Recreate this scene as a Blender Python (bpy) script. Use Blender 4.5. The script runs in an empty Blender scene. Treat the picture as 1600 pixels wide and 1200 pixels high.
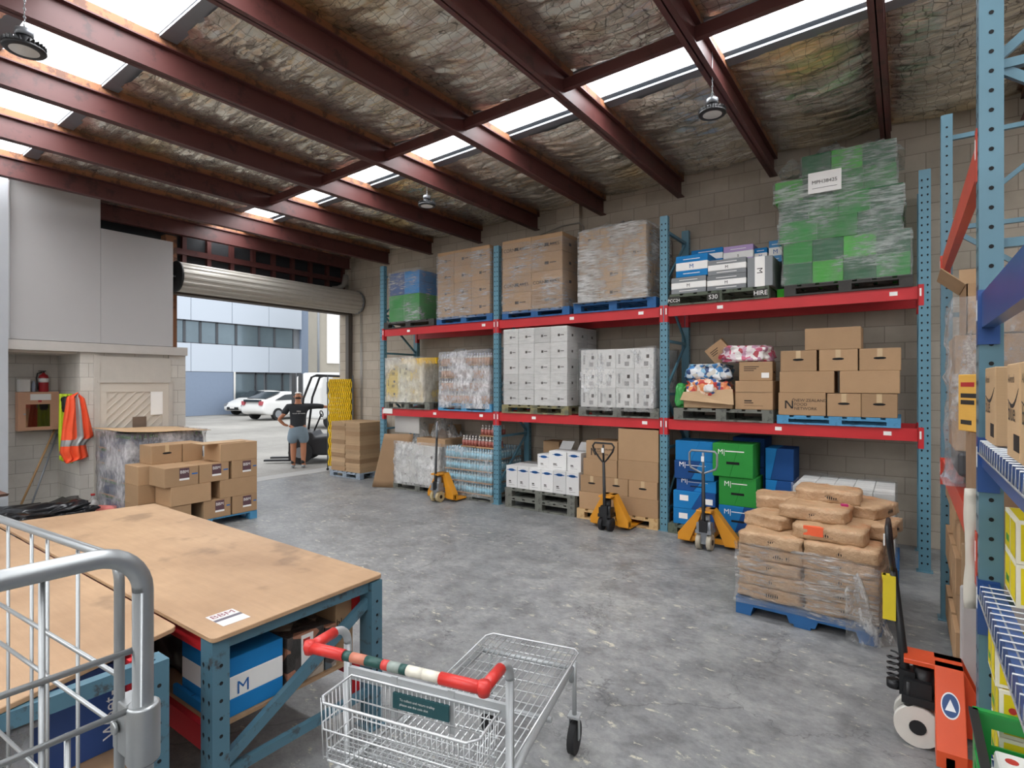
import bpy, bmesh, math, random
from mathutils import Vector, Matrix, Euler, noise
random.seed(11)
sc = bpy.context.scene
COL = sc.collection
PI = math.pi
# ------------------------------------------------------------------ camera
EYE = 1.92
YAW = math.radians(35.3)
FOC = 867.0                       # focal length in pixels of a 1600 wide frame
cam_d = bpy.data.cameras.new('camera')
cam = bpy.data.objects.new('camera', cam_d)
COL.objects.link(cam)
cam.location = (0, 0, EYE)
cam.rotation_euler = (PI / 2, 0, YAW)
cam_d.sensor_width = 36.0
cam_d.lens = FOC / 1600 * 36.0
cam_d.shift_y = -2 / 1600
cam_d.clip_start = 0.05
cam_d.clip_end = 400
sc.camera = cam
# ------------------------------------------------------------------ light and exposure
world = bpy.data.worlds.new('world')
sc.world = world
world.use_nodes = True
wn = world.node_tree
wn.nodes.clear()
_tc = wn.nodes.new('ShaderNodeTexCoord')
_sep = wn.nodes.new('ShaderNodeSeparateXYZ')
_rmp = wn.nodes.new('ShaderNodeValToRGB')
_bg = wn.nodes.new('ShaderNodeBackground')
_out = wn.nodes.new('ShaderNodeOutputWorld')
wn.links.new(_tc.outputs['Generated'], _sep.inputs[0])
wn.links.new(_sep.outputs['Z'], _rmp.inputs[0])
_rmp.color_ramp.elements[0].position = 0.0
_rmp.color_ramp.elements[0].color = (0.93, 0.96, 1.0, 1)
_rmp.color_ramp.elements[1].position = 0.7
_rmp.color_ramp.elements[1].color = (0.95, 0.97, 1.0, 1)
wn.links.new(_rmp.outputs[0], _bg.inputs['Color'])
_bg.inputs['Strength'].default_value = 1.3
wn.links.new(_bg.outputs[0], _out.inputs[0])
sun_d = bpy.data.lights.new('hazy_sun', 'SUN')
sun_d.energy = 0.6
sun_d.angle = math.radians(12)
sun_d.color = (1.0, 0.97, 0.92)
sun = bpy.data.objects.new('hazy_sun', sun_d)
COL.objects.link(sun)
sun.rotation_euler = (math.radians(25), math.radians(20), 0)
# daylight falling through the skylight strips (one large lamp lying on top of each translucent strip)
for _i, (_y, _w) in enumerate(((1.725, 0.72), (5.13, 0.54), (-2.0, 0.72), (-4.9, 0.72))):
    _a = bpy.data.lights.new('skylight_daylight', 'AREA')
    _a.shape = 'RECTANGLE'; _a.size = 13.6; _a.size_y = _w
    _a.energy = 275 * _w / 0.6
    _a.color = (0.98, 0.985, 1.0)
    _o = bpy.data.objects.new('skylight_daylight', _a); COL.objects.link(_o)
    _o.location = (-3.4, _y, 4.63 + (-3.4 + 8.9) * 0.033 + 0.22)
    _o.rotation_euler = (0, -math.atan(0.033), 0)
vs = sc.view_settings
vs.view_transform = 'Standard'
vs.look = 'None'
vs.gamma = 1.0
vs.use_curve_mapping = False
vs.exposure = 0.42
sc.display_settings.display_device = 'sRGB'

# ------------------------------------------------------------------ measuring helper
# survey of the photograph: real coordinates of a point that lies on a known plane of the building (y = const, x = const or z = const)
_fw = (-math.sin(YAW), math.cos(YAW))
_rt = (math.cos(YAW), math.sin(YAW))
def PT(px, py, X=None, Y=None, Z=None):
    u = (px - 800) / FOC
    v = (598 - py) / FOC
    D = (_fw[0] + _rt[0] * u, _fw[1] + _rt[1] * u, v)
    t = X / D[0] if X is not None else (Y / D[1] if Y is not None else (Z - EYE) / D[2])
    return Vector((D[0] * t, D[1] * t, EYE + D[2] * t))

# ------------------------------------------------------------------ materials
MATS = {}
def lin(c):
    return tuple((x / 12.92 if x <= 0.04045 else ((x + 0.055) / 1.055) ** 2.4) for x in c)
def hexc(h):
    h = h.lstrip('#')
    return lin(tuple(int(h[i:i + 2], 16) / 255 for i in (0, 2, 4)))
class NT:
    def __init__(s, name):
        s.m = bpy.data.materials.new(name)
        s.m.use_nodes = True
        s.t = s.m.node_tree
        s.t.nodes.clear()
        s.out = s.n('ShaderNodeOutputMaterial')
        s.tc = s.n('ShaderNodeTexCoord')
    def n(s, typ, **kw):
        nd = s.t.nodes.new(typ)
        for k, v in kw.items():
            setattr(nd, k, v)
        return nd
    def l(s, a, b):
        s.t.links.new(a, b)
    def mapping(s, scale=(1, 1, 1), rot=(0, 0, 0), src='Object', loc=(0, 0, 0)):
        mp = s.n('ShaderNodeMapping')
        mp.inputs['Scale'].default_value = scale
        mp.inputs['Rotation'].default_value = rot
        mp.inputs['Location'].default_value = loc
        s.l(s.tc.outputs[src], mp.inputs[0])
        return mp.outputs[0]
    def noise(s, vec, scale=5, detail=4, rough=0.55):
        nd = s.n('ShaderNodeTexNoise')
        nd.inputs['Scale'].default_value = scale
        nd.inputs['Detail'].default_value = detail
        nd.inputs['Roughness'].default_value = rough
        if vec is not None:
            s.l(vec, nd.inputs['Vector'])
        return nd.outputs[0]
    def ramp(s, fac, stops):
        r = s.n('ShaderNodeValToRGB')
        els = r.color_ramp.elements
        while len(els) < len(stops):
            els.new(0.5)
        for e, (p, c) in zip(els, stops):
            e.position = p
            e.color = (*c, 1) if len(c) == 3 else c
        s.l(fac, r.inputs[0])
        return r.outputs[0]
    def mix(s, fac, a, b, typ='MIX'):
        m = s.n('ShaderNodeMix', data_type='RGBA', blend_type=typ)
        for sock, v in ((m.inputs[0], fac), (m.inputs[6], a), (m.inputs[7], b)):
            if hasattr(v, 'links') or hasattr(v, 'is_linked'):
                s.l(v, sock)
            elif isinstance(v, (int, float)):
                sock.default_value = v
            else:
                sock.default_value = (*v, 1)
        return m.outputs[2]
    def bump(s, h, strength=0.3, dist=0.01, normal=None):
        b = s.n('ShaderNodeBump')
        b.inputs['Strength'].default_value = strength
        b.inputs['Distance'].default_value = dist
        s.l(h, b.inputs['Height'])
        if normal is not None:
            s.l(normal, b.inputs['Normal'])
        return b.outputs[0]
    def bsdf(s, color=None, rough=0.6, metal=0.0, normal=None, spec=0.5, **kw):
        p = s.n('ShaderNodeBsdfPrincipled')
        if color is not None:
            if hasattr(color, 'is_linked'):
                s.l(color, p.inputs['Base Color'])
            else:
                p.inputs['Base Color'].default_value = (*color, 1)
        if hasattr(rough, 'is_linked'):
            s.l(rough, p.inputs['Roughness'])
        else:
            p.inputs['Roughness'].default_value = rough
        p.inputs['Metallic'].default_value = metal
        p.inputs['Specular IOR Level'].default_value = spec
        if normal is not None:
            s.l(normal, p.inputs['Normal'])
        for k, v in kw.items():
            p.inputs[k].default_value = v
        return p.outputs[0]
    def done(s, sh):
        s.l(sh, s.out.inputs[0])
        MATS[s.m.name] = s.m
        return s.m

def flat(name, hx, rough=0.55, metal=0.0, var=0.12, scale=6.0, spec=0.5, bump=0.0, bscale=60):
    """painted / plastic / metal surface with slight wear"""
    if name in MATS:
        return MATS[name]
    t = NT(name)
    c = hexc(hx)
    n = t.noise(t.mapping(), scale, 5, 0.6)
    col = t.mix(n, tuple(x * (1 - var) for x in c), tuple(min(1, x * (1 + var)) for x in c))
    nrm = None
    if bump:
        nrm = t.bump(t.noise(t.mapping(), bscale, 3), bump, 0.003)
    return t.done(t.bsdf(col, rough, metal, nrm, spec))

def worn(name, hx, hx2, amount=0.62, scale=9, rough=0.5, metal=0.0):
    """paint with patches of a second colour where it is worn or dirty"""
    if name in MATS:
        return MATS[name]
    t = NT(name)
    n = t.noise(t.mapping(), scale, 8, 0.7)
    col = t.ramp(n, [(amount - 0.05, hexc(hx)), (amount + 0.03, hexc(hx2))])
    n2 = t.noise(t.mapping(), 3.0, 3, 0.5)
    col = t.mix(0.25, col, t.ramp(n2, [(0.3, (0.55,) * 3), (0.7, (1.0,) * 3)]), 'MULTIPLY')
    return t.done(t.bsdf(col, rough, metal))

def card(name, hx, var=0.1):
    if name in MATS:
        return MATS[name]
    t = NT(name)
    c = hexc(hx)
    oi = t.n('ShaderNodeObjectInfo')
    n = t.noise(t.mapping(), 4, 5, 0.6)
    fine = t.noise(t.mapping(scale=(1, 1, 14)), 25, 3, 0.6)
    col = t.mix(n, tuple(x * (1 - var) for x in c), tuple(x * (1 + var) for x in c))
    col = t.mix(0.12, col, t.ramp(fine, [(0.3, (0.6,) * 3), (0.7, (1.1,) * 3)]), 'MULTIPLY')
    hv = t.n('ShaderNodeHueSaturation')
    mr = t.n('ShaderNodeMapRange')
    mr.inputs[3].default_value = 0.86
    mr.inputs[4].default_value = 1.1
    t.l(oi.outputs['Random'], mr.inputs[0])
    t.l(mr.outputs[0], hv.inputs['Value'])
    t.l(col, hv.inputs['Color'])
    return t.done(t.bsdf(hv.outputs[0], 0.75, 0, None, 0.25))

def blocks(name, c1, c2, mortar, plane, bw=0.4, bh=0.2, bumpy=0.5, groove=0.006):
    """concrete block wall; plane 'XZ' or 'YZ'"""
    t = NT(name)
    sx = t.n('ShaderNodeSeparateXYZ')
    cx = t.n('ShaderNodeCombineXYZ')
    t.l(t.tc.outputs['Object'], sx.inputs[0])
    t.l(sx.outputs['X' if plane == 'XZ' else 'Y'], cx.inputs[0])
    t.l(sx.outputs['Z'], cx.inputs[1])
    b = t.n('ShaderNodeTexBrick')
    b.offset = 0.5
    b.inputs['Color1'].default_value = (*hexc(c1), 1)
    b.inputs['Color2'].default_value = (*hexc(c2), 1)
    b.inputs['Mortar'].default_value = (*hexc(mortar), 1)
    b.inputs['Scale'].default_value = 1.0
    b.inputs['Mortar Size'].default_value = groove
    b.inputs['Mortar Smooth'].default_value = 0.3
    b.inputs['Brick Width'].default_value = bw
    b.inputs['Row Height'].default_value = bh
    t.l(cx.outputs[0], b.inputs['Vector'])
    n = t.noise(t.mapping(), 2.2, 7, 0.65)
    col = t.mix(0.35, b.outputs['Color'], t.ramp(n, [(0.3, (0.55, 0.54, 0.52)), (0.7, (1.1, 1.1, 1.1))]), 'MULTIPLY')
    n2 = t.noise(t.mapping(), 90, 3)
    inv = t.n('ShaderNodeMath', operation='SUBTRACT')
    inv.inputs[0].default_value = 1
    t.l(b.outputs['Fac'], inv.inputs[1])
    nr = t.bump(n2, 0.25 * bumpy, 0.004)
    nr = t.bump(inv.outputs[0], bumpy, 0.008, nr)
    return t.done(t.bsdf(col, 0.85, 0, nr, 0.3))

def foil_mat():
    t = NT('roof_foil')
    v1 = t.mapping()
    n1 = t.noise(t.mapping(scale=(1.3, 9, 1)), 1.5, 7, 0.62)
    n3 = t.noise(t.mapping(scale=(5, 9, 1), rot=(0, 0, 0.5)), 2.4, 6, 0.6)
    rd_ = []
    for n_ in (n1, n3):
        a1 = t.n('ShaderNodeMath', operation='MULTIPLY_ADD'); t.l(n_, a1.inputs[0]); a1.inputs[1].default_value = 2.0; a1.inputs[2].default_value = -1.0
        a2 = t.n('ShaderNodeMath', operation='ABSOLUTE'); t.l(a1.outputs[0], a2.inputs[0])
        rd_.append(a2.outputs[0])
    nr = t.bump(rd_[0], 0.8, 0.03)
    nr = t.bump(n1, 0.8, 0.05, nr)
    # wire netting that holds the foil up
    vo = t.n('ShaderNodeTexVoronoi', feature='DISTANCE_TO_EDGE')
    vo.inputs['Scale'].default_value = 10
    vo.inputs['Randomness'].default_value = 0.45
    t.l(v1, vo.inputs['Vector'])
    wire = t.ramp(vo.outputs['Distance'], [(0.016, (0.7,) * 3), (0.03, (0.0,) * 3)])
    big = t.noise(v1, 0.55, 3, 0.5)
    n2 = t.noise(v1, 3.0, 5, 0.6)
    base = t.ramp(n2, [(0.3, hexc('#c2bcb0')), (0.7, hexc('#efe8da'))])
    gold = t.ramp(big, [(0.58, (1, 1, 1)), (0.70, (1.0, 0.80, 0.42))])
    base = t.mix(0.85, base, gold, 'MULTIPLY')
    base = t.mix(wire, base, hexc('#5a564e'))
    return t.done(t.bsdf(base, 0.27, 0.85, nr))

def floor_mat():
    t = NT('painted_concrete')
    v = t.mapping()
    n1 = t.noise(v, 0.55, 6, 0.6)
    n2 = t.noise(v, 3.2, 9, 0.72)
    n3 = t.noise(t.mapping(scale=(1, 2.2, 1), rot=(0, 0, 0.5)), 7.0, 8, 0.75)
    col = t.ramp(n1, [(0.3, hexc('#767778')), (0.55, hexc('#88898a')), (0.75, hexc('#969692'))])
    mott = t.ramp(n2, [(0.36, (0.55,) * 3), (0.5, (0.95,) * 3), (0.60, (1.22, 1.21, 1.17))])
    col = t.mix(0.75, col, mott, 'MULTIPLY')
    n4 = t.noise(t.mapping(scale=(1, 1.6, 1), rot=(0, 0, 0.9)), 11, 9, 0.78)
    col = t.mix(0.6, col, t.ramp(n4, [(0.36, (0.62,) * 3), (0.5, (1.0,) * 3), (0.62, (1.28, 1.27, 1.22))]), 'MULTIPLY')
    # worn-through patches showing pale concrete
    m1 = t.ramp(n3, [(0.59, (0,) * 3), (0.615, (1,) * 3)])
    m2 = t.ramp(t.noise(v, 0.9, 3, 0.5), [(0.36, (0,) * 3), (0.56, (1,) * 3)])
    msk = t.n('ShaderNodeMath', operation='MULTIPLY')
    t.l(m1, msk.inputs[0])
    t.l(m2, msk.inputs[1])
    col = t.mix(msk.outputs[0], col, hexc('#bab5a4'))
    # hairline cracks
    dn = t.noise(v, 1.5, 5, 0.7)
    ad = t.n('ShaderNodeVectorMath', operation='ADD')
    sc_ = t.n('ShaderNodeVectorMath', operation='SCALE')
    cmb = t.n('ShaderNodeCombineXYZ')
    t.l(dn, cmb.inputs[0]); t.l(dn, cmb.inputs[1])
    t.l(cmb.outputs[0], sc_.inputs[0]); sc_.inputs['Scale'].default_value = 1.3
    t.l(v, ad.inputs[0]); t.l(sc_.outputs[0], ad.inputs[1])
    vo = t.n('ShaderNodeTexVoronoi', feature='DISTANCE_TO_EDGE')
    vo.inputs['Scale'].default_value = 0.42
    t.l(ad.outputs[0], vo.inputs['Vector'])
    cr = t.ramp(vo.outputs['Distance'], [(0.0, (1,) * 3), (0.004, (0,) * 3)])
    cf = t.n('ShaderNodeMath', operation='MULTIPLY'); cf.inputs[1].default_value = 0.55
    t.l(cr, cf.inputs[0])
    col = t.mix(cf.outputs[0], col, hexc('#3f4042'))
    rg = t.ramp(n2, [(0.3, (0.30,) * 3), (0.7, (0.55,) * 3)])
    nr = t.bump(t.noise(v, 26, 8, 0.75), 0.35, 0.01)
    return t.done(t.bsdf(col, rg, 0, nr, 0.5))

def asphalt_mat():
    t = NT('yard_concrete')
    v = t.mapping()
    n1 = t.noise(v, 0.35, 6, 0.65)
    n2 = t.noise(v, 30, 4, 0.6)
    col = t.ramp(n1, [(0.3, hexc('#8d8b86')), (0.7, hexc('#b3b0aa'))])
    col = t.mix(0.4, col, t.ramp(n2, [(0.3, (0.6,) * 3), (0.7, (1.1,) * 3)]), 'MULTIPLY')
    return t.done(t.bsdf(col, 0.85, 0, t.bump(n2, 0.4, 0.01)))

def ply_mat():
    t = NT('worn_plywood')
    v = t.mapping()
    vg = t.mapping(scale=(1.2, 14, 1))
    n1 = t.noise(v, 1.4, 5, 0.6)
    ng = t.noise(vg, 3, 8, 0.7)
    st = t.noise(v, 3.0, 4, 0.55)
    col = t.ramp(n1, [(0.3, hexc('#99795b')), (0.7, hexc('#b99876'))])
    col = t.mix(0.35, col, t.ramp(ng, [(0.3, (0.70,) * 3), (0.7, (1.08,) * 3)]), 'MULTIPLY')
    col = t.mix(0.8, col, t.ramp(st, [(0.58, (1,) * 3), (0.68, (0.60, 0.59, 0.60))]), 'MULTIPLY')
    return t.done(t.bsdf(col, 0.5, 0, t.bump(ng, 0.15, 0.002), 0.4))

def film_mat(name='stretch_film', lo=0.10, hi=0.55, tint=(0.9, 0.92, 0.93), horiz=True, p0=0.42, p1=0.7):
    t = NT(name)
    vec = t.mapping(scale=(2.0, 2.0, 16.0) if horiz else (5, 5, 3), src='Object')
    n = t.noise(vec, 3.2, 7, 0.68)
    n2 = t.noise(t.mapping(), 2.2, 3, 0.5)
    f = t.ramp(n, [(p0, (lo,) * 3), (p1, (hi,) * 3)])
    f2 = t.ramp(n2, [(0.38, (0.25,) * 3), (0.66, (1.45,) * 3)])  # broad patches of more and less opaque film, painted in as glare
    ml = t.n('ShaderNodeMath', operation='MULTIPLY')
    t.l(f, ml.inputs[0]); t.l(f2, ml.inputs[1])
    nr = t.bump(n, 1.0, 0.05)
    tr = t.n('ShaderNodeBsdfTransparent')
    tr.inputs[0].default_value = (0.97, 0.97, 0.97, 1)
    p = t.bsdf(tint, 0.22, 0, nr, 0.9)
    mx = t.n('ShaderNodeMixShader')
    t.l(ml.outputs[0], mx.inputs[0]); t.l(tr.outputs[0], mx.inputs[1]); t.l(p, mx.inputs[2])
    gl = t.n('ShaderNodeBsdfGlossy')
    gl.inputs['Roughness'].default_value = 0.12
    t.l(nr, gl.inputs['Normal'])
    mx2 = t.n('ShaderNodeMixShader')
    mx2.inputs[0].default_value = 0.10
    t.l(mx.outputs[0], mx2.inputs[1]); t.l(gl.outputs[0], mx2.inputs[2])
    return t.done(mx2.outputs[0])

def glass_mat(name='window_glass', tint=(0.85, 0.9, 0.92), refl=0.25):
    t = NT(name)
    tr = t.n('ShaderNodeBsdfTransparent'); tr.inputs[0].default_value = (*tint, 1)
    gl = t.n('ShaderNodeBsdfGlossy'); gl.inputs['Roughness'].default_value = 0.03
    mx = t.n('ShaderNodeMixShader'); mx.inputs[0].default_value = refl
    t.l(tr.outputs[0], mx.inputs[1]); t.l(gl.outputs[0], mx.inputs[2])
    return t.done(mx.outputs[0])

def skylight_mat():
    t = NT('translucent_roof_sheet')
    tr = t.n('ShaderNodeBsdfTransparent'); tr.inputs[0].default_value = (0.93, 0.94, 0.95, 1)
    tl = t.n('ShaderNodeBsdfTranslucent'); tl.inputs[0].default_value = (0.85, 0.86, 0.87, 1)
    n = t.noise(t.mapping(scale=(1, 8, 1)), 2, 6, 0.6)
    f = t.ramp(n, [(0.3, (0.25,) * 3), (0.75, (0.5,) * 3)])
    mx = t.n('ShaderNodeMixShader')
    t.l(f, mx.inputs[0]); t.l(tr.outputs[0], mx.inputs[1]); t.l(tl.outputs[0], mx.inputs[2])
    return t.done(mx.outputs[0])

M_RED = worn('rack_red_paint', '#c4262c', '#8f2a2a', 0.70, 12, 0.45)
M_BLUE = worn('rack_blue_paint', '#5d8a9c', '#46606c', 0.68, 10, 0.42)
M_TBLUE = worn('bench_blue_paint', '#4c7080', '#3f464a', 0.60, 12, 0.42)
M_DBLUE = worn('deep_blue_paint', '#274b86', '#5b5f96', 0.70, 6, 0.35)
M_DRED = worn('oxide_red_steel', '#59302d', '#432523', 0.6, 4, 0.5)
M_DARK = flat('dark_hole', '#0c0d0f', 0.9)
M_BLACK = flat('black_plastic', '#1b1c1e', 0.45)
M_RUBBER = flat('black_rubber', '#232325', 0.8)
M_WHITE = flat('white_paint', '#d6d4cf', 0.6, var=0.05)
M_LABEL = flat('white_label', '#eceae6', 0.5, var=0.03)
M_CARD = card('brown_cardboard', '#aa8a69')
M_CARD2 = card('pale_cardboard', '#b99b79')
M_CARDD = flat('cardboard_print', '#3a3029', 0.8)
M_TAPE = flat('parcel_tape', '#c6ab86', 0.25, var=0.05)
M_WCARD = card('white_cardboard', '#d5d4d0', 0.05)
M_TIMBER = worn('batten_timber', '#8a5a3a', '#5a3a2a', 0.55, 6, 0.7)
M_PALGREY = worn('weathered_pallet_wood', '#6f7068', '#4a4b46', 0.6, 8, 0.85)
M_PALNEW = worn('fresh_pallet_wood', '#c9a878', '#a98455', 0.6, 8, 0.8)
M_PALBLUE = worn('blue_pallet_paint', '#235d94', '#1c426a', 0.63, 8, 0.7)
M_PALLBLUE = worn('light_blue_pallet_paint', '#4f93bd', '#3c6f8e', 0.63, 8, 0.7)
M_SACKD = None
M_STEEL = flat('galvanised_steel', '#a9adb0', 0.38, 0.85, 0.15, 20)
M_GREYM = flat('grey_painted_steel', '#8d9196', 0.4, 0.4)
M_FILM = film_mat()
M_FILMT = film_mat('thick_film', 0.28, 0.85, (0.86, 0.87, 0.88), False, 0.35, 0.7)

# ------------------------------------------------------------------ mesh building
class MB:
    def __init__(s):
        s.v, s.f, s.mi, s.sm = [], [], [], []
    def _add(s, vs_, fs, mi=0, smooth=False, M=None):
        o = len(s.v)
        for p in vs_:
            p = Vector(p)
            s.v.append(M @ p if M is not None else p)
        for f in fs:
            s.f.append(tuple(o + i for i in f)); s.mi.append(mi); s.sm.append(smooth)
    def box(s, a, b, mi=0, M=None):
        x0, y0, z0 = a; x1, y1, z1 = b
        if x0 > x1: x0, x1 = x1, x0
        if y0 > y1: y0, y1 = y1, y0
        if z0 > z1: z0, z1 = z1, z0
        s._add([(x0, y0, z0), (x1, y0, z0), (x1, y1, z0), (x0, y1, z0), (x0, y0, z1), (x1, y0, z1), (x1, y1, z1), (x0, y1, z1)],
               [(0, 3, 2, 1), (4, 5, 6, 7), (0, 1, 5, 4), (1, 2, 6, 5), (2, 3, 7, 6), (3, 0, 4, 7)], mi, False, M)
        return s
    def quad(s, pts, mi=0, M=None):
        s._add(pts, [tuple(range(len(pts)))], mi, False, M); return s
    def prism(s, poly, axis, a, b, mi=0, M=None, smooth=False):
        """extrude 2D polygon; axis 'X': poly in (y,z); 'Y': (x,z); 'Z': (x,y)"""
        n = len(poly)
        def mk(p, t):
            return {'X': (t, p[0], p[1]), 'Y': (p[0], t, p[1]), 'Z': (p[0], p[1], t)}[axis]
        vs_ = [mk(p, a) for p in poly] + [mk(p, b) for p in poly]
        fs = [tuple(range(n))[::-1], tuple(range(n, 2 * n))]
        s._add(vs_, fs, mi, False, M)
        o = len(s.v) - 2 * n
        for i in range(n):
            j = (i + 1) % n
            s.f.append((o + i, o + j, o + n + j, o + n + i)); s.mi.append(mi); s.sm.append(smooth)
        return s
    def cyl(s, p, q, r, n=12, mi=0, r2=None, smooth=True, caps=True):
        p, q = Vector(p), Vector(q)
        r2 = r if r2 is None else r2
        d = (q - p).normalized()
        a = Vector((0, 0, 1)) if abs(d.z) < 0.9 else Vector((1, 0, 0))
        u = d.cross(a).normalized(); w = d.cross(u)
        o = len(s.v)
        for c, rr in ((p, r), (q, r2)):
            for i in range(n):
                t = 2 * PI * i / n
                s.v.append(c + u * math.cos(t) * rr + w * math.sin(t) * rr)
        for i in range(n):
            j = (i + 1) % n
            s.f.append((o + i, o + j, o + n + j, o + n + i)); s.mi.append(mi); s.sm.append(smooth)
        if caps:
            s.f.append(tuple(o + i for i in range(n))[::-1]); s.mi.append(mi); s.sm.append(False)
            s.f.append(tuple(o + n + i for i in range(n))); s.mi.append(mi); s.sm.append(False)
        return s
    def tube(s, pts, r, n=8, mi=0, closed=False):
        pts = [Vector(p) for p in pts]
        m = len(pts)
        o = len(s.v)
        pu = None
        for i, p in enumerate(pts):
            if closed:
                d = pts[(i + 1) % m] - pts[i - 1]
            else:
                d = pts[min(i + 1, m - 1)] - pts[max(i - 1, 0)]
            d.normalize()
            if pu is None:
                a = Vector((0, 0, 1)) if abs(d.z) < 0.9 else Vector((1, 0, 0))
                u = d.cross(a).normalized()
            else:
                u = (pu - d * pu.dot(d)).normalized()
            pu = u
            w = d.cross(u)
            rr = r[i] if isinstance(r, (list, tuple)) else r
            for k in range(n):
                t = 2 * PI * k / n
                s.v.append(p + u * math.cos(t) * rr + w * math.sin(t) * rr)
        for i in range(m if closed else m - 1):
            i2 = (i + 1) % m
            for k in range(n):
                k2 = (k + 1) % n
                s.f.append((o + i * n + k, o + i2 * n + k, o + i2 * n + k2, o + i * n + k2)); s.mi.append(mi); s.sm.append(True)
        if not closed:
            s.f.append(tuple(o + k for k in range(n))); s.mi.append(mi); s.sm.append(False)
            s.f.append(tuple(o + (m - 1) * n + k for k in range(n))[::-1]); s.mi.append(mi); s.sm.append(False)
        return s
    def lathe(s, prof, n=20, mi=0, M=None):
        """profile of (r, z) about Z"""
        o = len(s.v)
        for (r, z) in prof:
            for k in range(n):
                t = 2 * PI * k / n
                p = Vector((r * math.cos(t), r * math.sin(t), z))
                s.v.append(M @ p if M is not None else p)
        for i in range(len(prof) - 1):
            for k in range(n):
                k2 = (k + 1) % n
                s.f.append((o + i * n + k, o + i * n + k2, o + (i + 1) * n + k2, o + (i + 1) * n + k)); s.mi.append(mi); s.sm.append(True)
        for i in (0, len(prof) - 1):
            if prof[i][0] > 1e-5:
                s.f.append(tuple(o + i * n + k for k in range(n))); s.mi.append(mi); s.sm.append(False)
        return s
    def mesh(s, name, mats):
        me = bpy.data.meshes.new(name)
        me.from_pydata([tuple(v) for v in s.v], [], s.f)
        for m in (mats if isinstance(mats, (list, tuple)) else [mats]):
            me.materials.append(m)
        me.polygons.foreach_set('material_index', s.mi)
        me.polygons.foreach_set('use_smooth', s.sm)
        me.update()
        return me
    def build(s, name, mats, parent=None, loc=None, rotz=0.0, bevel=0.0):
        o = link(name, s.mesh(name, mats), parent, loc, rotz)
        if bevel:
            bev(o, bevel)
        return o

def bev(o, w, seg=1):
    b = o.modifiers.new('bevel', 'BEVEL')
    b.width = w; b.segments = seg; b.limit_method = 'ANGLE'; b.angle_limit = math.radians(50)
    b.harden_normals = False

def link(name, data, parent=None, loc=None, rotz=0.0):
    o = bpy.data.objects.new(name, data)
    COL.objects.link(o)
    if parent is not None:
        o.parent = parent
    if loc is not None:
        o.location = loc
    o.rotation_euler = (0, 0, rotz)
    return o

def tag(o, label=None, cat=None, group=None, kind=None):
    if label: o['label'] = label
    if cat: o['category'] = cat
    if group: o['group'] = group
    if kind: o['kind'] = kind
    return o

def thing(name, label, cat, loc=(0, 0, 0), rotz=0.0, group=None):
    return tag(link(name, None, None, loc, rotz), label, cat, group)

def struct(o, label=None):
    o['kind'] = 'structure'
    if label: o['label'] = label
    return o

KIDS = {}
def copy_tree(src, parent=None, depth=0):
    c = src.copy(); COL.objects.link(c)
    if parent is not None:
        c.parent = parent
    for ch in src.children:
        copy_tree(ch, c, depth + 1)
    return c

_txt = {}
def text_mesh(body, size=0.1, depth=0.0, bold=0.0, align='LEFT', spacing=1.0):
    """lettering as a mesh in the XZ plane facing -Y, origin at baseline start"""
    k = (body, size, depth, bold, align, spacing)
    if k in _txt:
        return _txt[k]
    cu = bpy.data.curves.new('lettering', 'FONT')
    cu.body = body; cu.size = size; cu.extrude = depth; cu.offset = 0.0; cu.align_x = align
    cu.space_character = spacing; cu.resolution_u = 3
    ob = bpy.data.objects.new('lettering', cu)
    COL.objects.link(ob)
    dg = bpy.context.evaluated_depsgraph_get()
    me = bpy.data.meshes.new_from_object(ob.evaluated_get(dg))
    bpy.data.objects.remove(ob)
    me.transform(Matrix.Rotation(PI / 2, 4, 'X'))
    me.name = 'lettering'
    _txt[k] = me
    return me

def lettering(body, parent, loc, size, mat, face='-Y', bold=0.0, align='LEFT', name='lettering', tilt=0.0, spacing=1.0):
    """face: '-Y', '+X', '-X', '+Z'"""
    me = text_mesh(body, size, 0.0, bold, align, spacing).copy()
    if tilt:
        me.transform(Matrix.Rotation(tilt, 4, 'Y'))
    rz = {'-Y': 0, '+X': PI / 2, '+Y': PI, '-X': -PI / 2}.get(face)
    if rz is None:
        me.transform(Matrix.Rotation(-PI / 2, 4, 'X'))
        rz = 0
    me.materials.clear(); me.materials.append(mat)
    return link(name, me, parent, loc, rz)
# ================================================================== the building
WY = 8.05            # inner face of the block wall behind the racks
M_BLOCK = blocks('grey_block_wall', '#bcb1a2', '#b0a596', '#968c7f', 'XZ', 0.4, 0.2, 0.35, 0.005)
M_BLOCKW = blocks('white_painted_block', '#cdc8bf', '#c6c1b9', '#9f9a91', 'YZ', 0.4, 0.2, 0.4, 0.004)
M_BLOCKWX = blocks('white_painted_block_return', '#cdc8bf', '#c6c1b9', '#9f9a91', 'XZ', 0.4, 0.2, 0.4, 0.004)
M_PANEL = flat('pale_wall_panel', '#aba9a8', 0.6, var=0.04, scale=2)
M_CREAM = flat('cream_paint', '#c3bbaf', 0.6, var=0.05)
M_FOIL = foil_mat()
def roofz(x):
    return 4.63 + (x + 8.9) * 0.033

def slab(name, a, b, mat, label=None):
    m = MB().box(a, b)
    return struct(m.build(name, mat), label)

slab('floor', (-10.3, -6, -0.2), (5.0, 8.3, 0.0), floor_mat(), 'worn grey painted concrete floor')
slab('ground_outside', (-70, -40, -0.25), (-10.3, 60, -0.012), asphalt_mat(), 'pale concrete yard outside the roller door')
thr = MB().box((-10.7, 4.3, -0.011), (-10.25, 8.05, 0.003))
struct(thr.build('floor_threshold', flat('threshold_concrete', '#a9a8a6', 0.8)), 'pale concrete strip across the doorway')

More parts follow.
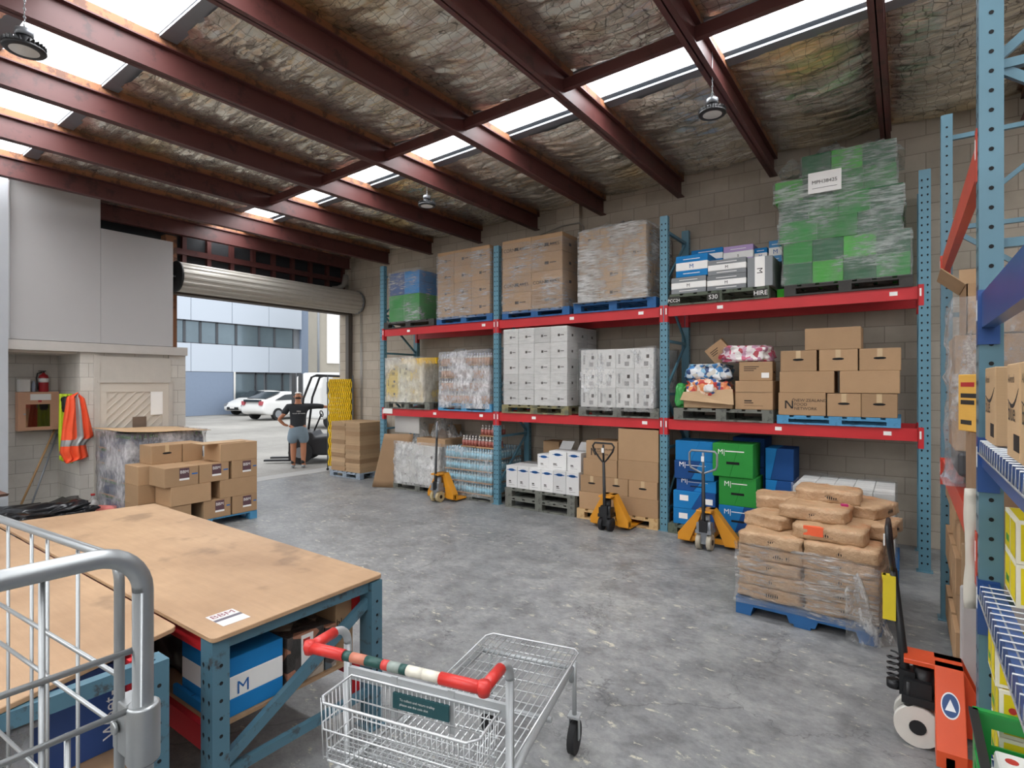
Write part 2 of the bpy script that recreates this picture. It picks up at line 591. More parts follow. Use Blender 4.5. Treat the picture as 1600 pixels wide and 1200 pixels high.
slab('wall_back', (-10.4, WY, 0), (5.0, WY + 0.2, 5.4), M_BLOCK, 'grey concrete block wall behind the racking')
# pilaster columns on the back wall
pil = MB().box((PT(870, 400, Y=7.95).x, 7.95, 0), (PT(905, 400, Y=7.95).x, WY, 5.2))
struct(pil.build('pillar', M_BLOCK), 'block pillar standing against the rear wall')

# door wall  (x = -10.1 .. -10.4), opening y 4.45 .. 8.0, z 0 .. 3.42
slab('wall_left', (-10.4, 7.97, 0), (-10.1, WY, 5.2), M_BLOCK)
slab('lintel', (-10.38, 2.9, 3.44), (-10.12, 8.05, 3.60), M_DRED, 'dark steel lintel over the roller door')
# dark louvre boards with red studs above the roller door
m = MB().box((-10.36, 2.6, 3.60), (-10.30, WY, 5.2), 0)
struct(m.build('wall_upper', flat('dark_boarding', '#26282b', 0.8)), 'dark boarding above the roller door')
for i in range(9):
    y = 4.55 + i * 0.42
    slab('trim_stud', (-10.30, y, 3.60), (-10.22, y + 0.07, 4.5), M_DRED)
slab('trim_rail', (-10.30, 2.6, 4.14), (-10.20, WY, 4.24), M_DRED)
# office partition: pale panels over a white block wall
PX = -9.6
slab('wall_partition', (PX - 0.12, 2.14, 2.50), (PX, 3.145, 4.60), M_PANEL, 'pale panel wall over the alcove')
slab('wall_partition_low', (PX - 0.12, 3.148, 2.50), (PX, 4.13, 4.18), M_PANEL, 'lower pale panel wall beside the roller door')
slab('wall_partition_near', (PX - 0.05, -1.5, 0.0), (PX + 0.10, 2.10, 4.9), flat('grey_white_panel', '#a9acb0', 0.5, var=0.04), 'grey white partition panel at the edge')
slab('trim_ledge', (PX - 0.12, 1.9, 2.36), (PX + 0.05, 4.33, 2.49), flat('ledge_paint', '#b5b0aa', 0.6), 'cream ledge over the block wall')
# block wall with door, and alcove
m = MB()
m.box((PX - 0.9, 2.90, 0), (PX, 3.12, 2.36))
m.box((PX - 0.2, 3.12, 0), (PX - 0.03, 4.30, 2.36))
m.box((PX - 0.2, 4.07, 0), (PX, 4.32, 2.36))
struct(m.build('wall_block', M_BLOCKW), 'white painted block wall around the cream door')
m = MB().box((PX - 0.95, 2.895, 0), (PX - 0.0, 2.90, 2.36))
struct(m.build('wall_block_return', M_BLOCKWX), 'white block return of the alcove')
slab('wall_alcove', (PX - 1.1, -1.5, 0), (PX - 0.9, 2.95, 2.6), M_BLOCKW, 'white painted block wall at the back of the alcove')
slab('ceiling_alcove', (PX - 0.95, 1.9, 2.33), (PX - 0.10, 2.95, 2.36), M_CREAM)
# brown timber post at the opening's near jamb
slab('trim_post', (-10.25, 4.22, 0.0), (-10.08, 4.40, 4.4), M_TIMBER, 'brown timber post beside the roller door')
slab('wall_corner', (-10.24, 4.13, 0), (-9.72, 4.30, 2.36), M_BLOCKWX)
slab('trim_jamb', (-10.15, 7.93, 0), (-10.05, 8.03, 3.46), flat('jamb_steel', '#5c554f', 0.6), 'dark steel jamb of the roller door')

# transom panel and cream door in the block wall
d = MB()
d.box((PX - 0.04, 3.10, 1.95), (PX + 0.015, 4.09, 2.31))
d.box((PX - 0.04, 3.06, 0.0), (PX + 0.025, 3.13, 2.33)); d.box((PX - 0.04, 4.06, 0.0), (PX + 0.025, 4.12, 1.95))
d.box((PX - 0.04, 3.10, 1.92), (PX + 0.03, 4.10, 1.96))
struct(d.build('trim_1', flat('door_surround_paint', '#b7b1a8', 0.55)), 'cream surround and fixed panel over the door')
dr = MB()
dr.box((PX - 0.04, 3.13, 0.02), (PX + 0.004, 4.06, 1.92))
dr.box((PX + 0.004, 3.13, 0.02), (PX + 0.016, 3.22, 1.92)); dr.box((PX + 0.004, 3.97, 0.02), (PX + 0.016, 4.06, 1.92))
dr.box((PX + 0.004, 3.22, 1.78), (PX + 0.016, 3.97, 1.92))
for i in range(14):                          # diagonal boards
    y0 = 3.22; z0 = 0.2 + i * 0.12
    L = min(0.75, 1.78 - z0)
    if L > 0.05:
        dr.prism([(y0, z0), (y0 + L, z0 + L), (y0 + L, z0 + L - 0.012), (y0, z0 - 0.012)], 'X', PX + 0.004, PX + 0.014)
door1 = struct(dr.build('door_1', M_CREAM), 'cream boarded door with diagonal planks')
for nm, (ya, yb, za, zb), mt in (('notice', (3.80, 3.97, 1.42, 1.78), 'white_label'), ('notice', (3.55, 3.74, 1.20, 1.40), 'brown_notice')):
    if mt == 'brown_notice': flat(mt, '#6e5c4e', 0.6)
    nb = MB().box((PX + 0.016, ya, za), (PX + 0.020, yb, zb))
    tag(nb.build(nm, MATS[mt]), 'white poster pinned on the cream door' if mt == 'white_label' else 'small brown notice pinned on the cream door', 'notice')

# ------------------------------------------------------------------ roof: foil lining, skylights, beams
def foil(xa, xb, ya, yb, name):
    nx = max(2, int((xb - xa) / 0.055)); ny = max(2, int((yb - ya) / (0.024 if ya > 1.5 else 0.06)))
    m = MB()
    for j in range(ny + 1):
        for i in range(nx + 1):
            x = xa + (xb - xa) * i / nx; y = ya + (yb - ya) * j / ny
            z = roofz(x) + 0.10
            ph = ((x + 8.88) / 1.243) % 1.0
            sag = math.sin(PI * ph) ** 0.7
            edge = min(1, (y - ya) / 0.15, (yb - y) / 0.15)
            w = noise.fractal(Vector((x * 0.9, y * 4.6, 0.3)), 0.8, 2.1, 5)
            w2 = noise.noise(Vector((x * 0.8, y * 0.5, 7)))
            w += 1.3 * (0.45 - abs(noise.noise(Vector((x * 3.2 + 0.8 * math.sin(y * 2), y * 6.5, 4.0)))) * 2) * 0.5
            w += 0.55 * (0.4 - abs(noise.noise(Vector((x * 5.5, y * 15, 9.0)))) * 2)
            z -= sag * (0.085 + 0.04 * w2) * (0.4 + 0.6 * edge) + 0.030 * w * sag
            m.v.append(Vector((x, y, z)))
    for j in range(ny):
        for i in range(nx):
            a = j * (nx + 1) + i
            m.f.append((a, a + nx + 1, a + nx + 2, a + 1)); m.mi.append(0); m.sm.append(True)
    return struct(m.build(name, M_FOIL), 'crinkled silver foil roof lining held by wire netting')
XA, XB = -10.35, 3.6
foil(XA, XB, -1.55, -0.6, 'ceiling')
foil(XA, XB, -4.45, -2.45, 'ceiling')
foil(XA, XB, -0.6, 1.26, 'ceiling')
foil(XA, XB, 2.20, 4.76, 'ceiling')
foil(XA, XB, 5.52, WY, 'ceiling')
M_SKY = skylight_mat()
M_FLASH = flat('grey_flashing', '#7d8187', 0.45, 0.3)
def sloped(xa, xb, ya, yb, dz, th, name, mat, ribs=False, label=None):
    m = MB()
    if ribs:
        n = 40
        prof = []
        for i in range(n + 1):
            y = ya + (yb - ya) * i / n
            prof.append((y, 0.012 * math.cos(2 * PI * y / 0.17)))
        for i in range(n):
            (y0, h0), (y1, h1) = prof[i], prof[i + 1]
            m._add([(xa, y0, roofz(xa) + dz + h0), (xa, y1, roofz(xa) + dz + h1), (xb, y1, roofz(xb) + dz + h1), (xb, y0, roofz(xb) + dz + h0)], [(0, 1, 2, 3)], 0, True)
    else:
        z0, z1 = roofz(xa) + dz, roofz(xb) + dz
        m._add([(xa, ya, z0), (xa, yb, z0), (xb, yb, z1), (xb, ya, z1), (xa, ya, z0 + th), (xa, yb, z0 + th), (xb, yb, z1 + th), (xb, ya, z1 + th)],
               [(0, 1, 2, 3), (7, 6, 5, 4), (0, 4, 5, 1), (1, 5, 6, 2), (2, 6, 7, 3), (3, 7, 4, 0)])
    return struct(m.build(name, mat), label)
for k, (ya, yb) in enumerate(((1.36, 2.09), (4.86, 5.40), (-2.36, -1.64), (-5.26, -4.54))):
    sloped(XA, XB, ya - 0.02, yb + 0.02, 0.14, 0.0, 'window_%d' % (k + 1), M_SKY, True, 'translucent skylight strip in the roof')
    sloped(XA, XB, ya - 0.14, ya, 0.07, 0.02, 'trim_flashing', M_FLASH)
    sloped(XA, XB, yb, yb + 0.14, 0.07, 0.02, 'trim_flashing', M_FLASH)
# outer roof sheets above the foil
sloped(XA, XB, -1.66, 1.33, 0.16, 0.01, 'roof', M_FLASH)
sloped(XA, XB, -4.56, -2.34, 0.16, 0.01, 'roof', M_FLASH)
slab('wall_rear', (-10.4, -6.2, 0), (5.0, -6.0, 3.2), M_BLOCK)
slab('wall_right', (4.6, -6, 0), (4.8, WY, 3.0), M_BLOCK)
sloped(XA, XB, 2.11, 4.84, 0.16, 0.01, 'roof', M_FLASH)
sloped(XA, XB, 5.42, WY + 0.2, 0.16, 0.01, 'roof', M_FLASH)

def beam(x, ya, yb):
    zt = roofz(x) + 0.02; zb = zt - 0.24
    m = MB()
    m.box((x - 0.005, ya, zb), (x + 0.005, yb, zt))
    m.box((x - 0.05, ya, zb - 0.0), (x + 0.05, yb, zb + 0.012))
    m.box((x - 0.05, ya, zt - 0.012), (x + 0.05, yb, zt))
    o = struct(m.build('ceiling_beam', M_DRED), 'dark red steel roof beam')
    t = MB().box((x - 0.045, ya, zt), (x + 0.045, yb, zt + 0.07))
    t.build('batten', M_TIMBER, o)
    return o
BX = [-8.88 + 1.243 * i for i in range(10)]
for i, x in enumerate(BX):
    beam(x, -0.6, WY - 0.02 if i > 0 else WY - 0.02)
beam(-9.85, -0.6, 7.8)
# bridging along the near edge of the middle skylight
for i in range(len(BX) - 1):
    if i in (1,2,3, 4, 5, 6, 7):
        x0, x1 = BX[i] + 0.006, BX[i + 1] - 0.006
        m = MB()
        z0, z1 = roofz(x0) - 0.12, roofz(x1) - 0.12
        m._add([(x0, 4.60, z0), (x0, 4.66, z0), (x1, 4.66, z1), (x1, 4.60, z1), (x0, 4.60, z0 + .1), (x0, 4.66, z0 + .1), (x1, 4.66, z1 + .1), (x1, 4.60, z1 + .1)],
               [(0, 1, 2, 3), (7, 6, 5, 4), (0, 4, 5, 1), (1, 5, 6, 2), (2, 6, 7, 3), (3, 7, 4, 0)])
        struct(m.build('ceiling_beam_bridging', M_DRED))

# ------------------------------------------------------------------ roller door
rd = thing('roller_door', 'rolled up ribbed pale metal shutter above the loading doorway', 'roller door', (-9.85, 0, 3.68))
RR = 0.235
poly = []
for i in range(96):
    t = 2 * PI * i / 96
    r = RR + (0.012 if (i // 3) % 2 else -0.006)
    poly.append((r * math.cos(t), r * math.sin(t)))
m = MB().prism(poly, 'Y', 4.30, 7.97)
m.build('curtain_roll', flat('pale_shutter_steel', '#bdb9b0', 0.42, 0.25), rd)
m = MB().cyl((0, 4.27, 0), (0, 4.30, 0), RR + 0.02, 32); m.build('end_disc', M_BLACK, rd)
m = MB().cyl((0, 7.97, 0), (0, 8.0, 0), RR + 0.02, 32); m.build('end_disc', M_GREYM, rd)
m = MB().box((-0.28, 4.30, -0.27), (-0.22, 7.97, -0.16)); m.box((-0.30, 4.30, -0.27), (-0.16, 7.97, -0.25))
m.build('bottom_rail', flat('rail_brown', '#6d655c', 0.5), rd)
m = MB().tube([(-0.15, 4.13, -0.2), (0, 4.2, 0), (0.02, 4.27, 0)], 0.02); m.box((-0.4, 4.14, -0.05), (0.04, 4.18, 0.05))
m.build('bracket', M_GREYM, rd)
m = MB().tube([(0.1, 8.02, -0.25), (0.1, 8.03, -3.0)], 0.006, 6); m.tube([(0.14, 8.02, -0.25), (0.14, 8.03, -3.0)], 0.006, 6)
m.build('pull_chain', M_STEEL, rd)
# ================================================================== racking
POST_W, POST_D = 0.10, 0.075
_post = {}
def post_mesh(h, paint, big=False):
    k = (h, paint.name, big)
    if k in _post: return _post[k]
    m = MB()
    W = POST_W / 2
    m.box((-W, 0, 0.008), (W, POST_D, h), 0)
    m.box((-W - 0.02, -0.02, 0), (W + 0.02, POST_D + 0.02, 0.008), 0)
    n = int((h - 0.1) / 0.0762)
    for i in range(n):
        z = 0.09 + i * 0.0762
        for sx in (-0.024, 0.024):          # teardrop slots on the front face
            c = sx; y = -0.0012; r = 0.009
            pts = [(c, y, z - 0.016)] + [(c + r * math.cos(a), y, z + r * math.sin(a)) for a in (-0.3, 0.5, 1.2, 1.94, 2.64, 3.44)]
            m.quad(pts, 1)
        for sx, s in ((-W - 0.0012, -1), (W + 0.0012, 1)):
            r = 0.0085 if not big else 0.0085
            pts = [(sx, POST_D * 0.5 + r * math.cos(a * PI / 4) * s, z + r * math.sin(a * PI / 4)) for a in range(8)]
            m.quad(pts if s > 0 else pts, 1)
    me = m.mesh('upright_post', [paint, M_DARK])
    _post[k] = me
    return me
def frame(rack, x, y, h, depth, paint, rot=0.0, yb=None):
    """one ladder frame; front post at (x, y), rear post 'depth' behind in the rotated +Y direction"""
    R = Matrix.Rotation(rot, 4, 'Z')
    a = Vector((x, y, 0)); b = a + R @ Vector((0, depth, 0))
    link('upright_post', post_mesh(h, paint), rack, a, rot)
    link('upright_post', post_mesh(h, paint), rack, b + R @ Vector((0, POST_D, 0)), rot + PI)
    zs = [0.25, 1.05, 1.75, 2.45, 3.15, h - 0.2]
    for i, z in enumerate(zs):
        m = MB().box((-0.018, POST_D, z), (0.018, depth, z + 0.035))
        m.build('brace', paint, rack, a, rot)
        if i < len(zs) - 1:
            z2 = zs[i + 1]
            p, q = ((POST_D, z + 0.04), (depth, z2 - 0.02)) if i % 2 == 0 else ((depth, z + 0.04), (POST_D, z2 - 0.02))
            m = MB().prism([(p[0], p[1]), (p[0], p[1] + 0.045), (q[0], q[1] + 0.045), (q[0], q[1])], 'X', -0.012, 0.012)
            m.build('brace', paint, rack, a, rot)
def load_beam(rack, x0, x1, y, ztop, paint, hgt=0.13, front=True, rot=0.0, org=(0, 0), tags=(), conn=0.2):
    """beam along local X between two posts"""
    L = x1 - x0
    s = -1 if front else 1
    m = MB()
    m.box((0, 0.0, -hgt), (L, 0.042, 0)); m.box((0, 0.042, -hgt * 0.62), (L, 0.058, -0.0))
    R = Matrix.Rotation(rot, 4, 'Z')
    o = m.build('load_beam', paint, rack, Vector((org[0], org[1], 0)) + R @ Vector((x0, y, ztop)), rot)
    for xx in (0.0, L):
        e = -1 if xx == 0 else 1
        c = MB()
        c.box((xx - 0.004 * e, -0.012, -conn), (xx + e * 0.046, -0.004, 0.015))
        c.box((xx - 0.006 * e, -0.012, -conn), (xx + 0.001 * e, 0.055, 0.015))
        co = c.build('end_connector', paint, o)
        if front:
            l = MB().box((xx + e * 0.010, -0.0135, -conn * 0.52), (xx + e * 0.026, -0.012, -conn * 0.12))
            l.build('sticker', M_LABEL, co)
    for t in tags:
        l = MB().box((t * L - 0.035, -0.0015, -hgt * 0.62), (t * L + 0.035, 0, -hgt * 0.30))
        l.build('level_label', M_LABEL, o)
    return o

UX = [-7.91, -5.265, -2.55, 0.164]
RY = 7.0
L1, L2 = 1.45, 2.905
rack = thing('pallet_rack', 'long blue and red pallet rack of three bays against the block wall', 'pallet rack', (0, 0, 0))
for i, x in enumerate(UX):
    frame(rack, x, RY, 4.08, 0.86, M_BLUE)
for i in range(3):
    for z in (L1, L2):
        load_beam(rack, UX[i] + 0.052, UX[i + 1] - 0.052, RY + 0.008, z, M_RED, tags=(0.25, 0.92) if (i + (z > 2)) % 2 else (0.5, 0.9))
        load_beam(rack, UX[i] + 0.052, UX[i + 1] - 0.052, RY + 0.86, z, M_RED, front=False)
# grey end bracket seen at the first lower beam
m = MB().box((UX[0] + 0.05, RY - 0.006, L1 - 0.095), (UX[0] + 0.28, RY + 0.006, L1 - 0.002))
m.build('beam_guard', M_LABEL, rack)

# ================================================================== pallets, cartons, film
def pallet(label, x, y, z, w=1.17, d=1.1, h=0.14, mat=None, rotz=0.0, group=None, style='block'):
    """x, y: middle of the pallet"""
    t = thing('pallet', label, 'pallet', (x, y, z), rotz, group)
    W, D = w / 2, d / 2
    m = MB()
    nb = 7
    bw = w / nb * 0.78
    if style == 'block':
        for i in range(nb):
            xx = -W + (w - bw) * i / (nb - 1)
            m.box((xx, -D, h - 0.02), (xx + bw, D, h))
        for yy in (-D, -0.05, D - 0.1):
            m.box((-W, yy, h - 0.04), (W, yy + 0.1, h - 0.0202))
        m.build('top_deck', mat, t)
        me = MB().box((-0.06, -0.05, 0), (0.06, 0.05, h - 0.0602)).mesh('block', [mat])
        for xx in (-W + 0.06, 0, W - 0.06):
            for yy in (-D + 0.05, 0, D - 0.05):
                link('block', me, t, (xx, yy, 0.0201))
        me2 = MB().box((-W, -0.05, 0), (W, 0.05, 0.02)).mesh('bottom_board', [mat])
        for yy in (-D + 0.05, 0, D - 0.05):
            link('bottom_board', me2, t, (0, yy, 0))
    else:
        for i in range(nb):
            yy = -D + (d - bw) * i / (nb - 1)
            m.box((-W, yy, h - 0.02), (W, yy + bw, h))
        m.build('top_deck', mat, t)
        hh = h - 0.04
        a, b = w * 0.20, w * 0.38
        poly = [(-W, 0), (-b, 0), (-b + 0.02, hh * 0.55), (-a * 0.45 - 0.02, hh * 0.55), (-a * 0.45, 0), (a * 0.45, 0), (a * 0.45 + 0.02, hh * 0.55), (b - 0.02, hh * 0.55), (b, 0), (W, 0), (W, hh), (-W, hh)]
        for yy in (-D, -0.022, D - 0.045):
            MB().prism([(p[0], p[1] + 0.0195) for p in poly], 'Y', yy, yy + 0.045, 0).build('stringer', mat, t)
        me2 = MB().box((-0.06, -D, 0), (0.06, D, 0.019)).mesh('bottom_board', [mat])
        for xx in (-W + 0.06, 0, W - 0.06):
            link('bottom_board', me2, t, (xx, 0, 0))
    return t

_cm = {}
def carton_mesh(w, d, h, style, mat):
    k = (round(w, 3), round(d, 3), round(h, 3), style, mat.name)
    if k in _cm: return _cm[k]
    W, D = w / 2, d / 2
    m = MB()
    mats = [mat, M_DARK, M_CARDD, M_LABEL, M_TAPE]
    def fr(x0, z0, x1, z1, mi, off=0.0012, face='f'):
        if face == 'f':
            m.quad([(x0, -D - off, z0), (x1, -D - off, z0), (x1, -D - off, z1), (x0, -D - off, z1)], mi)
        elif face == 's':        # +X side; x0.. run along y
            m.quad([(W + off, x0, z0), (W + off, x1, z0), (W + off, x1, z1), (W + off, x0, z1)], mi)
    if style == 'bands':        # coloured carton with a white centre band
        for za, zb, mi in ((0, 0.30, 0), (0.30, 0.68, 3), (0.68, 1, 0)):
            m.box((-W, -D, za * h), (W, D, zb * h), mi)
    elif style == 'openflap':
        m.box((-W, -D, 0), (W, D, h * 0.96))
    else:
        m.box((-W, -D, 0), (W, D, h))
    # top seam
    if style not in ('openflap',):
        m.quad([(-W, -0.002, h + 0.0008), (W, -0.002, h + 0.0008), (W, 0.002, h + 0.0008), (-W, 0.002, h + 0.0008)], 1)
    if style in ('hole', 'holeboth', 'logo'):
        if style != 'logo':
            pts = [(0.045 * math.cos(a) + (0.02 if math.cos(a) > 0 else -0.02) * 0.6, -D - 0.0012, h * 0.56 + 0.013 * math.sin(a)) for a in [i * PI / 6 for i in range(12)]]
            m.quad(pts, 1)
            m.quad([(W + 0.0012, p[0], p[2]) for p in pts], 1)
        m.quad([(-0.024, -D - 0.0008, h * 0.62), (0.024, -D - 0.0008, h * 0.62), (0.024, -D - 0.0008, h), (-0.024, -D - 0.0008, h)], 4)
    if style == 'print':
        for i in range(3):
            fr(-W * 0.7, h * (0.72 - i * 0.1), W * (0.2 - 0.15 * i), h * (0.76 - i * 0.1), 2)
        fr(W * 0.35, h * 0.15, W * 0.8, h * 0.42, 3)
        fr(-D * 0.5, h * 0.4, D * 0.4, h * 0.5, 2, face='s')
    if style == 'mark':
        fr(-W * 0.12, h * 0.36, W * 0.14, h * 0.52, 2)
        fr(W * 0.2, h * 0.42, W * 0.62, h * 0.47, 2)
        fr(-D * 0.15, h * 0.36, D * 0.15, h * 0.52, 2, face='s')
    if style == 'bars':
        for i in range(9):
            z = h * (0.25 + 0.055 * i)
            fr(-W * 0.72, z, -W * 0.5, z + h * 0.03, 2)
        fr(W * 0.25, h * 0.5, W * 0.55, h * 0.68, 2)
        for i in range(7):
            fr(W * (0.0 + 0.07 * i), h * 0.12, W * (0.035 + 0.07 * i), h * 0.34, 2)
    if style == 'text3':
        fr(-W * 0.5, h * 0.28, -W * 0.1, h * 0.33, 2); fr(-W * 0.5, h * 0.22, -W * 0.02, h * 0.25, 2)
        fr(-W * 0.5, h * 0.13, W * 0.5, h * 0.14, 2)
    me = m.mesh('carton', mats)
    _cm[k] = me
    return me

N_CARTON = 0
def carton(label, x0, x1, y, z, d, h, mat=None, style='plain', group=None, cat='carton', name='carton', rot=0.0, tape=False, gap=0.004):
    """front face at y, x0..x1 along the rack; the box rests on z"""
    mat = mat or M_CARD
    w = x1 - x0 - gap
    dd = d - gap
    o = link(name, carton_mesh(w, dd, h, style, mat), None, ((x0 + x1) / 2, y + d / 2, z + 0.0005), rot)
    tag(o, label, cat, group)
    bev(o, 0.004)
    if tape:
        t = MB()
        t.box((-w / 2 - 0.0015, -0.025, h * 0.82), (-w / 2 - 0.0005, 0.025, h)); t.box((-w / 2 - 0.001, -0.025, h + 0.0009), (w / 2 + 0.001, 0.025, h + 0.0018))
        t.box((w / 2 + 0.0005, -0.025, h * 0.82), (w / 2 + 0.0015, 0.025, h))
        t.build('parcel_tape', M_TAPE, o)
    return o

ORD = ['bottom', 'second', 'third', 'fourth', 'fifth', 'sixth', 'seventh', 'eighth']
def layer_name(k, n):
    return 'top layer' if k == n - 1 else ('bottom layer' if k == 0 else ORD[k] + ' layer')
COLN = ['first', 'second', 'third', 'fourth', 'fifth', 'sixth']
def stack(what, place, group, x0, x1, y0, z0, nx, nz, h, depth, ny=3, mat=None, style='plain', side=True, top=False, skip=(), name='carton', cat='carton', mats=None, jit=0.004):
    """block of cartons: front row, the row down its +X side and (if asked) the top layer; each one an object"""
    w = (x1 - x0) / nx; dp = depth / ny
    for k in range(nz):
        for i in range(nx):
            for j in range(ny):
                if not (j == 0 or (side and i == nx - 1) or (top and k == nz - 1)):
                    continue
                if (i, k) in skip: continue
                mt = mats[(i + k * 2 + j) % len(mats)] if mats else mat
                if j == 0:
                    lb = '%s, %s, %s in front, %s' % (what, layer_name(k, nz), COLN[i], place)
                elif i == nx - 1 and side:
                    lb = '%s, %s, %s back at side, %s' % (what, layer_name(k, nz), COLN[j], place)
                else:
                    lb = '%s, %s, %s column %s row, %s' % (what, layer_name(k, nz), COLN[i], COLN[j], place)
                o = carton(lb, x0 + i * w, x0 + (i + 1) * w, y0 + j * dp, z0 + k * (h + 0.001), dp, h, mt, style, group, cat, name)
                o.location.x += random.uniform(-jit, jit) * 0.4
                if j == 0: o.location.y -= random.uniform(0, jit)

def film(label, x0, x1, y0, y1, z0, z1, mat=None, seed=0, puff=0.012, top=False, taper=0.0, off=0.014, group=None, name='stretch_wrap'):
    x0 -= off; x1 += off; y0 -= off; y1 += off
    m = MB()
    per = []
    n = 14
    for (a, b) in (((x0, y0), (x1, y0)), ((x1, y0), (x1, y1)), ((x1, y1), (x0, y1)), ((x0, y1), (x0, y0))):
        for i in range(n):
            t = i / n
            per.append((a[0] + (b[0] - a[0]) * t, a[1] + (b[1] - a[1]) * t))
    cx, cy = (x0 + x1) / 2, (y0 + y1) / 2
    nz = 16
    N = len(per)
    for k in range(nz + 1):
        z = z0 + (z1 - z0) * k / nz
        for (px_, py_) in per:
            q = noise.noise(Vector((px_ * 5 + seed, py_ * 5, z * 9))) * puff
            r = noise.noise(Vector((px_ * 2.2, py_ * 2.2 + seed, 3.3))) * 0.03 if k == nz else 0
            dx, dy = px_ - cx, py_ - cy
            L = math.hypot(dx, dy)
            g = 1 + max(q, -0.004) / L - taper * (k / nz)
            m.v.append(Vector((cx + dx * g, cy + dy * g, z + r)))
    for k in range(nz):
        for i in range(N):
            j = (i + 1) % N
            m.f.append((k * N + i, k * N + j, (k + 1) * N + j, (k + 1) * N + i)); m.mi.append(0); m.sm.append(True)
    if top:
        o = len(m.v)
        m.v.append(Vector((cx, cy, z1 + 0.03)))
        for i in range(N):
            m.f.append((nz * N + i, nz * N + (i + 1) % N, o)); m.mi.append(0); m.sm.append(True)
    return tag(m.build(name, mat or M_FILM), label, 'plastic wrap', group)

def crumple(label, cx, cy, z, rx, ry, h, mat=None, seed=0, name='crumpled_film', cat='plastic wrap', group=None, n=26):
    """heap of loose plastic"""
    m = MB()
    for j in range(n + 1):
        for i in range(n + 1):
            u, v = i / n * 2 - 1, j / n * 2 - 1
            r = max(abs(u), abs(v))
            b = max(0.0, 1 - r ** 3)
            f = 0.55 + 0.9 * noise.fractal(Vector((u * 2.2 + seed, v * 2.2, seed * 0.7)), 0.8, 2.2, 5)
            m.v.append(Vector((cx + u * rx, cy + v * ry, z + 0.004 + max(0.0, b * h * f))))
    for j in range(n):
        for i in range(n):
            a = j * (n + 1) + i
            m.f.append((a, a + 1, a + n + 2, a + n + 1)); m.mi.append(0); m.sm.append(True)
    return tag(m.build(name, mat or M_FILM), label, cat, group)

FY = 6.985        # common front plane of the loads
C_BLUE = card('strong_blue_carton', '#1d79b8', 0.06)
C_DBLUE = card('navy_carton', '#1c4a86', 0.06)
C_GREEN = card('green_carton', '#2f8f3c', 0.08)
C_LGREEN = card('bright_green_carton', '#49b83a', 0.08)
C_DGREEN = card('deep_green_carton', '#2d6b45', 0.08)
C_GREYC = card('grey_carton', '#85888a', 0.05)
C_PURP = card('lilac_carton', '#b49ac6', 0.05)
C_YEL = card('yellow_carton', '#e0b52a', 0.06)
M_INKB = flat('blue_ink', '#1b5fa3', 0.6)
M_INK = flat('dark_ink', '#2a2522', 0.7)

# ---------------------------------------------------------------- top level, first bay
z = L2
pallet('dark pallet under the blue and green load on the top rack level', -7.22, 7.46, z, 1.26, 0.94, 0.12, flat('dark_pallet_wood', '#3c3a37', 0.85))
stack('green carton', 'top rack load nearest door', 'green cartons in the blue and green load', -7.70, -6.93, FY, z + 0.12, 2, 2, 0.235, 0.93, 2, C_GREEN)
stack('blue carton', 'top rack load nearest door', 'blue cartons in the blue and green load', -7.68, -6.93, FY, z + 0.12 + 0.474, 2, 2, 0.20, 0.93, 2, mats=[C_DBLUE, C_BLUE])
film('clear film round the blue and green load at the far rack end', -7.70, -6.93, FY, 7.93, z + 0.10, z + 1.03, seed=1)
pallet('blue pallet under the brown cartons in the first bay of the top level', -5.93, 7.46, z, 1.2, 0.94, 0.12, M_PALBLUE)
stack('brown carton', 'wrapped stack, first bay, top level', 'cartons in the first tall wrapped stack', -6.50, -5.38, FY, z + 0.12, 3, 4, 0.272, 0.93, 3, M_CARD, 'mark')
film('clear film round the tall brown stack in the first bay', -6.50, -5.38, FY, 7.93, z + 0.08, z + 1.16, seed=2)
# second bay
pallet('blue pallet under the tall cartons just past the second rack post', -4.54, 7.46, z, 1.2, 0.94, 0.12, M_PALBLUE)
stack('brown carton', 'glossy stack past second post', 'cartons in the second tall wrapped stack', -5.13, -4.05, FY, z + 0.12, 2, 4, 0.272, 0.93, 2, M_CARD, 'mark')
holder = None
film('clear film round the glossy brown stack beside the second rack post', -5.13, -4.05, FY, 7.93, z + 0.08, z + 1.16, seed=3)
for o in list(COL.objects):
    if o.get('group') == 'cartons in the second tall wrapped stack' and 'in front' in o['label']:
        if 'top layer' in o['label'] or 'second layer' in o['label']:
            lettering('CORNFLAKES', o, (-0.24, -0.2345, 0.09), 0.075, M_INK)
pallet('blue pallet under the film smothered cartons beside the third rack post', -3.26, 7.46, z, 1.22, 0.94, 0.14, M_PALBLUE)
stack('brown carton', 'cloudy wrapped stack beside third post', 'cartons in the heavily wrapped stack', -3.78, -2.78, FY, z + 0.145, 3, 4, 0.25, 0.93, 3, M_CARD2, 'mark')
film('thick clear film round the brown stack beside the third rack post', -3.78, -2.78, FY, 7.93, z + 0.13, z + 1.17, film_mat('streaky_film', 0.22, 0.9, (0.9, 0.9, 0.88), True, 0.36, 0.62), seed=4)
crumple('loose film bunched on top of the heavily wrapped brown stack', -3.3, 7.3, z + 1.15, 0.42, 0.3, 0.12, seed=3)
pf = tag(MB().box((-3.86, 6.93, z + 0.1405), (-2.72, 7.93, z + 0.1445)).build('slip_sheet', flat('pale_film_sheet', '#b9bcc0', 0.4)), 'pale plastic sheet under the heavily wrapped brown stack', 'slip sheet')

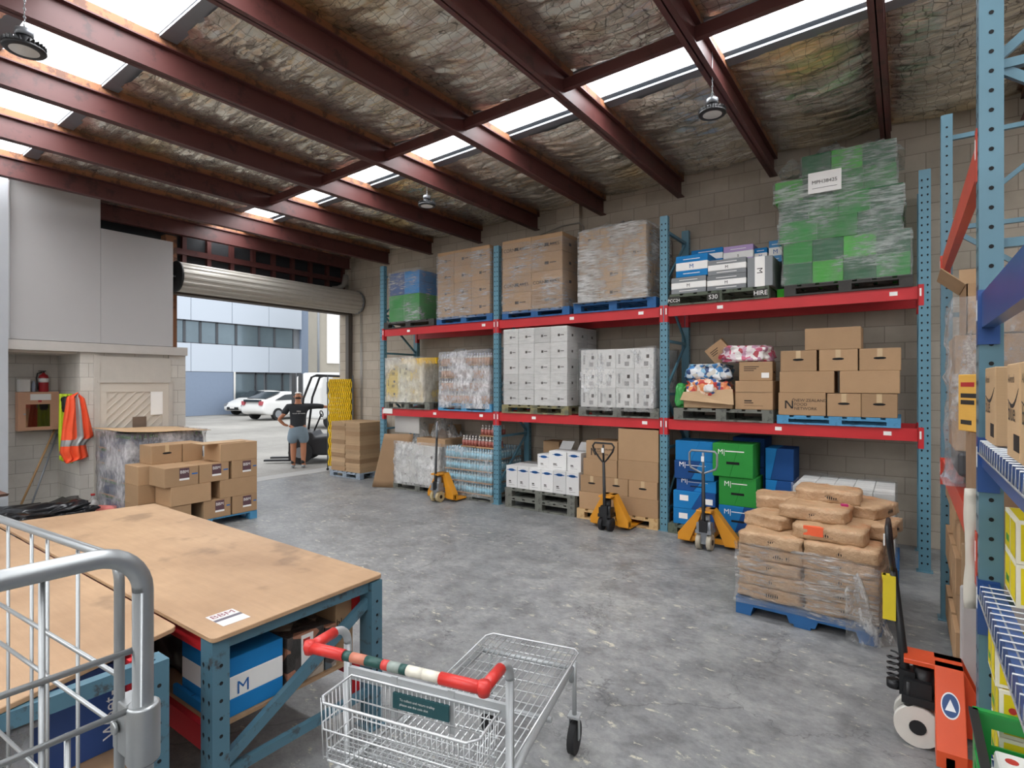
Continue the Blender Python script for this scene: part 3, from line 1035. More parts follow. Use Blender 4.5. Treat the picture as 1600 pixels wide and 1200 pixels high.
# third bay: hire pallet with cartons
p = pallet('grey green hire pallet lettered along its edge on the top level', -1.88, 7.46, z, 1.18, 0.94, 0.145, worn('green_grey_pallet', '#5c6455', '#3f443a', 0.6, 8, 0.85))
for bx, tx in ((-0.53, 'PCC24'), (-0.04, 'S30'), (0.50, 'HIRE')):
    pl = MB().box((bx - 0.075, -0.476, 0.025), (bx + 0.075, -0.472, 0.115)); q = pl.build('lettered_block', flat('block_stain', '#34342f', 0.8), p)
    lettering(tx, q, (bx, -0.478, 0.045), 0.055 if len(tx) > 4 else 0.075, M_LABEL, bold=0.0015, align='CENTER')
pz = z + 0.146
def mbox(label, x0, x1, y, z, d, h, mat, ink, group='banded cartons on the hire pallet', tilt=0, style='bands', letter='M'):
    o = carton(label, x0, x1, y, z, d, h, mat, style, group)
    w = x1 - x0
    s = h * 0.28
    lettering(letter, o, (0, -(d - 0.004) / 2 - 0.002, h * 0.49 - s * 0.36), s, ink, bold=0.0005, align='CENTER')
    if style == 'bands':
        for zz in (0.14, 0.80):
            MB().box((-w * 0.26, -d / 2 - 0.0006, h * zz), (w * 0.26, -d / 2 + 0.001, h * zz + 0.008)).build('printed_line', M_LABEL, o)
    return o
mbox('grey and white M carton at the left end of the hire pallet', -2.45, -2.01, FY + 0.01, pz, 0.40, 0.205, C_GREYC, M_INK)
mbox('blue and white M carton on the left grey one', -2.39, -1.99, FY + 0.01, pz + 0.206, 0.40, 0.27, C_BLUE, M_INKB)
mbox('lower grey M carton in the middle of the hire pallet', -2.0, -1.54, FY + 0.01, pz, 0.42, 0.185, C_GREYC, M_INK)
mbox('upper grey M carton with peeled tape, middle of the hire pallet', -1.99, -1.54, FY + 0.01, pz + 0.1865, 0.42, 0.185, C_GREYC, M_INK)
o = carton('upright grey carton with a vertical white band', -1.53, -1.25, FY + 0.01, pz, 0.46, 0.35, C_GREYC, 'plain', 'banded cartons on the hire pallet')
b = MB().box((-0.055, -0.2295, 0), (0.055, -0.2285, 0.35)); b.box((-0.055, -0.228, 0.3505), (0.055, 0.228, 0.3515)); bb = b.build('white_band', M_LABEL, o)
lettering('M', bb, (-0.03, -0.2305, 0.22), 0.09, M_INK, tilt=PI / 2, bold=0.003)
# rear row
carton('plain grey carton hidden low behind the M cartons', -2.3, -1.92, FY + 0.44, pz, 0.4, 0.42, C_GREYC)
carton('plain grey carton hidden low behind the middle M cartons', -1.9, -1.56, FY + 0.44, pz, 0.4, 0.38, C_GREYC)
mbox('blue and white M carton in the rear row, furthest from the green load', -2.33, -1.92, FY + 0.44, pz + 0.4215, 0.36, 0.205, C_BLUE, M_INKB)
mbox('lilac and white carton in the rear row of the hire pallet', -1.915, -1.55, FY + 0.44, pz + 0.3815, 0.36, 0.235, C_PURP, M_INK, letter='s')
carton('plain grey carton low behind the upright grey one', -1.53, -1.25, FY + 0.5, pz, 0.4, 0.36, C_GREYC)
mbox('small blue and white carton behind the upright grey one', -1.56, -1.40, FY + 0.5, pz + 0.3615, 0.3, 0.20, C_BLUE, M_INKB)
mbox('pale blue and white carton touching the green load', -1.385, -1.23, FY + 0.5, pz + 0.3615, 0.4, 0.27, card('pale_blue_carton', '#5d9bd0', 0.05), M_INKB)

# green load
pallet('dark pallet under the tall leaning green load', -0.53, 7.46, z, 1.2, 0.94, 0.125, MATS['dark_pallet_wood'])
gz = z + 0.126
gh = 0.238
F_GREEN = film_mat('green_load_film', 0.22, 0.75, (0.70, 0.76, 0.72), True, 0.42, 0.64)
rows = [(-1.14, 0.05, 4), (-1.14, 0.05, 4), (-1.18, -0.03, 3), (-1.17, -0.01, 4), (-1.23, -0.07, 4), (-0.95, -0.08, 3)]
for k, (xa, xb, n) in enumerate(rows):
    w = (xb - xa) / n
    for i in range(n):
        for j in range(2 if i in (n - 1,) else 1):
            mt = [C_DGREEN, C_GREEN, C_LGREEN, C_GREEN, C_DGREEN][(i * 2 + k * 3 + j) % 5]
            lb = 'green carton, %s of tall green load, %s %s' % (layer_name(k, 6).replace(' layer', ' tier'), COLN[i], 'along the front' if j == 0 else 'at its side')
            o = carton(lb, xa + i * w, xa + (i + 1) * w, FY + (0.02 if k == 4 else 0.0) + j * 0.5 + (0.01 if k % 2 else 0), gz + k * (gh + 0.001), 0.5, gh, mt, 'plain', 'cartons of the tall green load')
    film('clear film round the %s of the tall green load' % layer_name(k, 6).replace(' layer', ' tier'), xa, xb, FY, 7.93, gz + k * 0.239 - 0.01, gz + (k + 1) * 0.239 - 0.005, F_GREEN, seed=20 + k, puff=0.02)
crumple('loose film heaped over the tall green load', -0.6, 7.35, gz + 5 * 0.239 + 0.1, 0.60, 0.36, 0.30, F_GREEN, seed=9)
sh = tag(MB().box((-1.0 + 0.12, 6.952, gz + 4 * 0.239 + 0.03), (-0.62 + 0.06, 6.955, gz + 5 * 0.239 + 0.02)).build('pallet_docket', M_LABEL), 'white sheet reading MPH38425 on the tall green load', 'paper sheet')
lettering('MPH38425', sh, (-0.845, 6.949, gz + 4 * 0.239 + 0.13), 0.055, M_INK, bold=0.0012)
ln = MB().box((-0.84, 6.9495, gz + 4 * 0.239 + 0.08), (-0.6, 6.9515, gz + 4 * 0.239 + 0.084)); ln.build('printed_line', M_INK, sh)
carton('small bright green carton on the beam beside the green load', -1.24, -1.15, FY + 0.2, z + 0.001, 0.3, 0.12, C_LGREEN)

# ---------------------------------------------------------------- middle level
z = L1
pallet('grey pallet under the yellow cartons', -7.26, 7.46, z, 1.14, 0.94, 0.13, M_PALGREY)
stack('yellow carton', 'middle rack load nearest door', 'cartons in the yellow wrapped load', -7.78, -6.84, FY, z + 0.131, 3, 3, 0.225, 0.93, 2, mats=[card('cream_yellow_carton', '#d6b955', 0.05), card('cream_carton', '#ddd2a8', 0.05)], style='bars')
stack('yellow carton', 'lying across yellow load', 'cartons across the top of the yellow load', -7.7, -6.8, FY + 0.3, z + 0.81, 2, 1, 0.11, 0.6, 1, C_YEL)
film('milky film round the yellow load', -7.78, -6.84, FY, 7.93, z + 0.12, z + 0.93, film_mat('milky_film', 0.30, 0.7, (0.9, 0.88, 0.8), False, 0.3, 0.7), seed=5)
pallet('blue pallet under the wrapped tins of the middle level', -5.92, 7.46, z, 1.14, 0.94, 0.13, M_PALLBLUE)

def can_pack_mesh(w, d, h, cap, body, base, nx=6, ny=4, r=None):
    m = MB()
    r = min(w / nx, d / ny) / 2 * 0.96
    for i in range(nx):
        for j in range(ny):
            if not (j == 0 or i == nx - 1 or i == 0 or True): continue
            x = -w / 2 + (i + 0.5) * w / nx; y = -d / 2 + (j + 0.5) * d / ny
            if j in (0,) or i in (nx - 1,):
                m.cyl((x, y, 0.02), (x, y, h * 0.62), r, 8, 1)
                m.cyl((x, y, h * 0.62), (x, y, h * 0.80), r, 8, 0, r * 0.55)
                m.cyl((x, y, h * 0.80), (x, y, h), r * 0.42, 6, 2)
            else:
                m.cyl((x, y, h * 0.6), (x, y, h), r * 0.6, 6, 0)
    m.box((-w / 2, -d / 2, 0), (w / 2, d / 2, 0.02), 3)
    return m.mesh('bottle_pack', [cap, body, base, M_CARD])
def packs(what, place, group, x0, x1, y0, z0, nx, nz, h, depth, ny, mats, top=False, name='bottle_pack', cat='bottle pack', cn=6):
    w = (x1 - x0) / nx; dp = depth / ny
    me = can_pack_mesh(w - 0.01, dp - 0.01, h, *mats, nx=cn)
    for k in range(nz):
        for i in range(nx):
            for j in range(ny):
                if j == 0 or i == nx - 1 or (top and k == nz - 1):
                    o = link(name, me, None, (x0 + (i + .5) * w, y0 + (j + .5) * dp, z0 + k * (h + 0.001)), 0)
                    side = '%s in front' % COLN[i] if j == 0 else ('%s back at side' % COLN[j] if i == nx - 1 else '%s column %s row' % (COLN[i], COLN[j]))
                    tag(o, '%s, %s, %s, %s' % (what, layer_name(k, nz), side, place), cat, group)
P_W = flat('white_plastic', '#dcdad8', 0.4); P_TAN = flat('tan_label', '#b98f72', 0.5); P_LIL = flat('lilac_label', '#b9b8cc', 0.5)
packs('tin tray', 'rack load of tins', 'tin trays on the middle level', -6.45, -5.40, FY, z + 0.131, 3, 4, 0.205, 0.93, 3, (P_W, P_TAN, P_LIL), name='tin_tray', cat='tin tray')
film('crinkled film round the load of tins', -6.45, -5.40, FY, 7.93, z + 0.05, z + 1.0, film_mat('white_crinkled_film', 0.30, 0.85, (0.9, 0.9, 0.92), False, 0.42, 0.66), seed=6, puff=0.03)
crumple('loose film bunched over the load of tins', -5.9, 7.4, z + 0.965, 0.5, 0.35, 0.09, seed=5)

pallet('timber pallet with yellow end blocks under the tall white cartons', -4.55, 7.46, z, 1.19, 0.94, 0.13, worn('olive_pallet_wood', '#8a835e', '#5f6150', 0.55, 5, 0.85))
stack('white carton', 'tall white stack, second bay', 'cartons of the tall white stack', -5.11, -3.97, FY, z + 0.131, 4, 5, 0.232, 0.93, 3, M_WCARD, 'mark')
film('thin film round the tall white stack', -5.11, -3.97, FY, 7.93, z + 0.13, z + 1.28, film_mat('thin_film', 0.04, 0.22, (0.92, 0.92, 0.92), True), seed=7)
pallet('grey pallet under the shorter white cartons', -3.20, 7.46, z, 1.18, 0.94, 0.13, M_PALGREY)
stack('barcoded white carton', 'shorter white stack', 'cartons of the shorter white stack', -3.75, -2.68, FY, z + 0.131, 4, 3, 0.265, 0.93, 2, M_WCARD, 'bars')
film('loose film round the shorter white stack', -3.75, -2.68, FY, 7.93, z + 0.08, z + 0.95, film_mat('loose_white_film', 0.10, 0.6, (0.92, 0.92, 0.93), False, 0.5, 0.7), seed=8, puff=0.03)

pallet('grey block pallet under the open carton of bags', -1.83, 7.46, z, 1.17, 0.94, 0.15, M_PALGREY)
pz = z + 0.151
# open carton with folded flap
oc = thing('open_carton', 'open brown carton overflowing with bags on the grey pallet', 'carton', (-2.0, FY + 0.3, pz), 0)
m = MB()
W, D, H_ = 0.30, 0.26, 0.20
for a, b in (((-W, -D, 0), (W, -D + 0.006, H_)), ((-W, D - 0.006, 0), (W, D, H_)), ((-W, -D, 0), (-W + 0.006, D, H_)), ((W - 0.006, -D, 0), (W, D, H_)), ((-W, -D, 0), (W, D, 0.006))):
    m.box(a, b)
m.build('carton_body', M_CARD2, oc)
m = MB(); m._add([(-W, -D - 0.001, H_), (W, -D - 0.001, H_ + 0.04), (W + 0.03, -D - 0.07, 0.05), (-W - 0.02, -D - 0.07, 0.10)], [(0, 1, 2, 3)])
fl = m.build('flap', M_CARD2, oc); so = fl.modifiers.new('thick', 'SOLIDIFY'); so.thickness = 0.006
o = carton('brown two part carton with printed lines on the grey pallet', -1.67, -1.25, FY + 0.02, pz, 0.45, 0.34, M_CARD, 'text3')
MB().box((-0.209, -0.226, 0.205), (0.209, -0.2232, 0.208)).build('lid_edge', M_CARDD, o)
o = carton('small printed carton on the two part carton', -1.64, -1.27, FY + 0.05, pz + 0.342, 0.34, 0.225, M_CARD, 'print', rot=0.06)
o = carton('small carton tipped on its corner against the bags', -2.05, -1.79, FY + 0.35, pz + 0.6, 0.25, 0.25, M_CARD, 'print')
o.rotation_euler = (0.15, math.radians(-38), 0.1); o.location = (-1.88, FY + 0.45, pz + 0.62)
def blob(name, label, cat, cx, cy, z, rx, ry, rz, mat, seed, group=None, e=0.55, amp=0.25, sub=3, rot=0):
    """soft filled bag: squarish rounded body with creases, flat underneath"""
    bm = bmesh.new()
    bmesh.ops.create_icosphere(bm, subdivisions=sub + 1, radius=1)
    for v in bm.verts:
        p = v.co.copy()
        f = 1 + amp * noise.fractal(p * 1.8 + Vector((seed, 0, 0)), 0.9, 2.1, 4)
        q = Vector([math.copysign(abs(c) ** e, c) for c in p]) * f
        q.z = max(q.z, -0.93)
        v.co = Vector((q.x * rx, q.y * ry, (q.z + 0.93) / 1.93 * rz))
    me = bpy.data.meshes.new(name); bm.to_mesh(me); bm.free()
    for f in me.polygons: f.use_smooth = True
    me.materials.append(mat)
    return tag(link(name, me, None, (cx, cy, z), rot), label, cat, group)
def confetti(name, cols, scale=18):
    t = NT(name)
    vo = t.n('ShaderNodeTexVoronoi'); vo.inputs['Scale'].default_value = scale
    t.l(t.mapping(), vo.inputs['Vector'])
    sp = t.n('ShaderNodeSeparateColor'); t.l(vo.outputs['Color'], sp.inputs[0])
    r = t.n('ShaderNodeValToRGB'); r.color_ramp.interpolation = 'CONSTANT'
    while len(r.color_ramp.elements) < len(cols): r.color_ramp.elements.new(0.5)
    for i, (e_, c) in enumerate(zip(r.color_ramp.elements, cols)):
        e_.position = i / len(cols); e_.color = (*hexc(c), 1)
    t.l(sp.outputs[0], r.inputs[0])
    return t.done(t.bsdf(r.outputs[0], 0.28, 0, t.bump(t.noise(t.mapping(), 14, 5), 0.6, 0.03)))
K1 = confetti('pink_white_packets', ['#d9d3cf', '#c25a74', '#e8e2de', '#b98aa0', '#a4343f', '#d7c3c9'])
K2 = confetti('blue_white_packets', ['#cfd9e2', '#3e7fb8', '#e3e6e6', '#25406b', '#7aa9c4', '#c7c2b8'])
K3 = confetti('orange_red_packets', ['#d57a4a', '#c23c33', '#e6c9b0', '#e0915e', '#f0e3d6', '#3a5f9e'])
blob('bag_of_packets', 'clear bag of orange and red packets over the open carton', 'bag', -2.03, FY + 0.27, pz + 0.09, 0.27, 0.24, 0.27, K3, 1)
blob('bag_of_packets', 'clear bag of blue and white packets above the orange bag', 'bag', -2.05, FY + 0.32, pz + 0.33, 0.27, 0.24, 0.23, K2, 2)
blob('bag_of_packets', 'clear bag of pink and white packets at the top of the heap', 'bag', -1.60, FY + 0.30, pz + 0.568, 0.31, 0.22, 0.20, K1, 3)
blob('green_packet', 'small green packet hanging at the left of the open carton', 'packet', -2.36, FY + 0.15, pz + 0.0, 0.06, 0.1, 0.30, flat('leaf_green_plastic', '#3f9a4c', 0.35), 4)
blob('white_packet', 'white and green packet between the orange packets', 'packet', -1.97, FY + 0.02, pz + 0.20, 0.06, 0.05, 0.10, P_W, 5)

pallet('light blue pallet under the plain brown cartons near the rack end', -0.62, 7.46, z, 1.17, 0.94, 0.10, M_PALLBLUE)
pz = z + 0.101
G6 = 'plain cartons on the light blue pallet'
o = carton('brown carton printed NEW ZEALAND FOOD NETWORK on the light blue pallet', -1.19, -0.71, FY, pz, 0.42, 0.255, M_CARD, 'plain', G6)
lettering('NEW ZEALAND\nFOOD\nNETWORK', o, (-0.075, -0.2105, 0.155), 0.046, M_INK, bold=0.001)
lg = MB()
for a, b in (((-0.17, 0.075), (-0.155, 0.165)), ((-0.10, 0.075), (-0.085, 0.165))):
    lg.box((a[0], -0.2105, a[1]), (b[0], -0.2085, b[1]))
lg.prism([(-0.17, 0.165), (-0.15, 0.165), (-0.085, 0.075), (-0.105, 0.075)], 'Y', -0.2105, -0.2085)
lg.prism([(-0.10, 0.17), (-0.075, 0.20), (-0.085, 0.175)], 'Y', -0.2105, -0.2085)
lg.build('printed_emblem', M_INK, o)
carton('brown carton with hand hole, bottom middle of the light blue pallet', -0.70, -0.38, FY, pz, 0.42, 0.25, M_CARD, 'hole', G6)
carton('brown carton with hand hole, bottom end of the light blue pallet', -0.38, -0.06, FY, pz, 0.42, 0.25, M_CARD, 'hole', G6)
carton('long plain carton on the printed NEW ZEALAND carton', -1.18, -0.63, FY + 0.005, pz + 0.256, 0.42, 0.24, M_CARD, 'plain', G6)
carton('long plain carton over the two bottom hand hole cartons', -0.58, -0.04, FY + 0.005, pz + 0.256, 0.42, 0.24, M_CARD, 'plain', G6)
carton('hand hole carton in the third layer, furthest from the rack end', -1.17, -0.80, FY + 0.01, pz + 0.497, 0.42, 0.235, M_CARD, 'hole', G6)
carton('hand hole carton in the middle of the third layer', -0.78, -0.41, FY + 0.01, pz + 0.497, 0.42, 0.235, M_CARD, 'hole', G6)
carton('hand hole carton in the third layer, at the rack end', -0.40, -0.03, FY + 0.01, pz + 0.497, 0.42, 0.235, M_CARD, 'hole', G6)
carton('single long plain carton at the top of the plain brown stack', -0.92, -0.38, FY + 0.01, pz + 0.733, 0.4, 0.24, M_CARD, 'plain', G6)
# ================================================================== floor level of the rack
FL = 0.001
def Xf(px, Y=FY): return PT(px, 598, Y=Y).x
# first bay: film covered load, tinned drinks on bottled water
pallet('grey pallet under the film covered cartons in the first bay', -7.02, 7.48, FL, 1.22, 0.92, 0.13, M_PALGREY)
stack('white carton', 'film covered floor load', 'cartons under loose film by the leaning board', -7.58, -6.50, FY + 0.04, FL + 0.131, 3, 2, 0.34, 0.88, 2, M_WCARD, 'mark', top=True)
o = carton('flat brown carton on the film covered floor load', -7.1, -6.42, FY + 0.10, FL + 0.815, 0.55, 0.13, M_CARD, 'plain')
o = carton('brown carton under bunched film behind the flat one', -7.35, -6.75, FY + 0.66, FL + 0.815, 0.26, 0.33, M_CARD, 'plain')
film('milky loose film draped round the first floor load', -7.58, -6.50, FY + 0.03, 7.9, FL + 0.10, FL + 0.86, film_mat('milky_loose', 0.30, 0.8, (0.88, 0.88, 0.87), False, 0.36, 0.66), seed=31, puff=0.04)
crumple('bunched clear film heaped on the first floor load', -6.98, 7.52, FL + 0.83, 0.52, 0.30, 0.42, film_mat('heap_film', 0.25, 0.75, (0.85, 0.84, 0.8), False, 0.38, 0.64), seed=12)
pallet('grey pallet under the blue bottled water', -5.83, 7.48, FL, 1.1, 0.92, 0.10, M_PALGREY)
P_CY = flat('pale_blue_bottle', '#8fc3d6', 0.25); P_CY2 = flat('water_label_blue', '#79aecb', 0.3); P_CLR = flat('clear_bottle', '#bcd6de', 0.2)
packs('pack of water bottles', 'on floor pallet', 'water bottle packs in the first bay', -6.36, -5.36, FY + 0.02, FL + 0.101, 3, 4, 0.185, 0.88, 3, (P_CLR, P_CY, P_CY2), top=True)
film('tight film round the bottled water', -6.36, -5.36, FY + 0.02, 7.88, FL + 0.06, FL + 0.86, film_mat('water_film', 0.12, 0.5, (0.8, 0.88, 0.92), False, 0.4, 0.7), seed=33, puff=0.02)
P_PINK = flat('red_brown_can', '#9c5a50', 0.35); P_SILV = flat('silver_can', '#bdb6b0', 0.3, 0.5)
for k, (xa, xb, zz, yy) in enumerate(((-6.05, -5.72, 0.853, 7.05), (-5.70, -5.33, 0.853, 7.03), (-5.66, -5.30, 1.045, 7.06), (-5.22, -4.88, 0.853, 7.35))):
    if k == 3: continue
    me = can_pack_mesh(xb - xa - 0.01, 0.28, 0.185, P_SILV, P_PINK, P_SILV, nx=5, ny=3)
    o = link('drink_can_pack', me, None, ((xa + xb) / 2, yy + 0.15, FL + zz + 0.003), 0)
    tag(o, ['pack of red brown drink cans on the water, away from the post', 'pack of red brown drink cans on the water beside the post', 'single pack of drink cans stacked on another pack'][k], 'can pack', 'drink can packs on the water')
# leaning cardboard sheet
m = MB()
n = 8
for j in range(n + 1):
    for i in range(n + 1):
        u, v = i / n, j / n
        x = -8.02 + 0.50 * u + 0.22 * v + 0.0
        m.v.append(Vector((x - 0.10 * math.sin(PI * u) * (0.3 + v), 6.86 + 0.10 * v + 0.25 * u * u, FL + 0.003 + 0.98 * v - 0.05 * u * (1 - v) * 0)))
for j in range(n):
    for i in range(n):
        a = j * (n + 1) + i
        m.f.append((a, a + 1, a + n + 2, a + n + 1)); m.mi.append(0); m.sm.append(True)
o = tag(m.build('cardboard_sheet', card('dull_cardboard', '#9a7d60')), 'large bent cardboard sheet leaning on the first rack post', 'cardboard sheet')
so = o.modifiers.new('thick', 'SOLIDIFY'); so.thickness = 0.008
o = tag(MB().box((-7.78, 7.2, 1.02), (-7.15, 7.215, 1.36)).build('white_board', M_WHITE), 'white board standing behind the bunched film in the first bay', 'board')
o.location.z = -0.02

# pallet of flattened cartons beside the doorway
pallet('grey blue pallet under the flattened cartons by the doorway', -9.25, 7.60, FL, 0.95, 0.8, 0.12, worn('pale_blue_grey_pallet', '#8f9aa6', '#6f7880', 0.6, 8))
for c in range(2):
    for k in range(11):
        w = 0.44
        h = 0.09
        x0 = -9.70 + c * 0.455
        me = MB()
        for q in range(7):
            e = random.uniform(-0.006, 0.006)
            me.box((x0 + e, 7.22 + e, FL + 0.122 + k * (h + 0.001) + q * h / 7 + 0.0008), (x0 + w + e, 7.94 + e, FL + 0.122 + k * (h + 0.001) + (q + 1) * h / 7 - 0.0006), 0)
        o = me.build('flattened_carton_bundle', [M_CARD2 if (k + c) % 3 else M_CARD])
        tag(o, 'bundle of flattened cartons, %s from the floor, %s the rack post' % (['first', 'second', 'third', 'fourth', 'fifth', 'sixth', 'seventh', 'eighth', 'ninth', 'tenth', 'eleventh'][k], 'farther from' if c == 0 else 'beside'), 'carton bundle', 'bundles of flattened cartons')

# second bay: white cartons on two pallets
pallet('lower of the two grey pallets under the white boxes', -4.45, 7.44, FL, 1.22, 0.95, 0.15, M_PALGREY)
pallet('upper of the two grey pallets under the white boxes', -4.45, 7.44, FL + 0.151, 1.22, 0.95, 0.15, M_PALGREY)
pz = FL + 0.302
C_W = card('white_box_board', '#d9d8d6', 0.04)
def wbox(label, x0, x1, y, z, d, h, g='white boxes with blue print', hat=True):
    o = carton(label, x0, x1, y, z, d, h, C_W, 'text3', g)
    w = x1 - x0
    e = MB()
    pts = [(0.06 * math.cos(a), 0.020 * math.sin(a)) for a in [i * PI / 7 for i in range(14)]]
    e.prism([(p[0], h * 0.82 + p[1]) for p in pts], 'Y', -d / 2 - 0.0005, -d / 2 + 0.0012)
    e.prism([(-0.085, h * 0.80), (0.085, h * 0.80), (0.085, h * 0.83), (-0.085, h * 0.83)], 'Y', -d / 2 - 0.0005, -d / 2 + 0.0012)
    e.build('blue_emblem', M_INKB, o)
    return o
for i in range(6):
    wbox('white box with blue emblem, %s of six along the stacked pallets' % ['first', 'second', 'third', 'fourth', 'fifth', 'last'][i], -5.06 + i * 0.213, -5.06 + (i + 1) * 0.213, FY + 0.0, pz, 0.30, 0.335)
for j in range(1, 3):
    wbox('white box with blue emblem, %s back at the rack-post-three side' % COLN[j], -3.995, -3.782, FY + 0.30 * j + 0.0, pz, 0.30, 0.335)
for i in range(5):
    wbox('white box in the middle row of the stacked pallets, %s from the door' % COLN[i], -5.06 + i * 0.213, -5.06 + (i + 1) * 0.213, FY + 0.30, pz, 0.30, 0.335)
wbox('opened white box on the six, nearest the small brown carton', -4.56, -4.33, FY + 0.12, pz + 0.336, 0.28, 0.20)
wbox('taller opened white box in the middle of the upper row', -4.32, -4.02, FY + 0.06, pz + 0.336, 0.3, 0.27)
wbox('taller opened white box at the end of the upper row', -4.01, -3.78, FY + 0.06, pz + 0.336, 0.3, 0.27)
for x, zt in ((-4.32, pz + 0.606), (-4.0, pz + 0.606)):
    m = MB(); m._add([(x, FY + 0.36, zt), (x + 0.21, FY + 0.36, zt), (x + 0.23, FY + 0.44, zt + 0.12), (x + 0.02, FY + 0.44, zt + 0.12)], [(0, 1, 2, 3)])
    o = tag(m.build('white_flap', C_W), 'raised white flap of the %s opened box' % ('middle' if x < -4.1 else 'end'), 'flap'); o.modifiers.new('t', 'SOLIDIFY').thickness = 0.004
carton('small brown carton behind the opened white boxes', -4.78, -4.50, FY + 0.605, pz, 0.3, 0.34, M_CARD, 'plain')
carton('tall brown carton on the small one behind the white boxes', -4.76, -4.46, FY + 0.605, pz + 0.342, 0.3, 0.34, M_CARD, 'text3')
# third: plain cartons on pale pallet
pallet('fresh pale timber pallet under the plain cartons beside post three', -3.21, 7.44, FL, 1.19, 0.95, 0.14, M_PALNEW)
pz = FL + 0.141
G4 = 'plain cartons on the fresh timber pallet'
carton('long plain carton at the bottom, by the small jack, fresh pallet', -3.78, -3.25, FY, pz, 0.42, 0.24, M_CARD, 'plain', G4)
carton('long plain carton at the bottom beside the third post', -3.19, -2.62, FY, pz, 0.42, 0.24, M_CARD, 'plain', G4)
carton('hand hole carton in the second layer nearest the white boxes', -3.76, -3.40, FY, pz + 0.241, 0.42, 0.23, M_CARD, 'hole', G4)
carton('hand hole carton in the middle of the second layer, fresh pallet', -3.39, -3.04, FY + 0.01, pz + 0.241, 0.42, 0.23, M_CARD, 'hole', G4)
carton('hand hole carton in the second layer beside the third post', -3.03, -2.63, FY, pz + 0.241, 0.42, 0.23, M_CARD, 'hole', G4)
carton('plain carton in the third layer under the printed one', -3.72, -3.20, FY + 0.01, pz + 0.472, 0.42, 0.24, M_CARD, 'plain', G4)
o = carton('carton printed NEW ZEALAND behind the small jack handle', -3.68, -3.20, FY + 0.02, pz + 0.713, 0.42, 0.25, M_CARD, 'plain', G4)
lettering('NEW ZEALAND\nFOOD\nNETWORK', o, (-0.07, -0.2105, 0.13), 0.036, M_INK, bold=0.001)
lg = MB(); lg.prism([(-0.16, 0.05), (-0.145, 0.05), (-0.145, 0.13), (-0.10, 0.05), (-0.085, 0.05), (-0.085, 0.15), (-0.10, 0.15), (-0.10, 0.075), (-0.145, 0.15), (-0.16, 0.15)], 'Y', -0.2105, -0.2085)
lg.build('printed_emblem', M_INK, o)
carton('taped plain carton in the third layer beside the third post', -3.19, -2.62, FY + 0.01, pz + 0.472, 0.42, 0.26, M_CARD, 'plain', G4, tape=True)
carton('tall taped carton at the top beside the third post', -3.19, -2.62, FY + 0.02, pz + 0.733, 0.42, 0.42, M_CARD, 'plain', G4, tape=True)
for k in range(3):
    carton('plain carton in the rear row of the fresh pallet, %s layer' % ORD[k], -3.19, -2.63, FY + 0.45, pz + k * 0.25, 0.42, 0.245, M_CARD, 'plain', G4)

# third bay: blue and green cartons
pallet('olive pallet under the blue and green cartons', -1.95, 7.44, FL, 1.06, 0.95, 0.12, worn('green_grey_pallet', '#5c6455', '#3f443a', 0.6, 8, 0.85))
pz = FL + 0.121
G5 = 'blue and green cartons behind the pallet jack'
def split_carton(label, x0, x1, y, z, d, h, ma, mb_, frac=0.55, logo=True, rot=0.0):
    w = x1 - x0 - 0.004
    m = MB()
    W, D = w / 2, d / 2
    m.prism([(-W, 0), (-W + w * (frac - 0.12), 0), (-W + w * (frac + 0.12), h), (-W, h)], 'Y', -D, D, 0)
    m.prism([(-W + w * (frac - 0.12), 0), (W, 0), (W, h), (-W + w * (frac + 0.12), h)], 'Y', -D, D, 1)
    o = m.build('carton', [ma, mb_], None, ((x0 + x1) / 2, y + d / 2, z + 0.0005), rot)
    tag(o, label, 'carton', G5)
    bev(o, 0.004)
    if logo:
        lettering('M|', o, (-W + 0.06, -D - 0.0015, h * 0.68), 0.085, M_LABEL, bold=0.001)
        l = MB().box((-W + 0.15, -D - 0.0015, h * 0.76), (W - 0.1, -D + 0.001, h * 0.79)); l.build('printed_line', M_LABEL, o)
        b = MB().box((-0.07, -D - 0.0015, h * 0.38), (0.08, -D + 0.001, h * 0.46)); b.build('printed_badge', M_DARK, o)
    return o
split_carton('blue carton with white labels at the bottom beside post three', -2.43, -1.90, FY + 0.03, pz, 0.4, 0.20, C_BLUE, C_DBLUE, logo=False)
o = split_carton('second blue carton with white labels beside post three', -2.43, -1.90, FY + 0.03, pz + 0.202, 0.4, 0.22, C_BLUE, C_DBLUE, logo=False)
for dx, zz in ((-0.18, 0.1), (0.12, 0.08), (-0.19, -0.13)):
    l = MB().box((dx, -0.2015, zz), (dx + 0.11, -0.199, zz + 0.07)); l.build('label', M_LABEL, o)
split_carton('navy and blue M carton, third up beside post three', -2.40, -1.90, FY + 0.06, pz + 0.424, 0.4, 0.15, C_DBLUE, C_BLUE)
split_carton('navy and blue M carton, fourth up beside post three', -2.42, -1.92, FY + 0.04, pz + 0.576, 0.4, 0.23, C_DBLUE, C_BLUE)
split_carton('blue carton at the top behind the tall jack handle', -2.41, -1.94, FY + 0.05, pz + 0.808, 0.4, 0.25, C_BLUE, C_BLUE, logo=False)
split_carton('blue M carton under the green cartons', -1.86, -1.42, FY + 0.01, pz, 0.4, 0.31, C_BLUE, C_DBLUE)
split_carton('lower green M carton', -1.86, -1.43, FY + 0.02, pz + 0.312, 0.4, 0.345, C_GREEN, C_GREEN)
split_carton('upper green M carton', -1.93, -1.46, FY + 0.0, pz + 0.659, 0.4, 0.40, C_GREEN, C_GREEN)
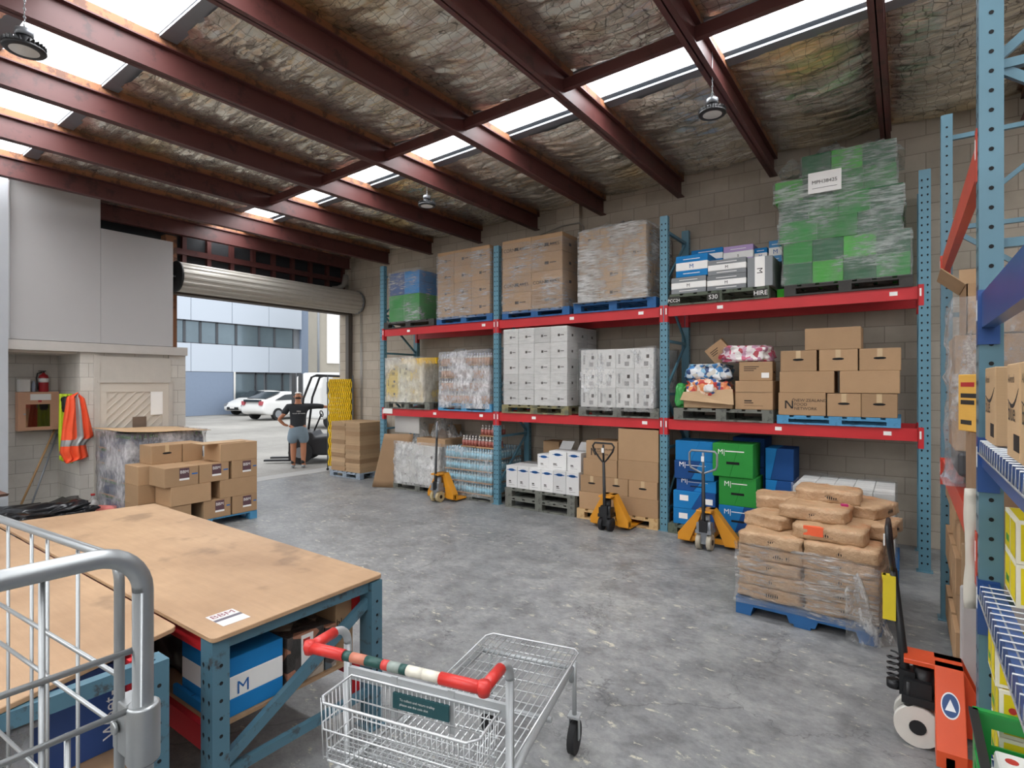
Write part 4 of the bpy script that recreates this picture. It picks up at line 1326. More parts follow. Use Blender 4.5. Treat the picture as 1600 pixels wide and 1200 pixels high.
for k in range(3):
    split_carton('navy carton right of the green ones, %s up' % ['first', 'second', 'third'][k], -1.80, -1.42, FY + 0.45, pz + k * 0.37, 0.45, 0.365, C_DBLUE, C_DBLUE, logo=False)
    split_carton('navy carton in the rear row behind post three, %s up' % ['first', 'second', 'third'][k], -2.40, -1.85, FY + 0.46, pz + k * 0.34, 0.44, 0.335, C_DBLUE, C_BLUE, logo=False)
for k in range(3):
    split_carton('dark blue carton on its end in the outer stack, %s up' % ['first', 'second', 'third'][k], -1.37, -1.06, FY + 0.22, FL + k * 0.38, 0.42, 0.375, C_BLUE, C_DBLUE, logo=False, frac=0.3)
# pallet of white packs behind the sacks
pallet('blue pallet of small white packs behind the sacks', -0.52, 6.93, FL, 0.95, 0.9, 0.12, M_PALBLUE)
stack('white pack', 'load behind the sacks', 'small white packs behind the paper sacks', -0.97, -0.08, 6.50, FL + 0.122, 5, 6, 0.118, 0.84, 6, M_WCARD, 'mark', top=True, name='small_pack', cat='pack')
film('thin film round the white packs behind the sacks', -0.97, -0.08, 6.50, 7.34, FL + 0.1, FL + 0.86, MATS['thin_film'], seed=40)

# ================================================================== pallet jacks
def pallet_jack(label, x, y, rot, body, pump, wheel, loopstyle='heart', width=0.54, lean=0.0, handle_h=1.12, r=0.085, turn=0.0, handle_rot=0.0, wheel_hub=None):
    t = thing('pallet_jack', label, 'pallet jack', (x, y, FL), rot)
    W = width / 2
    for s in (-1, 1):
        R = Matrix.Rotation(turn, 4, 'Z')
        m = MB().cyl(R @ Vector((s * 0.035, 0, r)), R @ Vector((s * 0.085, 0, r)), r, 24, 0)
        m.cyl(R @ Vector((s * 0.0845, 0, r)), R @ Vector((s * 0.089, 0, r)), r * 0.36, 16, 1)
        m.build('steering_wheel', [wheel, wheel_hub or M_BLACK], t)
    m = MB().box((-0.035, -0.05, r - 0.02), (0.035, 0.05, r * 2 + 0.03)); m.box((-0.09, -0.07, r * 2 + 0.01), (0.09, 0.12, r * 2 + 0.05))
    m.build('turntable', pump, t)
    m = MB().cyl((0, 0.03, r * 2 + 0.04), (0, 0.03, 0.40), 0.05, 16, 0); m.cyl((0, 0.03, 0.40), (0, 0.03, 0.435), 0.028, 12, 0)
    m.box((-0.08, -0.06, r * 2 + 0.05), (0.08, 0.06, r * 2 + 0.13)); m.cyl((0.06, -0.04, 0.2), (0.06, -0.04, 0.33), 0.022, 10, 0)
    m.build('hydraulic_pump', pump, t)
    # A frame
    m = MB()
    m.box((-0.085, -0.06, 0.43), (0.085, 0.19, 0.455))
    for s in (-1, 1):
        poly = [(s * 0.085, 0.455), (s * 0.02, 0.455), (s * 0.02, 0.39), (s * 0.06, 0.39), (s * (W - 0.14), 0.05), (s * W, 0.05), (s * W, 0.13)]
        m.prism(poly if s > 0 else poly[::-1], 'Y', 0.07, 0.19)
        m.prism([(0.10, 0.455), (0.19, 0.455), (0.34, 0.12), (0.10, 0.12)], 'X', s * 0.084, s * 0.078)
    m.box((-W, 0.105, 0.05), (W, 0.145, 0.11))
    fr = m.build('frame', body, t); bev(fr, 0.004)
    for s in (-1, 1):
        m = MB()
        m.prism([(0.14, 0.05), (1.22, 0.045), (1.30, 0.035), (1.30, 0.028), (1.2, 0.024), (0.14, 0.024)], 'X', s * (W - 0.16), s * W)
        f = m.build('fork', body, t); bev(f, 0.003)
        m = MB().cyl((s * (W - 0.11), 1.08, 0.034), (s * (W - 0.05), 1.08, 0.034), 0.0335, 12)
        m.build('load_roller', wheel, f)
    # handle
    hp = link('handle', None, t, (0, -0.045, r * 2 + 0.06), handle_rot)
    top = handle_h - (r * 2 + 0.06)
    def L(x_, z_, yy=0.0): return (x_, -lean * z_ + yy, z_)
    m = MB().box((-0.045, -0.035, -0.03), (0.045, 0.035, 0.10))
    m.tube([L(0, 0.0), L(0, 0.12), L(0, top - 0.24)], [0.03, 0.022, 0.018], 10)
    m.build('handle_pole', M_BLACK, hp)
    if loopstyle == 'heart':
        pts = [(0, top - 0.26), (-0.055, top - 0.20), (-0.13, top - 0.10), (-0.15, top - 0.04), (-0.12, top), (0, top + 0.0), (0.12, top), (0.15, top - 0.04), (0.13, top - 0.10), (0.055, top - 0.20)]
    else:
        pts = [(0, top - 0.26), (-0.14, top - 0.20), (-0.155, top - 0.16), (-0.155, top - 0.03), (-0.13, top), (0, top), (0.13, top), (0.155, top - 0.03), (0.155, top - 0.16), (0.14, top - 0.20)]
    m = MB().tube([L(a, b) for a, b in pts], 0.0125, 8, 0, True)
    m.tube([L(0, top - 0.27), L(0, top - 0.02)], 0.014, 8)
    m.build('grip_loop', M_BLACK if loopstyle == 'heart' else M_GREYM, hp)
    m = MB().box((-0.016, -0.02 - lean * top, top - 0.12), (0.016, -0.013 - lean * top, top - 0.06)); m.build('sticker', M_LABEL, hp)
    return t
M_JYEL = worn('jack_orange_yellow', '#dd9420', '#a8661a', 0.68, 9, 0.4)
M_JRED = worn('jack_bright_orange', '#e0552a', '#b8441f', 0.75, 8, 0.35)
W_WHITE = flat('nylon_white', '#d9d6cd', 0.35); W_BEIGE = flat('nylon_beige', '#b5ab98', 0.45); W_YEL = flat('wheel_yellow_hub', '#b4a27a', 0.5)
pallet_jack('yellow orange pallet jack with thin black handle before the water', -6.17, 6.62, 0.0, M_JYEL, M_GREYM, W_YEL, 'straight', 0.56, 0.03, 1.28, handle_rot=2.28)
pallet_jack('yellow orange pallet jack with black wheels before the plain cartons', -3.17, 6.60, 0.0, M_JYEL, M_BLACK, M_RUBBER, 'heart', 0.54, 0.05, 1.14)
pallet_jack('yellow orange pallet jack with pale wheels before the blue cartons', -1.88, 6.50, 0.0, M_JYEL, M_GREYM, W_BEIGE, 'square', 0.68, 0.03, 1.14, r=0.09)
j4 = pallet_jack('bright orange pallet jack with white wheels beside the sacks', 0.055, 3.70, -PI / 2, M_JRED, M_BLACK, W_WHITE, 'heart', 0.60, 0.10, 1.14, r=0.105)
# spring, ribbon and oval badge of the near jack
m = MB(); m.tube([(0.0 + 0.03 * math.cos(a * 0.9), -0.105 + 0.03 * math.sin(a * 0.9), 0.26 + a * 0.0045) for a in range(40)], 0.005, 6); m.cyl((0, -0.105, 0.25), (0, -0.105, 0.29), 0.034, 12); m.box((-0.015, -0.10, 0.25), (0.015, -0.05, 0.28))
m.build('spring', M_BLACK, j4)
rb = MB().box((-0.022, -0.155, 0.62), (0.026, -0.095, 0.86)); rb.prism([(-0.16, 0.86), (-0.14, 0.86), (-0.145, 0.74)], 'X', -0.02, 0.02)
rb.build('yellow_tape', flat('yellow_tape', '#d9c22a', 0.4), j4)
def badge_poly(k, off):
    """points on the sloping upper face of the near frame leg"""
    A, B = Vector((0.085, 0, 0.455)), Vector((0.30, 0, 0.13))
    tdir = (B - A).normalized(); nrm = Vector((-tdir.z, 0, tdir.x)); nrm = nrm if nrm.z > 0 else -nrm
    c = A + (B - A) * 0.45 + Vector((0, 0.13, 0)) + nrm * off
    return c, tdir, Vector((0, 1, 0)), nrm
def oval(k, off, th):
    c, tdir, y_, n_ = badge_poly(k, off)
    P_ = [c + tdir * 0.062 * k * math.cos(2 * PI * i / 24) + y_ * 0.038 * k * math.sin(2 * PI * i / 24) for i in range(24)]
    m = MB(); m._add(P_ + [p + n_ * th for p in P_], [tuple(range(24)), tuple(range(24, 48))[::-1]] + [(i, (i + 1) % 24, 24 + (i + 1) % 24, 24 + i) for i in range(24)])
    return m
oval(1.0, 0.0005, 0.001).build('oval_badge', [flat('badge_white', '#e8e8ea', 0.4)], j4)
bg_ = oval(0.88, 0.0016, 0.001).build('badge_field', [flat('badge_blue', '#2a4a7c', 0.4)], j4)
c, td, y_, n_ = badge_poly(1, 0.003)
m = MB(); m._add([c + td * 0.025 + y_ * 0.022, c + td * 0.025 - y_ * 0.022, c - td * 0.03], [(0, 1, 2)])
m.build('badge_triangle', MATS['badge_white'], bg_)
# ================================================================== pallet of paper sacks
def sack_paper():
    t = NT('sack_paper')
    v = t.mapping()
    n = t.noise(v, 5, 5, 0.6)
    n2 = t.noise(t.mapping(scale=(1, 1, 1)), 9, 6, 0.7)
    col = t.ramp(n, [(0.3, hexc('#b08c68')), (0.7, hexc('#ccaa86'))])
    red = t.ramp(t.noise(t.mapping(loc=(3, 1, 0)), 4.5, 3, 0.5), [(0.58, (1, 1, 1)), (0.68, (1.0, 0.62, 0.45))])
    col = t.mix(0.55, col, red, 'MULTIPLY')
    return t.done(t.bsdf(col, 0.42, 0, t.bump(n2, 0.9, 0.04), 0.5))
M_SACK = sack_paper()
def sack_mesh(seed, L=0.50, W=0.37, H=0.118):
    bm = bmesh.new()
    nx, ny, nz = 18, 13, 5
    vs_ = {}
    def sgn(t, p): return math.copysign(abs(t) ** p, t)
    def pos(i, j, k):
        u, v, w = i / nx * 2 - 1, j / ny * 2 - 1, k / nz * 2 - 1
        ex = 1 - 0.16 * abs(w) ** 2
        ed = max(abs(u), abs(v))
        thick = 1 - 0.24 * ed ** 9
        p = Vector((u * L / 2 * (1 - 0.04 * (1 - abs(w))) , v * W / 2, 0))
        p.x *= 1 - 0.03 * v * v; p.y *= 1 - 0.06 * u ** 4
        p.z = w * H / 2 * thick
        q = p + Vector((seed * 1.7, seed, 0))
        d = noise.fractal(q * 9, 0.9, 2.1, 4) * 0.013
        d += 0.008 * abs(noise.noise(q * 22))
        nrm = Vector((u * (abs(u) > 0.98), v * (abs(v) > 0.98), w * (abs(w) > 0.98)))
        if nrm.length > 0: nrm.normalize()
        p += nrm * d
        if k == 0: p.z = max(p.z, -H / 2)
        p.z += H / 2
        return p
    def V(i, j, k):
        key = (i, j, k)
        if key not in vs_: vs_[key] = bm.verts.new(pos(i, j, k))
        return vs_[key]
    for i in range(nx):
        for j in range(ny):
            bm.faces.new((V(i, j, 0), V(i, j + 1, 0), V(i + 1, j + 1, 0), V(i + 1, j, 0)))
            bm.faces.new((V(i, j, nz), V(i + 1, j, nz), V(i + 1, j + 1, nz), V(i, j + 1, nz)))
    for i in range(nx):
        for k in range(nz):
            bm.faces.new((V(i, 0, k), V(i + 1, 0, k), V(i + 1, 0, k + 1), V(i, 0, k + 1)))
            bm.faces.new((V(i, ny, k), V(i, ny, k + 1), V(i + 1, ny, k + 1), V(i + 1, ny, k)))
    for j in range(ny):
        for k in range(nz):
            bm.faces.new((V(0, j, k), V(0, j, k + 1), V(0, j + 1, k + 1), V(0, j + 1, k)))
            bm.faces.new((V(nx, j, k), V(nx, j + 1, k), V(nx, j + 1, k + 1), V(nx, j, k + 1)))
    me = bpy.data.meshes.new('paper_sack'); bm.to_mesh(me); bm.free()
    for f in me.polygons: f.use_smooth = True
    me.materials.append(M_SACK)
    return me
SM = [sack_mesh(i) for i in range(5)]
BR = math.radians(-3.6)
BO = Vector((-0.62, 5.40, FL))
pallet('bright blue notched pallet under the paper sacks', BO.x, BO.y, FL, 1.0, 1.12, 0.14, M_PALBLUE, BR, style='stringer')
BRm = Matrix.Rotation(BR, 4, 'Z')
nsk = 0
def sack(label, lx, ly, lz, rot=0.0, tilt=(0, 0), sticker=False, dark=True, grp='brown paper sacks'):
    global nsk
    o = link('paper_sack', SM[nsk % 5], None, BO + BRm @ Vector((lx, ly, lz)), BR + rot)
    o.rotation_euler = (tilt[0], tilt[1], BR + rot)
    tag(o, label, 'sack', grp)
    pr = MB()
    yy = -0.185
    pr.box((-0.02, yy - 0.001, 0.035), (0.14, yy, 0.037)); pr.box((-0.02, yy - 0.001, 0.073), (0.14, yy, 0.075)); pr.box((-0.02, yy - 0.001, 0.035), (-0.018, yy, 0.075)); pr.box((0.138, yy - 0.001, 0.035), (0.14, yy, 0.075))
    for i in range(9):
        pr.box((-0.01 + i * 0.016, yy - 0.001, 0.043), (-0.001 + i * 0.016, yy, 0.067))
    pr.build('stamped_print', M_INK, o)
    if sticker:
        s = MB().box((-0.16, -0.192, 0.04), (-0.02, -0.189, 0.11)); s.box((-0.16, -0.19, 0.108), (-0.02, -0.10, 0.1115))
        s.build('orange_sticker', flat('orange_sticker', '#f0663c', 0.6), o)
    nsk += 1
    return o
z = 0.142
for k in range(4):
    for j in range(3):
        for i in range(2):
            if i == 0 and j > 0 and k < 3: continue
            off = 0.01 * (1 if (k + i) % 2 else -1)
            sack('paper sack under film, %s, %s, %s' % (layer_name(k, 4), 'left end' if i == 0 else 'right end', ['front row', 'middle row', 'rear row'][j]),
                 -0.245 + i * 0.49 + off, -0.37 + j * 0.37, z + k * 0.107, PI * ((i + k) % 2) * 0 + 0.01 * off, grp='wrapped paper sacks on the blue pallet')
z = 0.142 + 4 * 0.107
sack('flat paper sack above the film at the front corner nearest the jacks', -0.24, -0.38, z, 0.0)
sack('paper sack above the film, front corner by the tall black handle', 0.25, -0.37, z, 0.02)
sack('paper sack in the fifth layer at the rear towards the rack', 0.24, 0.02, z, 0.0)
sack('paper sack in the fifth layer, middle, under the tilted one', -0.24, 0.0, z, 0.0)
sack('paper sack in the fifth layer, rear corner by the green boxes', -0.24, 0.37, z, 0.0)
sack('paper sack in the fifth layer, rear corner by the white packs', 0.24, 0.39, z, 0.0)
z += 0.108
sack('paper sack with an orange sticker on its front', 0.16, -0.30, z, -0.03, sticker=True)
sack('paper sack sagging at the side above the jack corner', -0.27, -0.10, z, 1.2, (0.0, 0.0))
sack('rounded paper sack at the side facing the near rack', 0.38, 0.10, z, 1.45)
sack('paper sack in the sixth layer near the rear', -0.02, 0.33, z, 0.05)
z += 0.108
sack('large paper sack at the top front of the pile', 0.02, -0.14, z, -0.04)
sack('paper sack tilted at the pile corner below the top', -0.28, 0.18, z - 0.0, 0.25, (0, 0))
sack('paper sack slumped over the right rear of the pile', 0.32, 0.27, z, 1.3)
z += 0.108
sack('topmost paper sack lying at the rear of the pile', 0.06, 0.20, z - 0.01, 0.05)
m = MB(); m.prism([(0.0, 0.0), (0.05, 0.01), (0.04, 0.05), (-0.01, 0.045)], 'Z', 0, 0.02)
tag(m.build('torn_tag', flat('magenta_tag', '#b0246a', 0.5), None, BO + BRm @ Vector((0.20, -0.1, z + 0.004))), 'small magenta tag on the torn top sack', 'tag')
fo = film('torn clear film round the lower sacks', -0.49, 0.49, -0.56, 0.56, 0.10, 0.60, film_mat('sack_film', 0.10, 0.65, (0.88, 0.86, 0.82), True, 0.44, 0.66), seed=50, puff=0.03)
fo.location = BO; fo.rotation_euler = (0, 0, BR)
# loose tail of film at the near corner
m = MB(); n = 12
for j in range(n + 1):
    for i in range(n + 1):
        u, v = i / n, j / n
        m.v.append(Vector((0.30 + 0.30 * u * (0.4 + 0.6 * v) + 0.012 * noise.noise(Vector((u * 6, v * 6, 2))), -0.60 - 0.03 * math.sin(u * 9 + v * 4) + 0.5 * max(0, u - 0.7) , 0.005 + 0.52 * (1 - v) * (0.6 + 0.4 * (1 - abs(u - 0.6))))))
for j in range(n):
    for i in range(n):
        a = j * (n + 1) + i
        m.f.append((a, a + 1, a + n + 2, a + n + 1)); m.mi.append(0); m.sm.append(True)
tl = tag(m.build('film_tail', film_mat('tail_film', 0.10, 0.7, (0.9, 0.9, 0.88), False, 0.45, 0.65), None, BO, BR), 'torn tail of film hanging off the near corner of the sacks', 'plastic wrap')

# ================================================================== cartons with BBM labels near the partition
BX0 = -7.5
def Yp(px, X=BX0): return PT(px, 700, X=X).y
pallet('light blue pallet under the cartons with BBM labels', -7.94, (2.98 + 4.36) / 2, FL, 0.86, 1.34, 0.115, M_PALLBLUE)
GB = 'cartons with labels on the light blue pallet'
def bcarton(label, p0, p1, k, x=BX0, d=0.44, lab=False, hole=False, ya=None, yb=None):
    a, b = (Yp(p0) if ya is None else ya), (Yp(p1) if yb is None else yb)
    h = 0.243
    w = b - a
    o = link('carton', carton_mesh(w - 0.006, d, h, 'hole' if hole else 'plain', M_CARD), None, (x - d / 2, (a + b) / 2, FL + 0.117 + k * 0.2445), PI / 2)
    tag(o, label, 'carton', GB); bev(o, 0.004)
    if lab:
        W = w / 2
        l = MB().box((-0.03, -d / 2 - 0.0015, h * 0.35), (0.09, -d / 2 + 0.001, h * 0.93)); lb = l.build('shipping_label', flat('label_maroon', '#5a3f46', 0.5), o)
        l = MB().box((-0.03, -d / 2 - 0.002, h * 0.30), (0.09, -d / 2 + 0.001, h * 0.40)); l.build('label_foot', M_LABEL, lb)
        lettering('BBM', lb, (-0.024, -d / 2 - 0.003, h * 0.66), 0.055, M_LABEL, bold=0.002)
        e_ = min(W - 0.015, 0.22)
        s = MB().box((0.12, -d / 2 - 0.0012, h * 0.55), (e_, -d / 2 + 0.001, h * 0.62)); s.build('blue_mark', M_INKB, o)
    return o
bcarton('carton at the bottom hidden by the bench, BBM pallet', 262, 310, 0, lab=False, ya=2.99, yb=3.45)
bcarton('BBM labelled carton in the bottom layer, middle', 318, 361, 0, lab=True)
bcarton('BBM labelled carton in the bottom layer, doorway corner', 363, 402, 0, lab=True)
bcarton('wide plain carton in the second layer, bench side', 266, 330, 1, x=BX0 + 0.01)
bcarton('wide plain carton in the second layer, doorway corner', 344, 402, 1)
bcarton('BBM labelled carton in the third layer jutting out, bench side', 256, 310, 2, x=BX0 + 0.01, lab=True)
bcarton('BBM labelled carton in the third layer, middle', 311, 358, 2, lab=True)
bcarton('BBM labelled carton in the third layer, doorway corner', 362, 402, 2, lab=True)
bcarton('hand hole carton at the top, bench side of the BBM pallet', 0, 0, 3, x=-7.98, d=0.36, hole=True, ya=3.17, yb=3.55)
bcarton('short plain carton set back at the top middle of the BBM pallet', 0, 0, 3, x=-7.98, d=0.36, ya=3.555, yb=3.82)
bcarton('plain carton at the top, doorway corner of the BBM pallet', 344, 402, 3)
for k in range(3):
    bcarton('carton in the back row against the bottles, %s' % layer_name(k, 4), 0, 0, k, x=BX0 - 0.445, d=0.40, ya=3.0, yb=3.45)
    bcarton('carton in the middle of the back row, %s' % layer_name(k, 4), 0, 0, k, x=BX0 - 0.445, d=0.40, ya=3.455, yb=3.875)
    bcarton('carton in the back row nearest the doorway, %s' % layer_name(k, 4), 0, 0, k, x=BX0 - 0.445, d=0.40, ya=3.88, yb=4.34)
carton_top = MB().box((-7.86, 3.62, FL + 1.097), (-7.55, 4.2, FL + 1.103))
tag(carton_top.build('cardboard_flap', M_CARD2), 'loose pale cardboard flap on top of the BBM cartons', 'cardboard')

# wrapped pallet of bottles against the cream door
pallet('pallet under the wrapped bottles by the cream door', -8.93, 3.56, FL, 1.0, 1.0, 0.12, M_PALGREY)
P_NAVY = flat('navy_bottle', '#2c4266', 0.3); P_GREENB = flat('green_label', '#3f7a48', 0.4); P_SLATE = flat('slate_bottle', '#5e6a7c', 0.3)
for k in range(5):
    for i in range(3):
        for j in range(3):
            if not (i == 2 or j == 0 or k == 4): continue
            me = can_pack_mesh(0.32, 0.32, 0.215, P_SLATE, P_NAVY if (k + i) % 2 else P_SLATE, P_GREENB, nx=5, ny=5)
            o = link('bottle_pack', me, None, (-9.27 + i * 0.335, 3.23 + j * 0.335, FL + 0.122 + k * 0.2165), PI / 2 * 0)
            tag(o, 'pack of dark bottles, %s, %s file from the door, %s row' % (layer_name(k, 5), COLN[i], COLN[j]), 'bottle pack', 'dark bottle packs by the cream door')
film('cloudy film round the dark bottles', -9.44, -8.43, 3.06, 4.06, FL + 0.05, FL + 1.24, film_mat('cloudy_film', 0.35, 0.85, (0.72, 0.70, 0.72), False, 0.35, 0.62), seed=61, puff=0.04)
m = MB(); n = 10
for j in range(n + 1):
    for i in range(n + 1):
        u, v = i / n, j / n
        m.v.append(Vector((-9.5 + 1.14 * u, 3.0 + 1.12 * v, FL + 1.235 + 0.05 * abs(2 * v - 1) ** 3 * 0 + 0.03 * (1 - math.sin(PI * v)) * (-1 if v > .5 else 1.6) * 0.7)))
for j in range(n):
    for i in range(n):
        a = j * (n + 1) + i
        m.f.append((a, a + 1, a + n + 2, a + n + 1)); m.mi.append(0); m.sm.append(True)
o = tag(m.build('cardboard_sheet', M_CARD2), 'curled cardboard sheet on top of the dark bottles', 'cardboard sheet'); o.modifiers.new('t', 'SOLIDIFY').thickness = 0.006
o.location.z = 0.01

# ================================================================== work benches made from rack parts
M_PLY = ply_mat()
M_PLYE = flat('plywood_edge', '#8a6a4c', 0.7)
def rounded_poly(pts, r=0.03):
    out = []
    n = len(pts)
    for i in range(n):
        p0, p, p1 = Vector(pts[i - 1]), Vector(pts[i]), Vector(pts[(i + 1) % n])
        a = (p0 - p).normalized() * r; b = (p1 - p).normalized() * r
        for k in range(5):
            t = k / 4
            out.append(tuple((p + a) * (1 - t) ** 2 + p * 2 * t * (1 - t) + (p + b) * t * t))
    return out
def bench(name, label, poly, posts, sideX, y0, y1, xfar, z=0.84, brace=True):
    t = thing(name, label, 'work bench', (0, 0, FL))
    pp = rounded_poly(poly)
    top = MB().prism(pp, 'Z', z - 0.022, z, 0)
    o = top.build('bench_top', [M_PLY], t); bev(o, 0.003)
    for (x, y, ry) in posts:
        link('upright_post', post_mesh(z - 0.03, M_TBLUE), t, (x, y, 0), ry)
    for X in (sideX,):
        m = MB().box((X - 0.022, y0, z - 0.085), (X + 0.022, y1, z - 0.024)); m.build('side_rail', M_TBLUE, t)
        m = MB().box((X - 0.015, y0, 0.17), (X + 0.015, y1, 0.215)); m.build('side_rail', M_TBLUE, t)
        if brace:
            m = MB().prism([(y0, 0.20), (y0, 0.26), (y1, z - 0.10), (y1, z - 0.16)], 'X', X - 0.016, X + 0.016); m.build('diagonal_brace', M_TBLUE, t)
    for yy in (y0 + 0.02, y1 - 0.02):
        for zz in (z - 0.03, 0.36):
            m = MB().box((xfar + 0.06, yy - 0.02, zz - 0.11), (sideX - 0.055, yy + 0.02, zz)); b = m.build('cross_beam', M_RED, t)
            c = MB().box((sideX - 0.085, yy - 0.045, zz - 0.19), (sideX - 0.052, yy + 0.045, zz + 0.0)); c.build('end_connector', M_RED, b)
    m = MB().box((xfar + 0.1, y0 + 0.03, 0.36), (sideX - 0.06, y1 - 0.03, 0.378)); m.build('lower_shelf', M_PLY, t)
    return t
b1 = bench('work_bench', 'large plywood topped bench on blue and red rack legs, sticker at its corner',
      [(-2.375, 1.176), (-2.41, 2.14), (-5.475, 2.20), (-5.66, 1.19)],
      [(-2.455, 1.19, 0), (-2.455, 2.13, PI), (-5.35, 1.21, 0), (-5.35, 2.15, PI)], -2.455, 1.24, 2.09, -5.35)
st = MB().box((-2.62, 1.265, 0.8405), (-2.46, 1.39, 0.8415)); so_ = st.build('bench_sticker', flat('sticker_grey', '#cfccca', 0.4), b1)
s2 = MB().box((-2.55, 1.265, 0.8416), (-2.525, 1.39, 0.8420)); s2.build('dark_stripe', flat('sticker_dark', '#5a5560', 0.4), so_)
lt = lettering('BBM', so_, (0, 0, 0), 0.058, flat('sticker_red', '#7a3040', 0.5), face='+Z', bold=0.002)
lt.location = (-2.568, 1.272, 0.8422); lt.rotation_euler = (0, 0, PI / 2)
b2 = bench('work_bench', 'second plywood bench behind the wire roll cage, skewed top',
      [(-2.33, 0.02), (-2.672, 1.168), (-5.66, 1.18), (-5.60, 0.02)],
      [(-2.50, 1.04, PI), (-2.50, 0.10, 0), (-5.3, 1.1, PI), (-5.3, 0.1, 0)], -2.50, 0.16, 1.0, -5.3, 0.825, brace=False)
# things on the lower shelves
SZ = FL + 0.3785
def scarton(label, x, ya, yb, z, d, h, mat, style='plain', g=None):
    o = link('carton', carton_mesh(yb - ya - 0.004, d, h, style, mat), None, (x - d / 2, (ya + yb) / 2, z), PI / 2)
    tag(o, label, 'carton', g); bev(o, 0.003)
    return o
o = scarton('blue and white M carton on the lower shelf of the near bench', -2.53, 1.30, 1.60, SZ, 0.40, 0.27, C_BLUE, 'bands')
lettering('M', o, (-0.09, -0.202, 0.095), 0.085, M_INKB, bold=0.003)
o = scarton('blue and white carton glimpsed left of the bench leg', -2.58, 1.02 + 0.25, 1.295, SZ, 0.38, 0.05, C_BLUE)
K4 = confetti('patterned_grocery_print', ['#4a4340', '#6b5a50', '#8a8078', '#5f6a70', '#b5a99a', '#3c3835', '#a9745c'], 9)
o = scarton('dark patterned grocery carton in the middle of the lower shelf', -2.53, 1.62, 1.84, SZ, 0.55, 0.25, K4)
l = MB().box((-0.03, -0.277, 0.03), (0.04, -0.2745, 0.24)); l.build('white_label', M_LABEL, o)
l = MB().box((-0.02, -0.2785, 0.18), (0.02, -0.277, 0.22)); l.build('red_label', flat('label_red', '#b03a32', 0.5), o)
o = scarton('patterned grocery carton beside the tall brown one', -2.53, 1.845, 1.92, SZ, 0.55, 0.23, K4)
o = scarton('tall brown carton marked blue on the lower bench shelf', -2.55, 1.925, 2.045, SZ, 0.45, 0.36, M_CARD)
lettering('blue', o, (-0.055, -0.2265, 0.20), 0.055, M_INK, bold=0.002)
o2 = scarton('brown carton behind the tall one marked blue', -3.05, 1.62, 2.045, SZ, 0.5, 0.30, M_CARD2)
o = scarton('navy cereal carton lettered Weet-Bix under the second bench', -2.72, 0.66, 0.98, SZ - 0.0, 0.30, 0.36, flat('navy_box', '#2d4b86', 0.45))
lt = lettering('Weet-Bix', o, (0.13, -0.1515, 0.05), 0.075, M_LABEL, tilt=-PI / 2, bold=0.001)
tub = thing('plastic_tub', 'clear plastic storage tub under the second bench', 'storage tub', (-2.86, 0.36, SZ))
m = MB()
for a, b in (((-0.25, -0.28, 0), (0.25, 0.28, 0.004)), ((-0.25, -0.28, 0), (-0.246, 0.28, 0.28)), ((0.246, -0.28, 0), (0.25, 0.28, 0.28)), ((-0.25, -0.28, 0), (0.25, -0.276, 0.28)), ((-0.25, 0.276, 0), (0.25, 0.28, 0.28))):
    m.box(a, b)
M_CLEAR = film_mat('clear_tub_plastic', 0.30, 0.42, (0.75, 0.78, 0.82), False)
m.build('tub_body', M_CLEAR, tub)
m = MB().box((-0.27, -0.30, 0.281), (0.27, 0.30, 0.30)); m.box((-0.24, -0.27, 0.30), (0.24, 0.27, 0.31)); m.build('lid', film_mat('tub_lid', 0.5, 0.7, (0.6, 0.62, 0.65), False), tub)
o = tag(MB().box((-3.0, 0.25, SZ + 0.006), (-2.68, 0.40, SZ + 0.05)).build('blue_packet', C_BLUE), 'blue packet lying inside the clear tub', 'packet')
blob('dark_bag', 'dark shiny bag beside the clear tub', 'bag', -2.85, -0.18, SZ, 0.22, 0.17, 0.26, flat('dark_red_film', '#2c1512', 0.2), 8, amp=0.5)
o = tag(MB().box((-2.78, -0.02, SZ), (-2.60, 0.03, SZ + 0.10)).build('green_block', flat('bench_green', '#2c7a45', 0.5)), 'small green block between the dark bag and tub', 'block')
blob('black_bag', 'black bag on the lower shelf behind the red connector', 'bag', -3.25, 1.55, SZ, 0.25, 0.2, 0.30, flat('black_sheet', '#17181a', 0.35), 9)
# blocks above lower shelf under second bench rear
carton('brown carton at the back under the second bench', -4.2, -3.6, 0.5, SZ - 0.001, 0.5, 0.3, M_CARD)
# ================================================================== wire roll cage in the foreground
M_ZINC = flat('zinc_tube', '#9fa2a3', 0.36, 0.75, 0.12, 14)
cage = thing('roll_cage', 'galvanised wire roll cage at the near corner', 'roll cage', (0, 0, FL))
ZT = 1.63
def arc(c, r, a0, a1, plane, n=8):
    out = []
    for i in range(n + 1):
        t = a0 + (a1 - a0) * i / n
        if plane == 'YZ': out.append(Vector((c[0], c[1] + r * math.cos(t), c[2] + r * math.sin(t))))
        else: out.append(Vector((c[0] + r * math.cos(t), c[1], c[2] + r * math.sin(t))))
    return out
cx_ = -1.077
pts = [Vector((cx_, 0.415, 0.12)), Vector((cx_, 0.415, ZT - 0.07))] + arc((cx_, 0.415 - 0.07, ZT - 0.07), 0.07, 0, PI / 2, 'YZ') + [Vector((cx_, -0.25, ZT))] 
pts += arc((cx_, -0.25, ZT - 0.07), 0.07, PI / 2, PI, 'YZ') + [Vector((cx_, -0.32, 0.12))]
MB().tube(pts, 0.016, 14).build('side_frame', M_ZINC, cage)
pts = [Vector((-1.135, 0.40, 0.12)), Vector((-1.135, 0.40, 1.565))] + arc((-1.175, 0.40, 1.565), 0.04, 0, PI / 2, 'XZ') + [Vector((-1.83, 0.36, 1.60))] + [Vector((-1.87, 0.36, 1.56)), Vector((-1.87, 0.36, 0.12))]
MB().tube(pts, 0.0085, 10).build('back_panel_frame', M_ZINC, cage)
